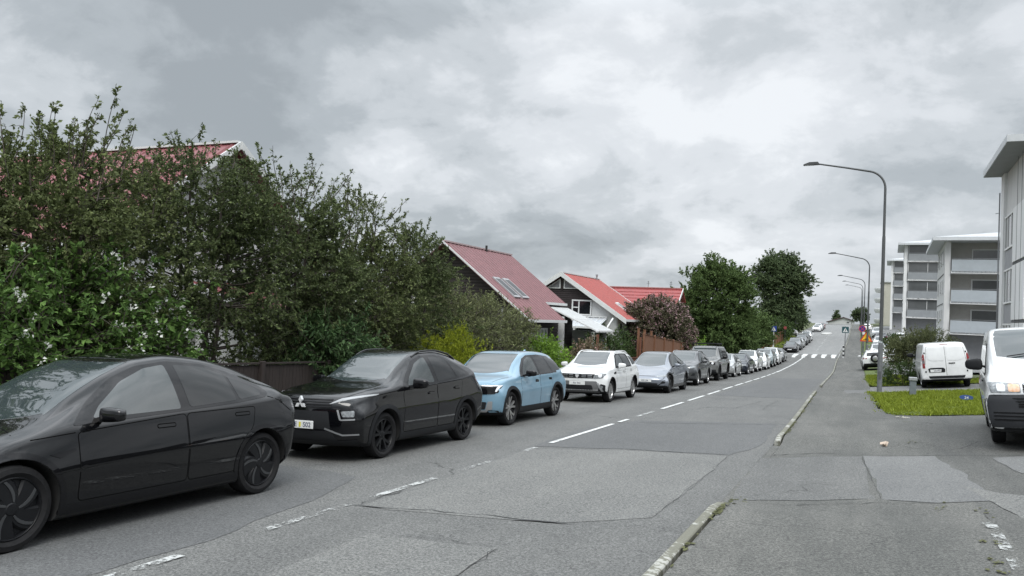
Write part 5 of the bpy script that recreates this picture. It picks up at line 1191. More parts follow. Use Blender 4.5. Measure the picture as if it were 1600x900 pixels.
def plant(name, label, cat, x, y, env, ncl=40, ntw=14, nlf=22, ll=.06, lw=.028, tw=.55, lm=None, stems=3, sr=.05, group=None, up=.35, shoots=0, shoot_h=1.0, droop=.25,
          flower=None, bias=1.9, tk=3, cluster_r=.42, flat=.3, jit=.55, bark=None, z0=None, stub=True):
    z = gz(x, y) if z0 is None else z0
    root = empty(name, (x, y, z - .03), label=label, cat=cat, group=group)
    E = np.array(env, float); vol = E[:, 3] * E[:, 4] * E[:, 5]; T = Tubes(); cen = np.average(E[:, :3], axis=0, weights=vol)
    # clusters in the envelope
    ei = rng.choice(len(E), ncl, p=vol / vol.sum()); d = rng.normal(0, 1, (ncl, 3)); d /= np.linalg.norm(d, axis=1)[:, None]
    rr = rng.random(ncl) ** (1 / (3. * bias / 1.5)); C = E[ei, :3] + d * rr[:, None] * E[ei, 3:] * (1 - cluster_r * .25)
    C[:, 2] = np.maximum(C[:, 2], .15)
    # stems and limbs
    tops = []
    for k in range(stems):
        a = 2*np.pi*(k + rng.random()*.5)/stems; sp = (.0 if stems == 1 else .25) ; top = cen + np.array([math.cos(a), math.sin(a), 0]) * np.mean(E[:, 3:5]) * (.0 if stems == 1 else .35) ; top[2] = np.max(E[:, 2] + E[:, 5] * .55)
        b0 = np.array([math.cos(a) * sp, math.sin(a) * sp, 0.]); mid = b0 + (top - b0) * .5 + rng.normal(0, .12, 3); P = bez(b0, mid, top, 12); T.add(P, sr, sr * .25, 7); tops.append(P)
    allp = np.vstack(tops); LP = []; LD = []
    for q in C:
        dd = np.linalg.norm(allp - q, axis=1) + np.maximum(0, allp[:, 2] - q[2] + .25) * 1.2; j = int(np.argmin(dd)); a = allp[j]
        m_ = (a + q) / 2 + np.array([0, 0, -.12 + .1 * rng.random()]) * np.linalg.norm(q - a) + rng.normal(0, .06, 3)
        T.add(bez(a, m_, q, 6), sr * .42, sr * .10, 4)
        outd = (q - cen) / (E[0, 3:] + .01); outd /= np.linalg.norm(outd) + 1e-9
        nt_ = max(4, int(rng.normal(ntw, ntw * .25)))
        for _ in range(nt_):
            st = q + rng.normal(0, cluster_r * .45, 3); di = outd * .8 + rng.normal(0, .75, 3) + np.array([0, 0, up]); di /= np.linalg.norm(di)
            l = tw * rng.uniform(.5, 1.25); e = st + di * l + np.array([0, 0, -.10 * l]); e[2] = max(e[2], .06)
            P = bez(st, st + di * l * .55, e, 4)
            if tk: T.add(P, .006, .0025, tk)
            nl = max(4, int(rng.normal(nlf, nlf * .3))); t = rng.random(nl) ** .8; Q = (1-t)[:, None]**2*P[0] + 2*(t*(1-t))[:, None]*(P[0]+(P[-1]-P[0])*.55) + (t*t)[:, None]*P[-1]
            LP.append(Q + rng.normal(0, .012, (nl, 3))); LD.append(np.repeat(di[None], nl, 0) * .8)
    for _ in range(shoots):                                        # long upright shoots above the crown
        k = rng.integers(len(E)); a = rng.uniform(0, 2*np.pi); r_ = math.sqrt(rng.random()) * .8
        b0 = E[k, :3] + np.array([math.cos(a) * E[k, 3] * r_, math.sin(a) * E[k, 4] * r_, E[k, 5] * math.sqrt(1 - r_*r_) * .8]); h = shoot_h * rng.uniform(.5, 1.15)
        e = b0 + np.array([rng.normal(0, .22) * h + math.cos(a) * .25 * h, rng.normal(0, .22) * h + math.sin(a) * .25 * h, h]); P = bez(b0, (b0 + e) / 2 + rng.normal(0, .08, 3), e, 7); T.add(P, .014, .004, 4)
        for _ in range(int(9 * h) + 3):
            t = rng.random() ** .8; s0 = P[0] * (1-t) + P[-1] * t; di = (e - b0) / h * .7 + rng.normal(0, .6, 3); di /= np.linalg.norm(di); l = rng.uniform(.12, .42) * (1.2 - t)
            Pb = np.stack([s0, s0 + di * l * .5, s0 + di * l]); T.add(Pb, .005, .002, 3); nl = int(8 + 26 * l * rng.random()); tt = rng.random(nl)[:, None]
            LP.append(s0 + di * l * tt + rng.normal(0, .014, (nl, 3))); LD.append(np.repeat(di[None], nl, 0))
    LP = np.vstack(LP); LD = np.vstack(LD)
    T.build('trunk', bark or M_BARK, root)
    leaves_mesh('crown', LP, LD, ll, lw, lm, droop, jit, parent=root, flat=flat)
    if flower:
        fm, nf_, fs, npet, spread, zmin = flower
        out_ = LP - cen; rad = np.linalg.norm(out_ / np.mean(E[:, 3:], 0), axis=1); ok = np.where((rad > np.quantile(rad, .6)) & (LP[:, 2] > zmin))[0]
        idx = rng.choice(ok, nf_); B = LP[idx]; B = B + out_[idx] / (np.linalg.norm(out_[idx], axis=1)[:, None]) * .06
        B = np.repeat(B, npet, 0) + rng.normal(0, spread, (nf_ * npet, 3)) * np.array([1, 1, 1.4])
        leaves_mesh('flowers', B, np.repeat(out_[idx] / np.linalg.norm(out_[idx], axis=1)[:, None], npet, 0), fs, fs * .8, fm, 0, .9, parent=root)['kind'] = 'stuff'
    return root
G_TREE = 'bushy trees behind the kerbside fence'
X_ = -12.4
plant('deciduous_tree', 'loose leafy tree at the left picture edge, tallest wispy shoots of the row', 'tree', X_, 8.6, [(0, 0, 2.5, 2.0, 2.2, 2.1), (0, .2, 3.7, 1.4, 1.6, .9)], 128, 17, 42, .060, .033, .46, LF_WIL, 4, .06, G_TREE, shoots=40, shoot_h=1.2)
plant('deciduous_tree', 'leafy tree half cut off by the left picture edge', 'tree', X_ - .2, 5.4, [(0, 0, 2.3, 2.0, 1.9, 2.1)], 84, 16, 40, .060, .033, .46, LF_WIL, 4, .06, G_TREE, shoots=26, shoot_h=1.1)
plant('deciduous_tree', 'dense round dark tree in front of the red roof ridge', 'tree', X_ + .1, 11.7, [(0, 0, 2.6, 2.0, 2.2, 2.5), (0, 0, 4.2, 1.6, 1.7, 1.35)], 130, 17, 42, .056, .031, .44, LF_DARK, 4, .06, G_TREE, shoots=14, shoot_h=.5)
plant('deciduous_tree', 'dark tree with spiky top behind the black crossover', 'tree', X_ + .1, 14.3, [(0, 0, 2.5, 1.9, 1.9, 2.4), (0, .1, 4.1, 1.2, 1.3, 1.1)], 116, 17, 42, .056, .031, .44, LF_DARK, 4, .06, G_TREE, shoots=26, shoot_h=1.0)
plant('deciduous_tree', 'dark tree between the spiky topped one and the last of the thicket', 'tree', X_ + .1, 17.0, [(0, 0, 2.5, 1.9, 2.0, 2.4), (0, 0, 4.2, 1.2, 1.4, 1.0)], 112, 17, 40, .057, .031, .44, LF_WIL, 4, .06, G_TREE, shoots=22, shoot_h=.9)
plant('deciduous_tree', 'dark tree ending the thicket beside the brown gabled house', 'tree', X_, 20.0, [(0, 0, 2.3, 1.7, 1.8, 2.3), (-.1, -.2, 3.8, 1.2, 1.3, 1.0)], 104, 17, 40, .057, .032, .44, LF_DARK, 4, .06, G_TREE, shoots=12, shoot_h=.6)
plant('willow_bush', 'broad grey-green willow bush in front of the brown gabled house', 'bush', -12.6, 24.4, [(0, -1.2, 1.9, 1.5, 2.2, 1.7), (0, 1.7, 1.55, 1.5, 2.5, 1.6)], 190, 17, 26, .085, .026, .55, LF_OLIVE, 6, .045, 'garden shrubs along the left kerb', shoots=10, shoot_h=.5)
plant('flowering_bush', 'fresh green bush with white flowers behind the black fastback', 'bush', -11.25, 7.5, [(0, -1.2, 1.35, 1.15, 2.2, 1.45), (.1, 1.0, 1.3, 1.1, 1.7, 1.5)], 190, 15, 17, .09, .046, .5, LF_JAS, 6, .03, 'garden shrubs along the left kerb', flower=(FL_WHITE, 300, .046, 7, .026, .2), shoots=16, shoot_h=.4, droop=.35, flat=1.0)
plant('rowan_shrub', 'dark shrub with long drooping leaflets beside the dark fence', 'shrub', -10.75, 14.3, [(0, 0, 1.1, .75, 1.1, 1.0)], 52, 13, 22, .12, .034, .5, LF_ROW, 4, .03, 'garden shrubs along the left kerb', droop=.5, flat=1.2)
plant('round_shrub', 'bright yellow-green shrub behind the black crossover', 'shrub', -10.85, 19.9, [(0, 0, .85, .85, 1.25, 1.05)], 110, 18, 34, .05, .016, .30, LF_YEL, 5, .02, 'garden shrubs along the left kerb', up=.6, droop=-.3, tk=0)
plant('round_shrub', 'mid green shrub behind the roof of the sky blue SUV', 'shrub', -10.8, 27.0, [(0, 0, .8, .85, 2.1, 1.0)], 60, 15, 20, .07, .032, .34, LF_GREEN, 5, .02, 'garden shrubs along the left kerb', tk=0)
plant('round_shrub', 'brownish pink flowering shrub left of the timber gate', 'shrub', -10.9, 32.6, [(0, 0, .8, .75, 1.5, .95)], 40, 14, 22, .07, .035, .4, LF_PINK, 4, .02, 'garden shrubs along the left kerb', flower=(FL_PINK, 60, .05, 6, .04, .3), tk=0)
plant('hedge', 'dark hedge behind the timber gate posts', 'hedge', -12.2, 39.4, [(0, -2.4, .9, .8, 2.0, 1.15), (0, 0, 1.0, .8, 2.0, 1.2), (0, 2.4, 1.1, .8, 2.0, 1.25)], 110, 15, 20, .08, .045, .36, LF_HEDGE, 6, .03, tk=0)
plant('lilac_bush', 'big round bush with mauve flowers behind the timber fence', 'bush', -13.1, 54.5, [(0, 0, 2.5, 2.75, 2.8, 2.55)], 310, 16, 28, .10, .064, .45, LF_LIL, 6, .06, flower=(FL_LILAC, 1150, .08, 8, .07, 1.0), tk=0)
plant('round_shrub', 'light green shrub right of the mauve flowering bush', 'shrub', -11.2, 58.5, [(0, 0, 1.0, 1.1, 1.5, 1.1)], 40, 14, 16, .11, .06, .4, LF_GREEN, 4, .03, 'garden shrubs along the left kerb', tk=0)
G_FAR = 'tall trees further up the left side'
plant('broad_tree', 'broad dense green tree beyond the timber fence, left of the taller dark one', 'tree', -11.9, 73, [(0, 0, 5.4, 4.0, 4.0, 4.2), (0, 0, 2.6, 4.2, 4.2, 2.4), (.1, .6, 8.7, 1.3, 1.3, 1.9), (-1.9, -.6, 7.6, 1.2, 1.2, 1.7), (1.7, -.5, 7.3, 1.4, 1.3, 1.6), (-3.3, 0, 5.2, 1.2, 1.4, 2.0)], 330, 18, 32, .14, .09, .75, LF_CONI, 1, .22, G_FAR, up=.6, droop=.0, tk=0, cluster_r=.7)
plant('broad_tree', 'smaller rounded green tree at the right foot of the broad dense one', 'tree', -11.6, 93, [(0, 0, 2.8, 2.7, 2.7, 2.6)], 130, 16, 22, .16, .11, .75, LF_GREEN if False else LF_CONI, 1, .14, G_FAR, tk=0, cluster_r=.6)
plant('tall_tree', 'tall dark poplar-like tree with gaps in its crown, highest of the far trees', 'tree', -13.0, 150, [(0, 0, 10.5, 5.2, 5.2, 5.4), (0, 0, 5.0, 4.6, 4.6, 3.6), (-1.4, 0, 14.0, 1.9, 2.2, 2.6), (1.6, 0, 13.2, 1.8, 2.0, 2.4), (3.8, 0, 9.5, 1.8, 2, 2.6), (-4.4, 0, 10.6, 1.7, 2, 2.2)], 250, 17, 24, .24, .17, 1.2, LF_POP, 1, .35, G_FAR, tk=0, cluster_r=.95)
plant('tall_tree', 'lower dark tree at the right foot of the tall poplar-like one', 'tree', -12.2, 172, [(0, 0, 3.0, 3.0, 3.0, 3.0)], 80, 15, 16, .30, .2, 1.0, LF_POP, 1, .2, G_FAR, tk=0, cluster_r=.8)
plant('hedge', 'dark undergrowth below the far trees on the left', 'hedge', -12.2, 118, [(0, -20, 1.6, 1.6, 9, 1.6), (0, -4, 2.0, 1.8, 9, 2.0), (0, 13, 2.0, 1.8, 9, 2.2), (0, 27, 2.2, 1.8, 8, 2.4)], 240, 14, 14, .24, .15, .7, LF_HEDGE, 6, .1, tk=0, cluster_r=.7)
p = at(1440, 535, 43.); plant('round_shrub', 'loose grey-green shrub behind the rear of the white panel van', 'shrub', p[0], p[1], [(.1, 0, 1.75, 1.6, 1.3, .95), (-.9, .2, 1.35, 1.0, 1.0, .7)], 110, 15, 20, .075, .03, .5, LF_OLIVE, 6, .04, tk=0, shoots=14, shoot_h=.5)
p = at(1418, 566, 36.2); plant('hedge', 'low clipped hedge beside the white panel van', 'hedge', p[0] + .1, p[1], [(-.5, 0, .5, .75, .6, .55), (.5, 0, .5, .75, .6, .55)], 60, 15, 22, .045, .024, .2, LF_HEDGE, 6, .02, tk=0, cluster_r=.3)
# ------------------------------------------------------------------ houses on the left
M_WBROWN = mat('brown_clapboard', (.030, .024, .023), .75, noise=.35, nscale=5, bump=.2, bscale=40); M_WHITE = mat('white_paint', (.62, .63, .63), .6, noise=.12, nscale=6)
M_RENDER = mat('white_render', (.52, .53, .53), .85, noise=.15, nscale=4, bump=.15, bscale=60); M_WINDOW = mat('house_window_glass', (.012, .014, .016), .05, ior=1.6, noise=.2, nscale=.8)
M_ROOF_A = mat('roof_dusty_red', (.22, .066, .072), .5, noise=.25, nscale=2., streak=(1, .3, 1)); M_ROOF_B = mat('roof_faded_red', (.185, .080, .087), .55, noise=.22, nscale=2.2)
M_ROOF_C = mat('roof_bright_red', (.31, .044, .036), .45, noise=.16, nscale=2.); M_ROOF_D = mat('roof_red_tiles', (.29, .052, .050), .5, noise=.25, nscale=3.); M_DARK = mat('dark_trim', (.02, .018, .018), .7, noise=.3, nscale=8)
M_GREYWIN = mat('grey_blue_glass', (.095, .10, .102), .06, ior=1.6, noise=.3, nscale=.5)
def part(name, m, parent, fn, smooth=0.):
    mb = MB(); fn(mb); return mb.build(name, m, parent, smooth)
def roof_slope(name, m, parent, p0, p1, p2, p3, th=.10, ribs=0, rib_m=None, along=True):
    """sloping sheet: p0,p1 at the ridge, p3,p2 at the eave; ribs run down the slope"""
    p0, p1, p2, p3 = (Vector(p) for p in (p0, p1, p2, p3)); n = (p1 - p0).cross(p3 - p0).normalized(); n = n if n.z > 0 else -n
    mb = MB(); t = [p + n * 0 for p in (p0, p1, p2, p3)]; b = [p - n * th for p in (p0, p1, p2, p3)]
    mb.add(t + b, [(0, 1, 2, 3), (7, 6, 5, 4), (0, 4, 5, 1), (1, 5, 6, 2), (2, 6, 7, 3), (3, 7, 4, 0)])
    for i in range(ribs):
        u = (i + .5) / ribs
        if along: a, c = p0.lerp(p1, u), p3.lerp(p2, u); w = (p1 - p0).normalized() * .02
        else: a, c = p0.lerp(p3, u), p1.lerp(p2, u); w = (p3 - p0).normalized() * .025
        h = n * .035; a = a + n * .001; c = c + n * .001
        mb.add([a - w, a + w, a + h, c - w, c + w, c + h], [(0, 1, 2), (3, 5, 4), (0, 2, 5, 3), (1, 4, 5, 2)])
    return mb.build(name, m, parent)
def board(name, m, parent, a, b, w=.22, t=.04, dn=True, off=(0, 0, 0)):
    """a flat board from a to b standing on edge"""
    a, b, o = Vector(a), Vector(b), Vector(off); d = (b - a); up = Vector((0, 0, w)); s = d.cross(Vector((0, 0, 1))).normalized() * t
    mb = MB(); q = [a + o - up, b + o - up, b + o, a + o]; mb.add(q + [p + s for p in q], [(0, 1, 2, 3), (7, 6, 5, 4), (0, 4, 5, 1), (1, 5, 6, 2), (2, 6, 7, 3), (3, 7, 4, 0)])
    return mb.build(name, m, parent)
def window_y(parent, x0, x1, z0, z1, y, bars=(), hb=(), m=M_WINDOW, fm=M_WHITE, f=.07, name='window', d=-1):
    """window in a wall facing -Y (d=-1): frame with pane"""
    mb = MB(); yy = y + d * .04
    mb.box(((x0 + x1) / 2, yy, z1 - f / 2), (x1 - x0, .09, f)); mb.box(((x0 + x1) / 2, yy, z0 + f / 2), (x1 - x0, .10, f))
    for xx in (x0 + f / 2, x1 - f / 2): mb.box((xx, yy, (z0 + z1) / 2), (f, .085, z1 - z0 - 2 * f))
    for u in bars: mb.box((x0 + (x1 - x0) * u, yy, (z0 + z1) / 2), (f * .8, .08, z1 - z0 - 2 * f))
    for (u0, u1, v) in hb: mb.box((x0 + (x1 - x0) * (u0 + u1) / 2, yy, z0 + (z1 - z0) * v), ((x1 - x0) * (u1 - u0), .075, f * .8))
    w = mb.build(name, fm, parent); mb = MB(); mb.box(((x0 + x1) / 2, y + d * .012, (z0 + z1) / 2), (x1 - x0 - f, .02, z1 - z0 - f)); mb.build('pane', m, w); return w
G_H = 'red roofed houses along the left side'
M_SPANL = mat('skylight_frame', (.30, .30, .31), .5, noise=.15, nscale=4)
# brown house with faded roof, gable towards us
HB = empty('gabled_house', (-18, 32, 0), label='dark brown house with faded red roof and dark gable, left of the bright red roof', cat='house', group=G_H)
gB = gz(-18, 34) - .3
part('wall', M_WBROWN, HB, lambda b: (b.prism([(-4.0, gB), (4.0, gB), (4.0, 1.55), (0, 4.70), (-4.0, 1.55)], .35, 7.2, 'y')))
def claps(b):
    z = gB + .3
    while z < 4.4:
        hw = 4.0 if z < 1.5 else (4.7 - z) / (4.7 - 1.55) * 4.0
        b.box((0, .335, z), (hw * 2 - .05, .03, .11)); z += .15
    z = gB + .3
    while z < 1.45: b.box((4.01, 3.7, z), (.03, 6.6, .11)); z += .15
part('clapboards', mat('brown_boards', (.042, .034, .032), .7, noise=.3, nscale=7), HB, claps)
roof_slope('roof', M_ROOF_B, HB, (0, -.25, 4.92), (0, 4.5, 4.92), (4.62, 4.5, 1.40), (4.62, -.25, 1.40), .10, 12)
roof_slope('roof', M_ROOF_B, HB, (0, 4.5, 4.92), (0, 7.6, 4.92), (3.45, 7.6, 2.29), (3.45, 4.5, 2.29), .10, 8)
roof_slope('roof', M_ROOF_B, HB, (0, -.25, 4.92), (0, 7.6, 4.92), (-4.62, 7.6, 1.40), (-4.62, -.25, 1.40), .10, 18)
board('eave_board', M_WHITE, HB, (4.64, -.25, 1.42), (4.64, 4.5, 1.42), .13); board('eave_board', M_WHITE, HB, (3.47, 4.5, 2.31), (3.47, 7.6, 2.31), .13)
for sg in (1, -1): board('barge_board', M_WHITE, HB, (0, -.27, 4.95), (sg * 4.64, -.27, 1.43), .10, .03)
board('ridge_cap', mat('ridge_pale', (.42, .32, .32), .5, noise=.2, nscale=5), HB, (0, -.25, 4.99), (0, 7.6, 4.99), .07, .08)
sl = lambda x: 4.92 - x * (3.52 / 4.62)
for k in range(2):
    y0 = .75 + k * 1.05
    def sky(b, y0=y0):
        n = Vector((3.52, 0, 4.62)).normalized()
        for x0, x1 in ((2.15, 3.35),):
            a = [Vector((x0, y0, sl(x0))), Vector((x0, y0 + .72, sl(x0))), Vector((x1, y0 + .72, sl(x1))), Vector((x1, y0, sl(x1)))]
            b.add([p - n * .02 for p in a] + [p + n * .09 for p in a], [(4, 5, 6, 7), (0, 1, 5, 4), (1, 2, 6, 5), (2, 3, 7, 6), (3, 0, 4, 7)])
    w = part('roof_window', M_SPANL, HB, sky)
    def pane(b, y0=y0):
        n = Vector((3.52, 0, 4.62)).normalized(); x0, x1 = 2.25, 3.25
        a = [Vector((x0, y0 + .09, sl(x0))), Vector((x0, y0 + .63, sl(x0))), Vector((x1, y0 + .63, sl(x1))), Vector((x1, y0 + .09, sl(x1)))]; b.add([p + n * .094 for p in a], [(0, 1, 2, 3)])
    part('pane', M_WINDOW, w, pane)
part('vent_pipe', M_DARK, HB, lambda b: b.lathe([(.0, 5.15), (.06, 5.15), (.06, 4.8)], 10, (.1, 4.2, 0)))
def window_x(parent, y0, y1, z0, z1, x, bars=(), m=M_WINDOW, fm=M_WHITE, f=.07):
    mb = MB(); xx = x + .04
    for zz in (z1 - f / 2, z0 + f / 2): mb.box((xx, (y0 + y1) / 2, zz), (.09, y1 - y0, f))
    for yy in [y0 + f / 2, y1 - f / 2] + [y0 + (y1 - y0) * u for u in bars]: mb.box((xx, yy, (z0 + z1) / 2), (.085, f, z1 - z0 - 2 * f))
    w = mb.build('window', fm, parent); mb = MB(); mb.box((x + .015, (y0 + y1) / 2, (z0 + z1) / 2), (.02, y1 - y0 - f, z1 - z0 - f)); mb.build('pane', m, w); return w
M_BLIND = mat('window_with_blind', (.32, .34, .36), .3, noise=.5, nscale=3., col2=(.08, .09, .10), streak=(.1, .1, 4))
window_x(HB, 1.3, 2.1, -.3, 1.0, 4.03, (.5,), M_BLIND); window_x(HB, 2.4, 3.3, -.3, 1.0, 4.03, (.5,), M_BLIND)
part('corner_board', M_WHITE, HB, lambda b: b.box((4.04, .30, (gB + 1.45) / 2), (.12, .12, 1.45 - gB))); part('corner_board', M_WHITE, HB, lambda b: b.box((3.0, .30, (gB + 1.9) / 2), (.10, .08, 1.9 - gB)))
window_y(HB, -3.30, -2.95, 2.55, 3.05, .32, (), (), M_WHITE); window_y(HB, -2.85, -2.2, 2.62, 2.98, .32, (.5,), (), M_BLIND)
part('door', M_DARK, HB, lambda b: b.box((-2.35, .30, 1.9), (.75, .08, 1.25))); window_y(HB, -1.9, -1.55, 1.3, 2.5, .32, (), (), M_WHITE)
# white lean-to between the brown house and the next
def lean(b):
    for k in range(9):
        t = k / 8; y = 5.0 + t * 2.6
        b.tube([(3.5, y, 2.05), (6.1, y, .95)], .045, 4)
    for x, z in ((3.5, 2.05), (4.8, 1.5), (6.1, .95)): b.box((x, 6.3, z - .02), (.10, 2.75, .09))
lt = part('lean_to', M_WHITE, HB, lean)
part('glass', mat('clear_roof_sheet', (.45, .48, .50), .15, noise=.25, nscale=2), lt, lambda b: b.add([(3.5, 5.0, 2.02), (3.5, 7.6, 2.02), (6.1, 7.6, .92), (6.1, 5.0, .92)], [(0, 1, 2, 3)]))
part('post', M_WHITE, lt, lambda b: b.box((5.9, 5.05, (gB + .9) / 2), (.12, .12, .9 - gB))); part('post', M_WHITE, lt, lambda b: b.box((4.15, 5.05, (gB + 1.6) / 2), (.35, .12, 1.6 - gB)))
part('wall', M_RENDER, lt, lambda b: (b.box((4.9, 7.4, (gB + .9) / 2), (1.9, .12, .9 - gB)))); window_y(lt, 4.4, 5.0, -.6, .45, 7.32, (.5,), (), M_WINDOW)
# bright red roofed house with white barge boards
HC = empty('gabled_house', (-18.87, 50, 0), label='house with bright red roof, broad white barge boards and white framed gable window', cat='house', group=G_H)
gC = gz(-18, 52) - .3
part('wall', M_WBROWN, HC, lambda b: b.prism([(-3.9, gC), (4.0, gC), (4.0, 1.75), (0, 4.38), (-3.9, 1.7)], .45, 8.2, 'y'))
def claps2(b):
    z = 1.7
    while z < 4.1:
        hw = max(.1, (4.3 - z) / 2.6 * 4.0); b.box((0 if z > 2.8 else -1.1, .432, z), (hw * 2 * .93 if z > 2.8 else 5.5 - (2.8 - z), .03, .10)); z += .14
part('clapboards', mat('brown_boards_dark', (.038, .028, .030), .7, noise=.3, nscale=7), HC, claps2)
part('white_wall', M_RENDER, HC, lambda b: b.prism([(2.25, gC), (4.03, gC), (4.03, 1.72), (2.25, 2.85)], .36, .46, 'y'))
part('white_wall', M_RENDER, HC, lambda b: b.box((4.03, 2.2, (gC + 1.7) / 2), (.10, 3.6, 1.7 - gC)))
roof_slope('roof', M_ROOF_C, HC, (0, 0, 4.62), (0, 8.6, 4.62), (4.75, 8.6, 1.55), (4.75, 0, 1.55), .12, 20)
roof_slope('roof', M_ROOF_C, HC, (0, 0, 4.62), (0, 8.6, 4.62), (-4.75, 8.6, 1.55), (-4.75, 0, 1.55), .12, 20)
for sg in (1, -1): board('barge_board', M_WHITE, HC, (0, -.05, 4.70), (sg * 4.8, -.05, 1.60), .34, .06 * -sg)
board('eave_board', M_WHITE, HC, (4.78, 0, 1.58), (4.78, 8.6, 1.58), .16); board('ridge_cap', M_WHITE, HC, (0, 0, 4.69), (0, 8.6, 4.69), .07, .09)
board('barge_board', M_WHITE, HC, (0, 8.66, 4.68), (4.8, 8.66, 1.58), .2, .05)
def sky_c(b, g=0., hgt=.09):
    n = Vector((3.07, 0, 4.75)).normalized(); zz = lambda x: 4.62 - x * 3.07 / 4.75; x0, x1 = 3.0 + g, 4.1 - g; y0, y1 = 3.2 + g, 4.0 - g
    a = [Vector((x0, y0, zz(x0))), Vector((x0, y1, zz(x0))), Vector((x1, y1, zz(x1))), Vector((x1, y0, zz(x1)))]
    b.add([p - n * .02 for p in a] + [p + n * hgt for p in a], [(4, 5, 6, 7), (0, 1, 5, 4), (1, 2, 6, 5), (2, 3, 7, 6), (3, 0, 4, 7)])
wc = part('roof_window', M_WHITE, HC, sky_c); part('pane', M_WINDOW, wc, lambda b: sky_c(b, .10, .096))
part('vent_pipe', M_SATIN, HC, lambda b: b.lathe([(0, 5.0), (.09, 4.98), (.1, 4.86), (.06, 4.8), (.06, 4.5)], 10, (.15, 7.6, 0)))
window_y(HC, .78, 2.22, 1.72, 2.78, .40, (.36,), ((0, .36, .5),), M_WINDOW, M_WHITE, .09)
for sg in (1, -1):
    w = part('gable_window', M_WHITE, HC, lambda b: b.prism([(sg*.12, 3.52), (sg*1.22, 3.52), (sg*.12, 4.22)], .34, .40, 'y'))
    part('pane', mat('pale_window_glass', (.16, .18, .19), .1, noise=.3, nscale=2), w, lambda b: b.prism([(sg*.2, 3.59), (sg*.98, 3.59), (sg*.2, 4.08)], .325, .338, 'y'))
part('king_post', M_WBROWN, HC, lambda b: b.box((0, .37, 4.0), (.14, .1, 1.1)))
def cons(b):
    for k in range(8): x = .35 + k * .42; b.tube([(x, .35, 1.62), (x + .0, -1.9, .95)], .03, 4)
    b.box((1.8, -1.9, .93), (3.3, .1, .12)); b.box((1.8, .30, 1.66), (3.2, .08, .08))
cn = part('conservatory', M_WHITE, HC, cons)
part('glass_roof', mat('white_roof_sheet', (.50, .53, .56), .3, noise=.15, nscale=2), cn, lambda b: b.add([(.3, .34, 1.59), (3.4, .34, 1.59), (3.4, -1.95, .92), (.3, -1.95, .92)], [(0, 1, 2, 3)]))
part('pane', M_WINDOW, cn, lambda b: b.box((1.8, -1.78, .3), (3.2, .04, 1.15)))
def struts(b):
    b.tube([(3.45, -1.9, -.1), (4.0, -.4, 1.6)], .07, 4); b.tube([(1.2, -1.9, .25), (2.0, -1.85, .9)], .05, 4); b.box((1.8, -1.88, -.05), (3.3, .1, .14))
    for x in (.3, 1.8, 3.3): b.box((x, -1.88, (gC + .9) / 2), (.1, .1, .9 - gC))
part('strut', M_WHITE, cn, struts)
part('window', M_WINDOW, HC, lambda b: b.box((4.11, 1.2, .9), (.03, .3, .7)))
# red tiled wing behind
HD = empty('gabled_house', (-18.0, 66, 0), label='long low house whose red ridge runs sideways behind the bright red roof', cat='house', group=G_H)
gD = gz(-17, 66) - .3
part('wall', M_RENDER, HD, lambda b: b.prism([(-3.4, gD), (1.2, gD), (1.2, 3.2), (0, 4.15), (-3.4, 1.7)], -8, 3.9, 'x'))
roof_slope('roof', M_ROOF_D, HD, (-8.3, 0, 4.36), (4.3, 0, 4.36), (4.3, -4.2, 1.35), (-8.3, -4.2, 1.35), .12, 11, None, False)
roof_slope('roof', M_ROOF_D, HD, (-8.3, 0, 4.36), (4.3, 0, 4.36), (4.3, 1.5, 3.28), (-8.3, 1.5, 3.28), .12, 11, None, False)
board('ridge_cap', mat('ridge_red_pale', (.45, .20, .19), .5, noise=.2, nscale=5), HD, (-8.3, 0, 4.43), (4.3, 0, 4.43), .08, .1); 
board('barge_board', M_WHITE, HD, (4.36, 0, 4.42), (4.36, -4.25, 1.38), .24, .05)
for x in (1.2, 3.2): part('antenna', M_DARK, HD, lambda b: (b.tube([(x, .3, 4.2), (x, .3, 5.0)], .02, 5), b.tube([(x - .15, .3, 4.75), (x + .15, .3, 4.75)], .015, 4), b.tube([(x - .1, .3, 4.9), (x + .1, .3, 4.9)], .015, 4)))
# big house behind the thicket, gable towards the street
HA = empty('gabled_house', (-16, 16.4, 0), label='large house with dusty red roof, mostly hidden by the thicket of trees', cat='house', group=G_H)
gA = gz(-16, 16) - .3
part('wall', M_RENDER, HA, lambda b: b.prism([(-3.9, gA), (3.9, gA), (3.9, 3.0), (0, 5.85), (-3.9, 3.0)], -16, -.4, 'x'))
roof_slope('roof', M_ROOF_A, HA, (-16.3, 0, 6.12), (0, 0, 6.12), (0, -4.5, 2.82), (-16.3, -4.5, 2.82), .1, 40)
roof_slope('roof', M_ROOF_A, HA, (-16.3, 0, 6.12), (0, 0, 6.12), (0, 4.5, 2.82), (-16.3, 4.5, 2.82), .1, 40)
for sg in (1, -1): board('barge_board', M_WHITE, HA, (.05, 0, 6.16), (.05, sg * 4.55, 2.86), .22, .05)
board('eave_board', M_WHITE, HA, (-16.3, -4.53, 2.84), (0, -4.53, 2.84), .22); board('ridge_cap', M_WHITE, HA, (-16.3, 0, 6.18), (0, 0, 6.18), .06, .1)
for x0 in (-3.2, -6.4, -9.6): window_y(HA, x0 - .8, x0 + .8, .6, 2.2, -3.9, (.5,), ())
pA = part('porch', M_RENDER, HA, lambda b: b.box((.95, .3, (gA + 1.1) / 2), (2.3, 2.6, 1.1 - gA)))
roof_slope('porch_roof', M_ROOF_A, pA, (-.3, -1.4, 2.15), (-.3, 2.0, 2.15), (2.7, 2.0, 1.42), (2.7, -1.4, 1.42), .08, 8)
board('eave_board', M_WHITE, pA, (2.72, -1.4, 1.44), (2.72, 2.0, 1.44), .16); board('barge_board', M_WHITE, pA, (-.3, -1.42, 2.17), (2.7, -1.42, 1.44), .16)
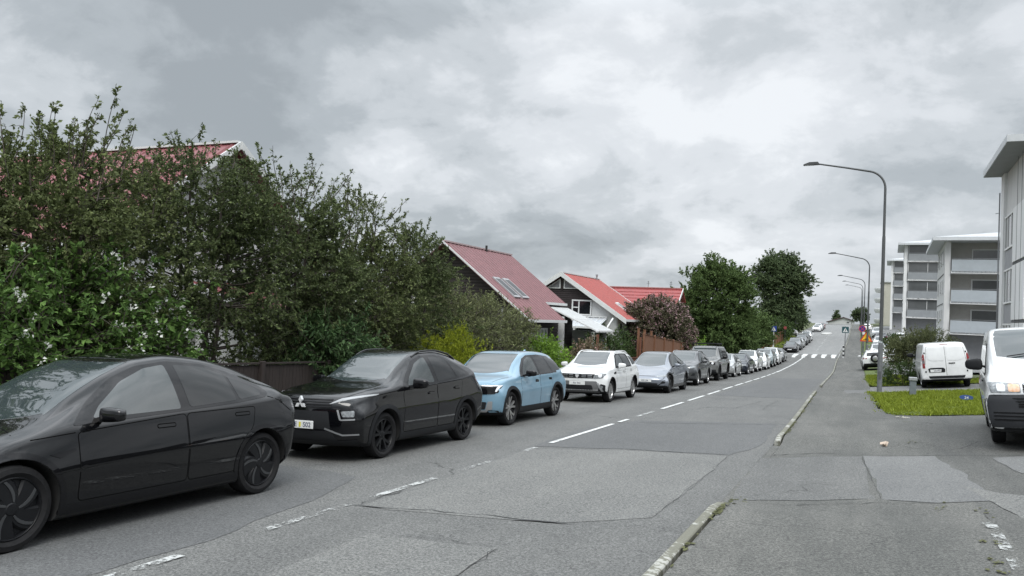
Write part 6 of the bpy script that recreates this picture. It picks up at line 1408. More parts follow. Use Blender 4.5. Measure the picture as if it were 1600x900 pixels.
# white gabled hall on the crest
HW = empty('gabled_house', (-5.0, 330, 0), label='long white house with dark gable roof on the crest at the end of the road', cat='house')
gW = gz(-5, 330) - .4
part('wall', M_RENDER, HW, lambda b: b.prism([(-5.6, gW), (4.0, gW), (4.0, 4.15), (0, 5.35), (-5.6, 3.55)], 0, 14, 'y'))
for sg in (1, -1): roof_slope('roof', mat('dark_brown_roof', (.09, .05, .05), .7, noise=.2, nscale=1), HW, (0, -.6, 5.75), (0, 14, 5.75), (4.5 if sg > 0 else -6.3, 14, 4.35 if sg > 0 else 3.65), (4.5 if sg > 0 else -6.3, -.6, 4.35 if sg > 0 else 3.65), .25)
window_y(HW, 1.2, 2.2, 3.3, 4.0, 0, (.5,), ()); part('corner_board', M_DARK, HW, lambda b: b.box((3.0, -.02, 3.5), (.12, .05, 1.3)))
plant('spruce_tree', 'small pointed spruce behind the white house on the crest', 'tree', -8.1, 354, [(0, 0, 3.0, 1.3, 1.3, 1.6), (0, 0, 4.6, .6, .6, 1.3)], 40, 14, 14,   .3, .18, .6, LF_POP, 1, .2, None, tk=0, cluster_r=.8)
# ------------------------------------------------------------------ flats on the right
M_FLAT = mat('painted_concrete', (.60, .60, .595), .85, noise=.16, nscale=1.3, bump=.15, bscale=40, streak=(1, 1, .3)); M_FLATW = mat('painted_concrete_white', (.72, .725, .725), .8, noise=.14, nscale=1.5, streak=(1, 1, .3))
M_PARA = mat('balcony_panel', (.37, .405, .435), .6, noise=.12, nscale=1.6); M_PARAD = mat('balcony_panel_dark', (.26, .275, .29), .5, noise=.15, nscale=1.5); M_TAUPE = mat('loggia_wall', (.40, .39, .37), .85, noise=.15, nscale=2)
M_FASC = mat('roof_fascia', (.56, .58, .60), .6, noise=.1, nscale=2); M_SPAN = mat('spandrel_panel', (.30, .305, .32), .7, noise=.15, nscale=2); M_LINE = mat('panel_joint', (.11, .115, .12), .8, noise=.2, nscale=3)
M_CREAM = mat('cream_render', (.45, .44, .38), .85, noise=.12, nscale=2); M_RFLAT = mat('pale_metal_roof', (.46, .48, .50), .45, noise=.12, nscale=1)
M_STEEL = mat('galvanised_steel', (.26, .27, .28), .5, .6, noise=.25, nscale=10)
G_F = 'pale apartment blocks on the right'
def flats(label, corner, rot, W, D, zf, nfl, fh, wall=M_FLAT, para=M_PARA, glazed=False, z_eave=None, ov=1.0, side_win=True, roof_rise=1.3, fin=.45, name='apartment_block'):
    """block with loggias on its front (-Y); local origin at the front left corner; zf = first floor level"""
    x, y = corner; root = empty(name, (x, y, 0), (0, 0, R(rot)), label=label, cat='apartment building', group=G_F)
    zg = gz(x + 3, y + 5) - 2.5; ze = z_eave or (zf + nfl * fh)
    rc = 1.5
    part('wall', wall, root, lambda b: b.box((W / 2, rc + (D - rc) / 2, (zg + ze) / 2), (W - .04, D - rc, ze - zg)))
    part('end_wall', wall, root, lambda b: b.box((fin / 2 - .02, rc / 2 + .0, (zg + ze) / 2), (fin, rc + .04, ze - zg)))
    part('loggia_wall', M_TAUPE if not glazed else M_SPAN, root, lambda b: b.box((W / 2 + fin / 2, rc - .03, (zf - fh + ze) / 2), (W - fin - .1, .05, ze - zf + fh)))
    for k in range(nfl):
        z = zf + k * fh
        bl = part('balcony', M_FLATW, root, lambda b: b.box((fin + (W - fin) / 2, .62, z), (W - fin, 1.75, .2)))
        part('parapet', para, bl, lambda b: b.box((fin + (W - fin) / 2 + .04, -.22, z + .56), (W - fin - .02, .07, 1.20)))
        part('rail', M_STEEL, bl, lambda b: b.box((fin + (W - fin) / 2, -.22, z + 1.27), (W - fin - .05, .05, .045)))
        if glazed:
            gl = part('glazing', M_GREYWIN, root, lambda b: b.box((fin + (W - fin) / 2, .05, z + 1.02 + (fh - 1.2) / 2), (W - fin - .1, .04, fh - 1.22)))
            part('frame', M_FLATW, gl, lambda b: [b.box((fin + .1 + (W - fin - .2) * u, .03, z + 1.02 + (fh - 1.2) / 2), (.06, .07, fh - 1.24)) for u in (0, .25, .5, .75, 1)])
        w = window_y(root, 2.2, 5.6, z + .75, z + 2.25, rc - .06, (.76,), (), M_GREYWIN, M_WHITE, .1)
        window_y(root, 7.0, 9.4, z + .3, z + 2.25, rc - .06, (.5,), (), M_GREYWIN, M_WHITE, .1)
        if side_win:
            for yy in (3.2, 6.0, 10.0):
                if yy < D - 2: mb = MB(); mb.box((-.01, yy, z + 1.6), (.08, 1.0, 1.3)); sw = mb.build('window', M_WHITE, root); mb = MB(); mb.box((-.03, yy, z + 1.6), (.06, .84, 1.14)); mb.build('pane', M_GREYWIN, sw)
        part('joint', M_LINE, root, lambda b: b.box((-.012, D / 2 + .8, z - .05), (.03, D - 1.8, .06)))
    part('ground_floor_wall', M_SPAN, root, lambda b: b.box((W / 2, rc - .05, (zg + zf) / 2), (W - .3, .06, zf - zg - .3)))
    rf = part('roof', M_FASC, root, lambda b: b.box((W / 2, D / 2 - .1, ze + .16), (W + 2 * ov, D + 2 * ov, .32)))
    def hip(b):
        x0, x1, y0, y1, z = -ov + .06, W + ov - .06, -.1 - ov + .06, D + ov - .16, ze + .322; cy = (y0 + y1) / 2; i = (y1 - y0) / 2
        i2 = min(i, (x1 - x0) / 2 - .1); b.add([(x0, y0, z), (x1, y0, z), (x1, y1, z), (x0, y1, z), (x0 + i2, cy, z + roof_rise), (x1 - i2, cy, z + roof_rise)], [(0, 1, 5, 4), (1, 2, 5), (2, 3, 4, 5), (3, 0, 4)])
    part('roof_sheet', M_RFLAT, rf, hip)
    return root
b2c = at(1478, 450, 70.7); flats('apartment block with wide pale grey balconies behind the white panel van', (b2c[0] - .1, b2c[1]), -2., 12, 13, float(at(1478, 520, 70.7)[2]), 3, 2.79, z_eave=float(at(1478, 377, 70.7)[2]), ov=1.1)
b3c = at(1412, 450, 116); z3 = float(at(1412, 495.5, 116)[2]); flats('apartment block with dark glazed balconies left of the wide balconied one', (b3c[0], b3c[1]), -2., 11, 12, z3, 4, 2.81, M_FLATW, M_PARAD, True, float(at(1412, 383, 116)[2]), .9)
b4c = at(1392, 450, 163); z4 = float(at(1392, 488, 163)[2]); flats('narrow apartment block with grey-green balconies, third up the hill', (b4c[0], b4c[1]), -2., 11, 12, z4, 4, 2.8, M_FLATW, M_PARAD, True, float(at(1392, 408, 163)[2]), .9, False)
# the nearest block: long flank with window strip and seamed panels
B1 = empty('apartment_block', (7.03, 48.96, 0), (0, 0, R(-1.6)), label='nearest pale grey apartment block with deep flat eaves, cut off by the right edge', cat='apartment building', group=G_F)
zg = gz(8, 44) - 1.; ze = 10.33
part('wall', M_FLAT, B1, lambda b: (b.box((5.6, -4.2, (zg + ze) / 2), (11.0, 8.3, ze - zg))))
part('added_reflection_block', mat('reflection_block_dark', (.06, .055, .05), .9, noise=.3, nscale=1), B1, lambda b: b.box((13.5, -24.0, (zg + 3.6) / 2), (10, 38, 3.6 - zg)))  # unseen dark block added out of view, only for the car sides to reflect
part('corner_pier', M_FLATW, B1, lambda b: b.box((.03, -.55, (zg + ze) / 2), (.16, 1.1, ze - zg)))
fl0 = float(at(1575, 404, 42)[2]); fh1 = 2.82
for k in range(3):
    z = fl0 - (k) * fh1
    zb = z + .1
    w = part('window', M_FLATW, B1, lambda b: [b.box((.06, -1.25 - 3.0 * u, zb + 1.05), (.10, .12, 1.75)) for u in (0, .3, .72, 1)] + [b.box((.06, -2.75, zb + v), (.11, 3.1, .09)) for v in (.2, 1.9)])
    part('pane', M_GREYWIN, w, lambda b: b.box((.075, -2.75, zb + 1.05), (.05, 2.95, 1.66)))
    part('spandrel', M_SPAN, B1, lambda b: b.box((.08, -2.75, zb - .36), (.06, 3.1, .95)))
    part('wall_panel', M_FLATW, B1, lambda b: b.box((.02, -6.45, z + .72), (.16, 3.7, fh1 - .16)))
    part('joint', M_LINE, B1, lambda b: b.box((.03, -6.45, z - .68), (.12, 3.75, .10)))
for yy in (-5.9, -7.2): part('joint', M_LINE, B1, lambda b: b.box((-.062, yy, (fl0 - 3 * fh1 + ze) / 2 + .4), (.012, .05, ze - fl0 + 3 * fh1 - 1.0)))
part('downpipe', M_STEEL, B1, lambda b: (b.tube([(-.10, .12, ze - .9), (-.10, .12, zg + .5)], .035, 8), b.tube([(-.1, .12, ze - 2.0), (-.25, .4, ze - 2.0)], .02, 5)))
part('downpipe', M_STEEL, B1, lambda b: b.tube([(-.07, .02, 4.2), (-.07, .02, zg + .5)], .04, 8))
rf = part('roof', M_FASC, B1, lambda b: b.box((5.1, -4.35, ze + .16), (12.0, 9.1, .32)))
part('soffit', mat('soffit_grey', (.30, .31, .32), .8, noise=.1, nscale=2), rf, lambda b: b.box((5.1, -4.35, ze - .012), (11.9, 9.0, .02)))
# cream block with rounded shell balconies
b5 = at(1379, 450, 205); R5 = empty('apartment_block', (b5[0], b5[1], 0), label='cream apartment block with stacked shell shaped balconies, furthest up the hill', cat='apartment building', group=G_F)
z5 = float(at(1379, 441, 205)[2]); zg5 = gz(b5[0], b5[1]) - 1
part('wall', M_CREAM, R5, lambda b: b.box((4.5, 5, (zg5 + z5) / 2), (9, 10, z5 - zg5))); part('roof', M_FASC, R5, lambda b: b.box((4.5, 5, z5 + .2), (9.8, 10.8, .4)))
for k in range(4):
    z = z5 - 2.6 - k * 2.75
    def shell(b):
        pr = [(0, z - .15)] + [(2.3 + .55 * math.sin(t) , z - .15 + 1.15 * t / 1.6) for t in np.linspace(0, 1.6, 6)] + [(2.6, z + 1.05), (2.2, z + .2), (0, z + .2)]
        n = 14; vs = []; m = len(pr)
        for i in range(n + 1):
            a = math.pi * .5 + math.pi * i / n
            for r_, h in pr: vs.append((.2 + r_ * math.cos(a) * .75, 1.2 + r_ * math.sin(a), h))
        b.add(vs, [(i*m+j, i*m+(j+1) % m, (i+1)*m+(j+1) % m, (i+1)*m+j) for i in range(n) for j in range(m)])
    part('balcony', M_FLATW, R5, shell, 40)
    part('window', M_GREYWIN, R5, lambda b: b.box((-.03, 1.2, z + 1.3), (.06, 2.2, 1.5)))
# ------------------------------------------------------------------ fences on the left
M_FDARK = mat('stained_dark_timber', (.032, .023, .020), .85, noise=.4, nscale=6, bump=.2, bscale=50, streak=(4, 4, .5)); M_FRED = mat('red_brown_timber', (.165, .062, .034), .8, noise=.35, nscale=5, bump=.2, bscale=50, streak=(5, 5, .4))
M_FPALE = mat('weathered_red_timber', (.200, .092, .048), .8, noise=.3, nscale=5, bump=.2, bscale=50, streak=(5, 5, .4)); M_FDRED = mat('dark_red_timber', (.060, .022, .020), .85, noise=.3, nscale=6)
def fence(name, label, pts, h, m, bw=.11, gap=.008, post_every=2.0, post_h=.08, cap=True, topz=None, rails=True, slat='v', thick=.025, group='timber fences along the left side'):
    (x0, y0), (x1, y1) = pts; L = math.hypot(x1 - x0, y1 - y0); ux, uy = (x1 - x0) / L, (y1 - y0) / L; a = math.atan2(uy, ux)
    root = empty(name, (x0, y0, gz(x0, y0)), label=label, cat='fence', group=group); z0 = gz(x0, y0)
    T = (lambda t: topz[0] + (topz[1] - topz[0]) * t / L - z0) if topz else (lambda t: gz(x0 + ux * t, y0 + uy * t) + h - z0)
    B = lambda t: gz(x0 + ux * t, y0 + uy * t) - z0 + .05
    mb = MB()
    if slat == 'v':
        t = bw / 2
        while t < L:
            zt, zb = T(t), B(t); mb.box((ux * t, uy * t, (zt + zb) / 2), (bw - gap, thick * rng.uniform(.9, 1.3), zt - zb), a); t += bw
    else:
        n = int(h / (bw + gap))
        for k in range(n):
            za, zb_ = B(0) + .04 + k * (bw + gap), B(L) + .04 + k * (bw + gap)
            mb.add([(0, -.012, za), (ux*L, uy*L - .012, zb_), (ux*L, uy*L - .012, zb_ + bw), (0, -.012, za + bw), (.02, .012, za), (ux*L + .02, uy*L, zb_), (ux*L + .02, uy*L, zb_ + bw), (.02, .012, za + bw)], [(0, 1, 2, 3), (7, 6, 5, 4), (3, 2, 6, 7), (0, 4, 5, 1), (0, 3, 7, 4), (1, 5, 6, 2)])
    mb.build('boards', m, root)
    n = max(1, round(L / post_every))
    for k in range(n + 1):
        t = L * k / n; mb = MB(); mb.box((ux * t + uy * .05, uy * t - ux * .05, (T(t) + post_h + B(t) - .2) / 2), (.10, .10, T(t) + post_h - B(t) + .2), a, bev=.008); mb.build('post', m, root)
    if rails:
        for dz in ((-.03,) if cap else ()) :
            mb = MB(); A, Bb = Vector((0, 0, T(0) + .02)), Vector((ux * L, uy * L, T(L) + .02)); s = Vector((-uy, ux, 0)) * .05; u_ = Vector((0, 0, .03)); q = [A - s, Bb - s, Bb + s, A + s]
            mb.add([p for p in q] + [p + u_ for p in q], [(3, 2, 1, 0), (4, 5, 6, 7), (0, 1, 5, 4), (1, 2, 6, 5), (2, 3, 7, 6), (3, 0, 4, 7)]); mb.build('top_rail', m, root)
    return root
fence('timber_fence', 'near-black timber fence below the trees, between the two black cars', [(-10.45, 3.5), (-10.45, 17.6)], 1.12, M_FDARK, .10, .006, 1.9)
fence('timber_fence', 'dark red timber fence between the yellow-green shrub and the mid green shrub', [(-11.2, 21.2), (-11.2, 29.)], 1.15, M_FDRED, .12)
fence('timber_fence', 'low red-brown picket fence with tall posts behind the white SUV', [(-11.0, 34.2), (-11.0, 42.0)], .95, M_FRED, .11, .045, 7.8, 1.15)
fence('timber_fence', 'tall weathered red board fence behind the steel blue grey fastback', [(-10.9, 42.3), (-11.0, 55.5)], 2., M_FPALE, .14, .006, 2.6, .10, True, (.78, -.02))
for k, (yy, zz) in enumerate(((42.25, 1.10), (43.6, 1.0), (45.2, .92))):
    mb = MB(); zb = gz(-11.15, yy); mb.box((0, 0, (zz - zb) / 2), (.12, .12, zz - zb), bev=.01); mb.box((0, 0, zz - zb + .02), (.15, .15, .04)); o = mb.build('fence_post', M_FPALE)
    o.location = (-11.15, yy, zb); tag(o, ('tallest of the three timber posts standing above the red board fence', 'middle one of the three timber posts above the red board fence', 'furthest of the three timber posts above the red board fence')[k], 'post', 'timber posts above the board fence')
fence('timber_fence', 'red-brown fence climbing the hill below the far trees', [(-11.3, 92.), (-11.0, 132.)], 1.6, M_FPALE, .16, .01, 4.)
# ------------------------------------------------------------------ street lamps
M_POLE = mat('lamp_pole_grey', (.10, .105, .108), .55, .3, noise=.25, nscale=12, streak=(1, 1, .2)); M_POLEL = mat('lamp_base_grey', (.17, .18, .185), .6, .2, noise=.3, nscale=10); M_LHEAD = mat('lamp_head', (.06, .062, .066), .5, noise=.2, nscale=8)
def lamp():
    r = empty('street_lamp', (0, 0, 0), label='x', cat='street lamp', group='street lamps along the right pavement')
    def pole(b): b.lathe([(0, 6.62), (.062, 6.62), (.066, 6.5), (.075, 2.2), (.0, 2.2)], 14)
    part('pole_base', M_POLEL, r, lambda b: b.lathe([(0, 2.1), (.088, 2.1), (.096, 1.95), (.10, -.1), (0, -.1)], 16), 40)
    p = part('pole', M_POLE, r, pole, 40)
    part('service_door', M_POLE, r, lambda b: b.box((0, -.098, .75), (.09, .02, .34), bev=.006))
    A = [Vector((0, 0, 6.6)), Vector((0, 0, 8.65))] + [Vector((-.75 + .75 * math.cos(t), 0, 8.65 + .78 * math.sin(t))) for t in np.linspace(.15, 1.40, 9)] + [Vector((-1.6, 0, 9.62)), Vector((-2.70, 0, 9.83))]
    part('arm', M_POLE, r, lambda b: b.tube(A, [.055, .050] + [.046] * 9 + [.040, .036], 10), 50)
    h = part('lamp_head', M_LHEAD, r, lambda b: b.prism([(-2.62, 9.80), (-2.70, 9.91), (-3.05, 9.905), (-3.28, 9.82), (-3.30, 9.78), (-2.95, 9.79)], -.12, .12, 'y'))
    part('lens', mat('lamp_lens_glass', (.35, .36, .36), .2, noise=.1, nscale=6), h, lambda b: b.box((-3.06, 0, 9.782), (.36, .17, .012)))
    return r
lp = lamp(); lx, ly = .93, 36.0
LL = ('nearest street lamp with long bent arm, standing at the edge of the grass', 'second nearest street lamp, behind the yellow triangle sign', 'third street lamp up the hill', 'fourth street lamp up the hill', 'furthest street lamp with its arm below the others')
for k, yy in enumerate((36.0, 72.0, 108., 144., 180.)):
    o = lp if k == 0 else copy_tree(lp); x = lx + (.0, -.1, -.15, -.2, -.2)[k]; o.location = (x, yy, gz(x, yy)); o.rotation_euler = (0, 0, R(3 if k % 2 else -2)); o['label'] = LL[k]
# ------------------------------------------------------------------ signs
M_SIGNB = mat('sign_blue', (.012, .035, .22), .4, noise=.1, nscale=5); M_SIGNR = mat('sign_red', (.55, .035, .02), .4, noise=.1, nscale=5); M_SIGNY = mat('sign_yellow', (.80, .48, .02), .4, noise=.1, nscale=5); M_BLK = mat('sign_black', (.012, .012, .012), .5, noise=.1, nscale=5); M_SIGNG = mat('sign_back', (.20, .21, .21), .5, .4, noise=.1, nscale=5)
M_SIGNW = mat('sign_white', (.70, .71, .71), .4, noise=.05, nscale=5); M_SIGND = mat('sign_dark_teal', (.018, .075, .085), .4, noise=.1, nscale=5)
def sign(name, label, px, py, h, r=.03, pm=None, tilt=0.):
    g = gp(px, py); o = empty(name, (g[0], g[1], gz(g[0], g[1])), (0, R(tilt), 0), label=label, cat='sign'); part('pole', pm or M_POLE, o, lambda b: b.lathe([(0, h), (r, h), (r, -.1), (0, -.1)], 10), 40); return o
def tri(r, cz, y0, y1, rd=.0): return [(r * math.sin(a), cz + r * math.cos(a)) for a in (0, 2*math.pi/3, -2*math.pi/3)]
s = sign('road_sign', 'yellow triangular hump warning sign with red border, in front of the second lamp', 1352, 577, 3.2)
pl = part('plate', M_SIGNR, s, lambda b: b.prism(rounded(tri(.58, 2.66, 0, 0), .06), -.055, -.045, 'y')); part('yellow_field', M_SIGNY, pl, lambda b: b.prism(rounded(tri(.42, 2.66, 0, 0), .03), -.059, -.056, 'y')); part('hump_symbol', M_BLK, pl, lambda b: b.prism([(-.24, 2.50), (.24, 2.50), (.24, 2.53), (.12, 2.55), (.07, 2.61), (-.07, 2.61), (-.12, 2.55), (-.24, 2.53)], -.063, -.0595, 'y'))
s = sign('road_sign', 'round blue no stopping sign with red border, left of the yellow triangle', 1346, 562, 3.8)
circ = lambda r, cz, n=28: [(r * math.cos(2*math.pi*k/n), cz + r * math.sin(2*math.pi*k/n)) for k in range(n)]
pl = part('plate', M_SIGNR, s, lambda b: b.prism(circ(.36, 3.40), -.05, -.04, 'y')); part('blue_field', M_SIGNB, pl, lambda b: b.prism(circ(.30, 3.40), -.054, -.051, 'y')); part('red_cross', M_SIGNR, pl, lambda b: (b.box((0, -.056, 3.40), (.56, .004, .055), 0, R(45)), b.box((0, -.0575, 3.40), (.56, .004, .055), 0, R(-45))))
part('side_plate', M_SIGNW, s, lambda b: b.box((.14, -.05, 2.92), (.25, .012, .3)))
def xsign(label, x, y, hh=2.9, dark=False):
    o = empty('road_sign', (x, y, gz(x, y)), label=label, cat='sign'); part('pole', M_SIGNW if not dark else M_POLE, o, lambda b: b.lathe([(0, hh), (.035, hh), (.035, -.1), (0, -.1)], 10), 40)
    pl = part('plate', M_SIGND if dark else M_SIGNB, o, lambda b: b.box((0, -.05, hh - .42), (.74, .015, .74), bev=.004)); f = part('white_triangle', M_SIGNW, pl, lambda b: b.prism([(-.27, hh - .68), (.27, hh - .68), (0, hh - .16)], -.063, -.0595, 'y'))
    def fig(b):
        z = hh - .66
        b.prism([(.02 + .035 * math.cos(a), z + .36 + .035 * math.sin(a)) for a in np.linspace(0, 2*math.pi, 9)[:-1]], -.067, -.0635, 'y'); b.prism([(-.03, z + .16), (.04, z + .16), (.045, z + .31), (-.01, z + .31)], -.067, -.0635, 'y')
        b.prism([(-.03, z + .16), (.01, z + .16), (-.07, z + .01), (-.11, z + .02)], -.067, -.0635, 'y'); b.prism([(.0, z + .165), (.04, z + .16), (.10, z + .02), (.06, z + .01)], -.067, -.0635, 'y')
    part('walking_figure', M_BLK, pl, fig); return o
xsign('dark blue-green crossing sign at the right end of the zebra', -1.25, 99.5, 3.55, True)
xl = xsign('pale crossing sign on a thin post above the parked cars, left of the zebra', -10.3, 110., 3.3)
part('base_sleeve', M_SIGNW, xl, lambda b: b.lathe([(0, .75), (.09, .75), (.09, -.1), (0, -.1)], 10))
def bollard(x, y, label):
    o = empty('bollard', (x, y, gz(x, y)), label=label, cat='bollard', group='striped bollards at the zebra'); 
    p = part('post', M_SIGNW, o, lambda b: b.lathe([(0, 1.45), (.085, 1.43), (.085, -.1), (0, -.1)], 12), 40)
    for k in range(3): part('black_band', M_BLK, p, lambda b: b.lathe([(.0855, .18 + k*.48), (.09, .18 + k*.48), (.09, .40 + k*.48), (.0855, .40 + k*.48)], 12), 40)
bollard(-1.35, 96.0, 'black and white striped bollard before the raised crossing, beside the right pavement')
o = sign('road_sign', 'small grey-backed triangular sign above the far parked cars', 1250, 524, 3.0); g = (-10.2, 150.); o.location = (g[0], g[1], gz(*g)); part('plate', M_SIGNG, o, lambda b: b.prism(rounded(tri(.5, 2.6, 0, 0), .05), -.05, -.04, 'y'))
o = sign('road_sign', 'small round red sign on a thin post beside the climbing fence', 1235, 520, 2.6); g = (-10.3, 128.); o.location = (g[0], g[1], gz(*g)); part('plate', mat('sign_dull_red', (.25, .05, .05), .5, noise=.1, nscale=5), o, lambda b: b.prism(circ(.25, 2.4), -.05, -.04, 'y'))
# ------------------------------------------------------------------ small things on the right verge
M_GBOX = mat('grey_cabinet_paint', (.30, .315, .325), .6, noise=.2, nscale=8); M_GBLUE = mat('blue_grey_paint', (.16, .185, .20), .65, noise=.25, nscale=9)
g = gp(1383, 590); o = empty('barrier', (g[0], g[1], gz(g[0], g[1])), label='grey car park barrier cabinet with its striped boom upright', cat='barrier')
part('cabinet', M_GBOX, o, lambda b: (b.box((0, 0, .42), (.30, .32, .86), bev=.02), b.box((0, 0, .865), (.33, .35, .035), bev=.01)))
bm_ = part('boom', M_SIGNW, o, lambda b: b.box((.10, .19, 1.35), (.07, .05, 1.75), 0, R(2)))
for k in range(3): part('black_band', M_BLK, bm_, lambda b: b.box((.10 + math.tan(R(2)) * (.8 + k*.52 - 1.35), .19, .8 + k*.52), (.074, .054, .26), 0, R(2)))
g = gp(1426, 619); o = empty('bollard', (g[0], g[1], gz(g[0], g[1])), label='squat blue-grey post with pale square cap on the near grass', cat='bollard')
part('post', M_GBLUE, o, lambda b: b.box((0, 0, .26), (.21, .21, .62), bev=.015)); part('cap', M_GBOX, o, lambda b: b.box((0, 0, .62), (.27, .27, .12), bev=.015))
g = gp(1361, 570); o = empty('bench', (g[0] + .35, g[1] + 1.0, gz(g[0] + .35, g[1] + 1.0)), (0, 0, R(75)), label='small dark park bench on the grass behind the lamp posts', cat='bench')
M_BENCH = mat('bench_dark_wood', (.03, .028, .026), .7, noise=.3, nscale=8)
part('seat', M_BENCH, o, lambda b: [b.box((0, -.16 + k * .14, .44), (1.5, .12, .035)) for k in range(3)]); part('backrest', M_BENCH, o, lambda b: [b.box((0, .22 + k*.02, .62 + k * .13), (1.5, .03, .11)) for k in range(2)])
for sx in (-.62, .62): part('leg', M_BENCH, o, lambda b: (b.box((sx, -.16, .21), (.06, .06, .46)), b.box((sx, .20, .40), (.06, .06, .85))))
g = gp(1510, 628); o = empty('house_number', (g[0], g[1], gz(g[0], g[1])), (0, 0, R(-6)), label='small blue oval plate with number 24 on the grass by the white van', cat='plaque')
pl = part('plate', mat('plaque_blue', (.05, .10, .30), .4, noise=.15, nscale=12), o, lambda b: b.prism([(.19 * math.cos(a), .135 + .075 * math.sin(a)) for a in np.linspace(0, 2*math.pi, 25)[:-1]], -.012, .012, 'y'))
t = link('lettering', text_mesh('24', .115, M_SIGNW), pl); t.location = (0, -.014, .095); t.rotation_euler = (R(90), 0, 0)
part('stake', M_BLK, o, lambda b: b.box((0, .02, .03), (.03, .015, .25)))
g = gp(1381, 696); mb = MB(); 
for k in range(3): mb.box((rng.normal(0, .03), rng.normal(0, .03), .02 + .012 * k), (.10, .06, .012), rng.random() * 3, rng.normal(0, .4), rng.normal(0, .4))
o = mb.build('litter', mat('litter_pale', (.55, .45, .36), .8, noise=.3, nscale=30)); o.location = (g[0], g[1], gz(g[0], g[1])); tag(o, 'scrap of pale litter lying on the driveway asphalt', 'litter')
g = gp(1410, 653); mb = MB()
for k in range(9): mb.box((rng.normal(0, .12), rng.normal(0, .05), .012), (rng.uniform(.03, .09), rng.uniform(.02, .05), rng.uniform(.015, .04)), rng.random() * 3, bev=.006)
o = mb.build('rubble', mat('pale_rubble', (.42, .40, .36), .9, noise=.3, nscale=30)); o.location = (g[0], g[1], gz(g[0], g[1])); tag(o, kind='stuff')
# grass verges
M_GRASS = leaf_mat('grass_blade', (.125, .165, .012), (.235, .28, .034), .6, .3, .2); M_TURF = mat('turf', (.085, .12, .022), .95, noise=.45, nscale=3.5, bump=.5, bscale=40)
def turf(poly, zo=.02): mb = MB(); patch_poly(mb, jag(poly, .05, .3), zo, .6); return tag(mb.build('turf', M_TURF, smooth=60), kind='structure')
def inpoly(P, poly):
    c = np.zeros(len(P), bool); q = np.array(poly); n = len(q); j = n - 1
    for i in range(n):
        k = ((q[i, 1] > P[:, 1]) != (q[j, 1] > P[:, 1])) & (P[:, 0] < (q[j, 0] - q[i, 0]) * (P[:, 1] - q[i, 1]) / (q[j, 1] - q[i, 1] + 1e-12) + q[i, 0]); c ^= k; j = i
    return c
def grass(poly, dens, h, seed):
    q = np.array(poly); lo, hi = q.min(0), q.max(0); n = int(dens * (hi - lo).prod()); P = lo + rng.random((n, 2)) * (hi - lo); P = P[inpoly(P, poly)]; P = P + rng.normal(0, 1, P.shape) * np.where(rng.random(len(P)) < .25, .13, .02)[:, None]
    tuft = .6 + .5 * np.sin(P[:, 0] * 2.7 + seed) * np.sin(P[:, 1] * 1.9 + seed * 2) + rng.normal(0, .2, len(P)); P = P[tuft > .15]; tuft = np.clip(tuft[tuft > .15], .3, 1.6)
    n = len(P); z = ground_z(P[:, 0], P[:, 1]) + .01; a = rng.random(n) * 2 * np.pi; w = .012 + .01 * rng.random(n); hh = h * tuft * rng.uniform(.5, 1.3, n); ln = rng.normal(0, .5, (n, 2)) * hh[:, None]
    V = np.empty((n, 3, 3)); c, s_ = np.cos(a) * w, np.sin(a) * w
    V[:, 0] = np.column_stack([P[:, 0] - c, P[:, 1] - s_, z]); V[:, 1] = np.column_stack([P[:, 0] + c, P[:, 1] + s_, z]); V[:, 2] = np.column_stack([P[:, 0] + ln[:, 0], P[:, 1] + ln[:, 1], z + hh])
    return tag(link('grass', np_mesh('grass', V.reshape(-1, 3), np.arange(n * 3).reshape(n, 3), M_GRASS)), kind='stuff')
PG1 = [tuple(gp(*p)[:2]) for p in ((1356, 613), (1366, 622), (1376, 634), (1384, 645), (1400, 649), (1450, 650), (1530, 649))] + [(9.5, 26.2), (9.5, 33.9), (.75, 33.9)]
turf(PG1); grass(PG1, 1000, .11, 1.)
PG2 = [(.75, 40.3), (9.0, 40.3), (9.0, 45.), (3.0, 47.), (2.6, 56.), (.65, 57.5), (.55, 50.)]
turf(PG2); grass(PG2, 500, .09, 2.)
PG3 = [(.62, 57.5), (2.2, 57.5), (2.2, 200), (.62, 200)]; turf(PG3)
PG4 = [(-11.2, 88), (-9.6, 88), (-9.6, 150), (-11.2, 150)]; turf(PG4); grass(PG4, 40, .35, 3.)
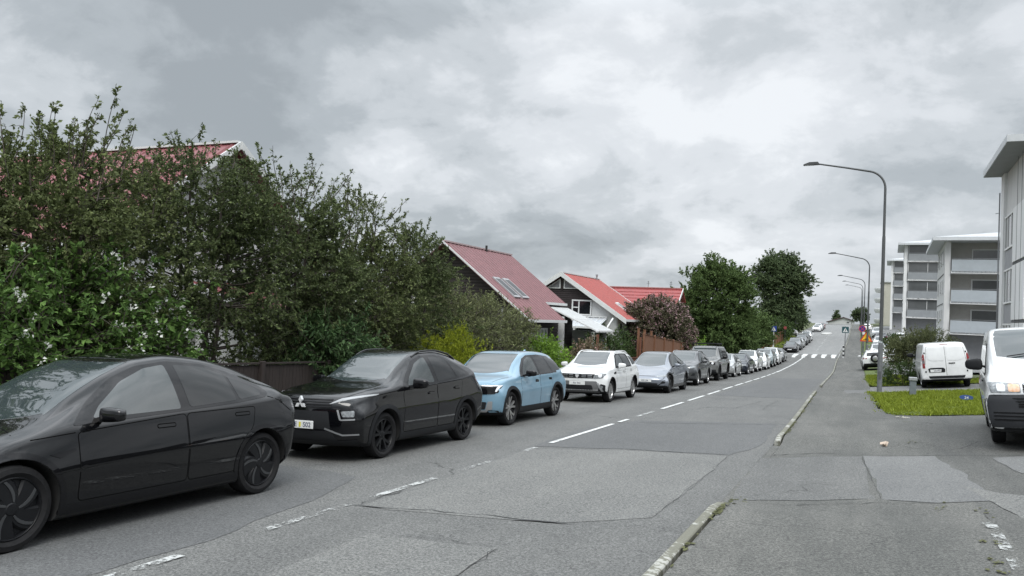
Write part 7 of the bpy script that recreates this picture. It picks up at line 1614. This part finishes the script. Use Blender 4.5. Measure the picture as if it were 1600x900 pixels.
# cars in the car park up the hill on the right
G_P = 'cars in the car park on the right'
def sp_wheel():
    c = Car(dict(SP_SUV, ns=70), P_WHITE); detail_suv(c, 'silver5', False, True)
    x = c.plate('B', .62, '', -.3); p = c.ray((0, .98), 'B')[0]
    mb = MB(); mb.lathe([(0, p.x - .20), (.24, p.x - .20), (.33, p.x - .17), (.345, p.x - .08), (.33, p.x + .03), (0, p.x + .03)], 24, (0, 0, .98), 'x'); w = mb.build('spare_wheel', M_TYRE, c.root, smooth=40)
    mb = MB(); mb.lathe([(0, p.x - .215), (.17, p.x - .212), (.20, p.x - .196)], 20, (0, 0, .98), 'x'); mb.build('cover', M_RIMS, w, smooth=40)
    c.patch('bumper', rounded([(-.85, .36), (.85, .36), (.85, .60), (-.85, .60)], .04), 'B', M_PLAST, .012, .08)
    return c
c = sp_wheel(); g = at(1366, 551, 62); place(c, g[0] + .1, g[1] + 2., 'white off-roader with spare wheel on its tailgate, behind the signs', 92, G_P)
for k, (px, py, cc, src, pm, lb) in enumerate(((1375, 528, 84, suvw, P_WHITE, 'white SUV directly behind the one with the spare wheel'), (1374, 519, 95, saloon, P_TEAL, 'pale grey saloon between white cars in the car park'), (1376, 511, 108, hatch, P_WHITE, 'white hatchback higher up the car park'), (1378, 505, 120, saloon, P_NAVY, 'dark navy saloon higher up the car park'), (1372, 500, 134, suvw, P_WHITE, 'white SUV near the top of the car park'), (1356, 492, 160, suvw, P_WHITE, 'topmost white SUV of the car park'))):
    g = at(px, py, cc); o = dup(src, pm, g[0], g[1], lb, 90 if k % 2 else -90, G_P)
g = at(1396, 537, 72); dup(hatch, P_WHITE, g[0] + .4, g[1], 'white hatchback half hidden by the grey-green shrub', 60, G_P)
g = at(1405, 499, 112); dup(suvw, P_WHITE, g[0], g[1], 'white SUV parked close under the apartment balconies', 100, G_P)
p = at(1400, 512, 96); plant('hedge', 'dark hedge between the car park and the far blocks', 'hedge', p[0] + 1.5, p[1], [(-1.5, 0, .9, 1.8, 1, .9), (1, 0, 1.1, 1.8, 1, 1.1)], 60, 14, 16, .16, .10, .5, LF_HEDGE, 4, .06, tk=0)
p = at(1345, 490, 175); plant('round_shrub', 'dark round tree top at the upper end of the car park', 'tree', p[0], p[1], [(0, 0, 3.3, 1.7, 1.7, 1.6)], 60, 14, 16, .2, .13, .6, LF_POP, 1, .14, tk=0)
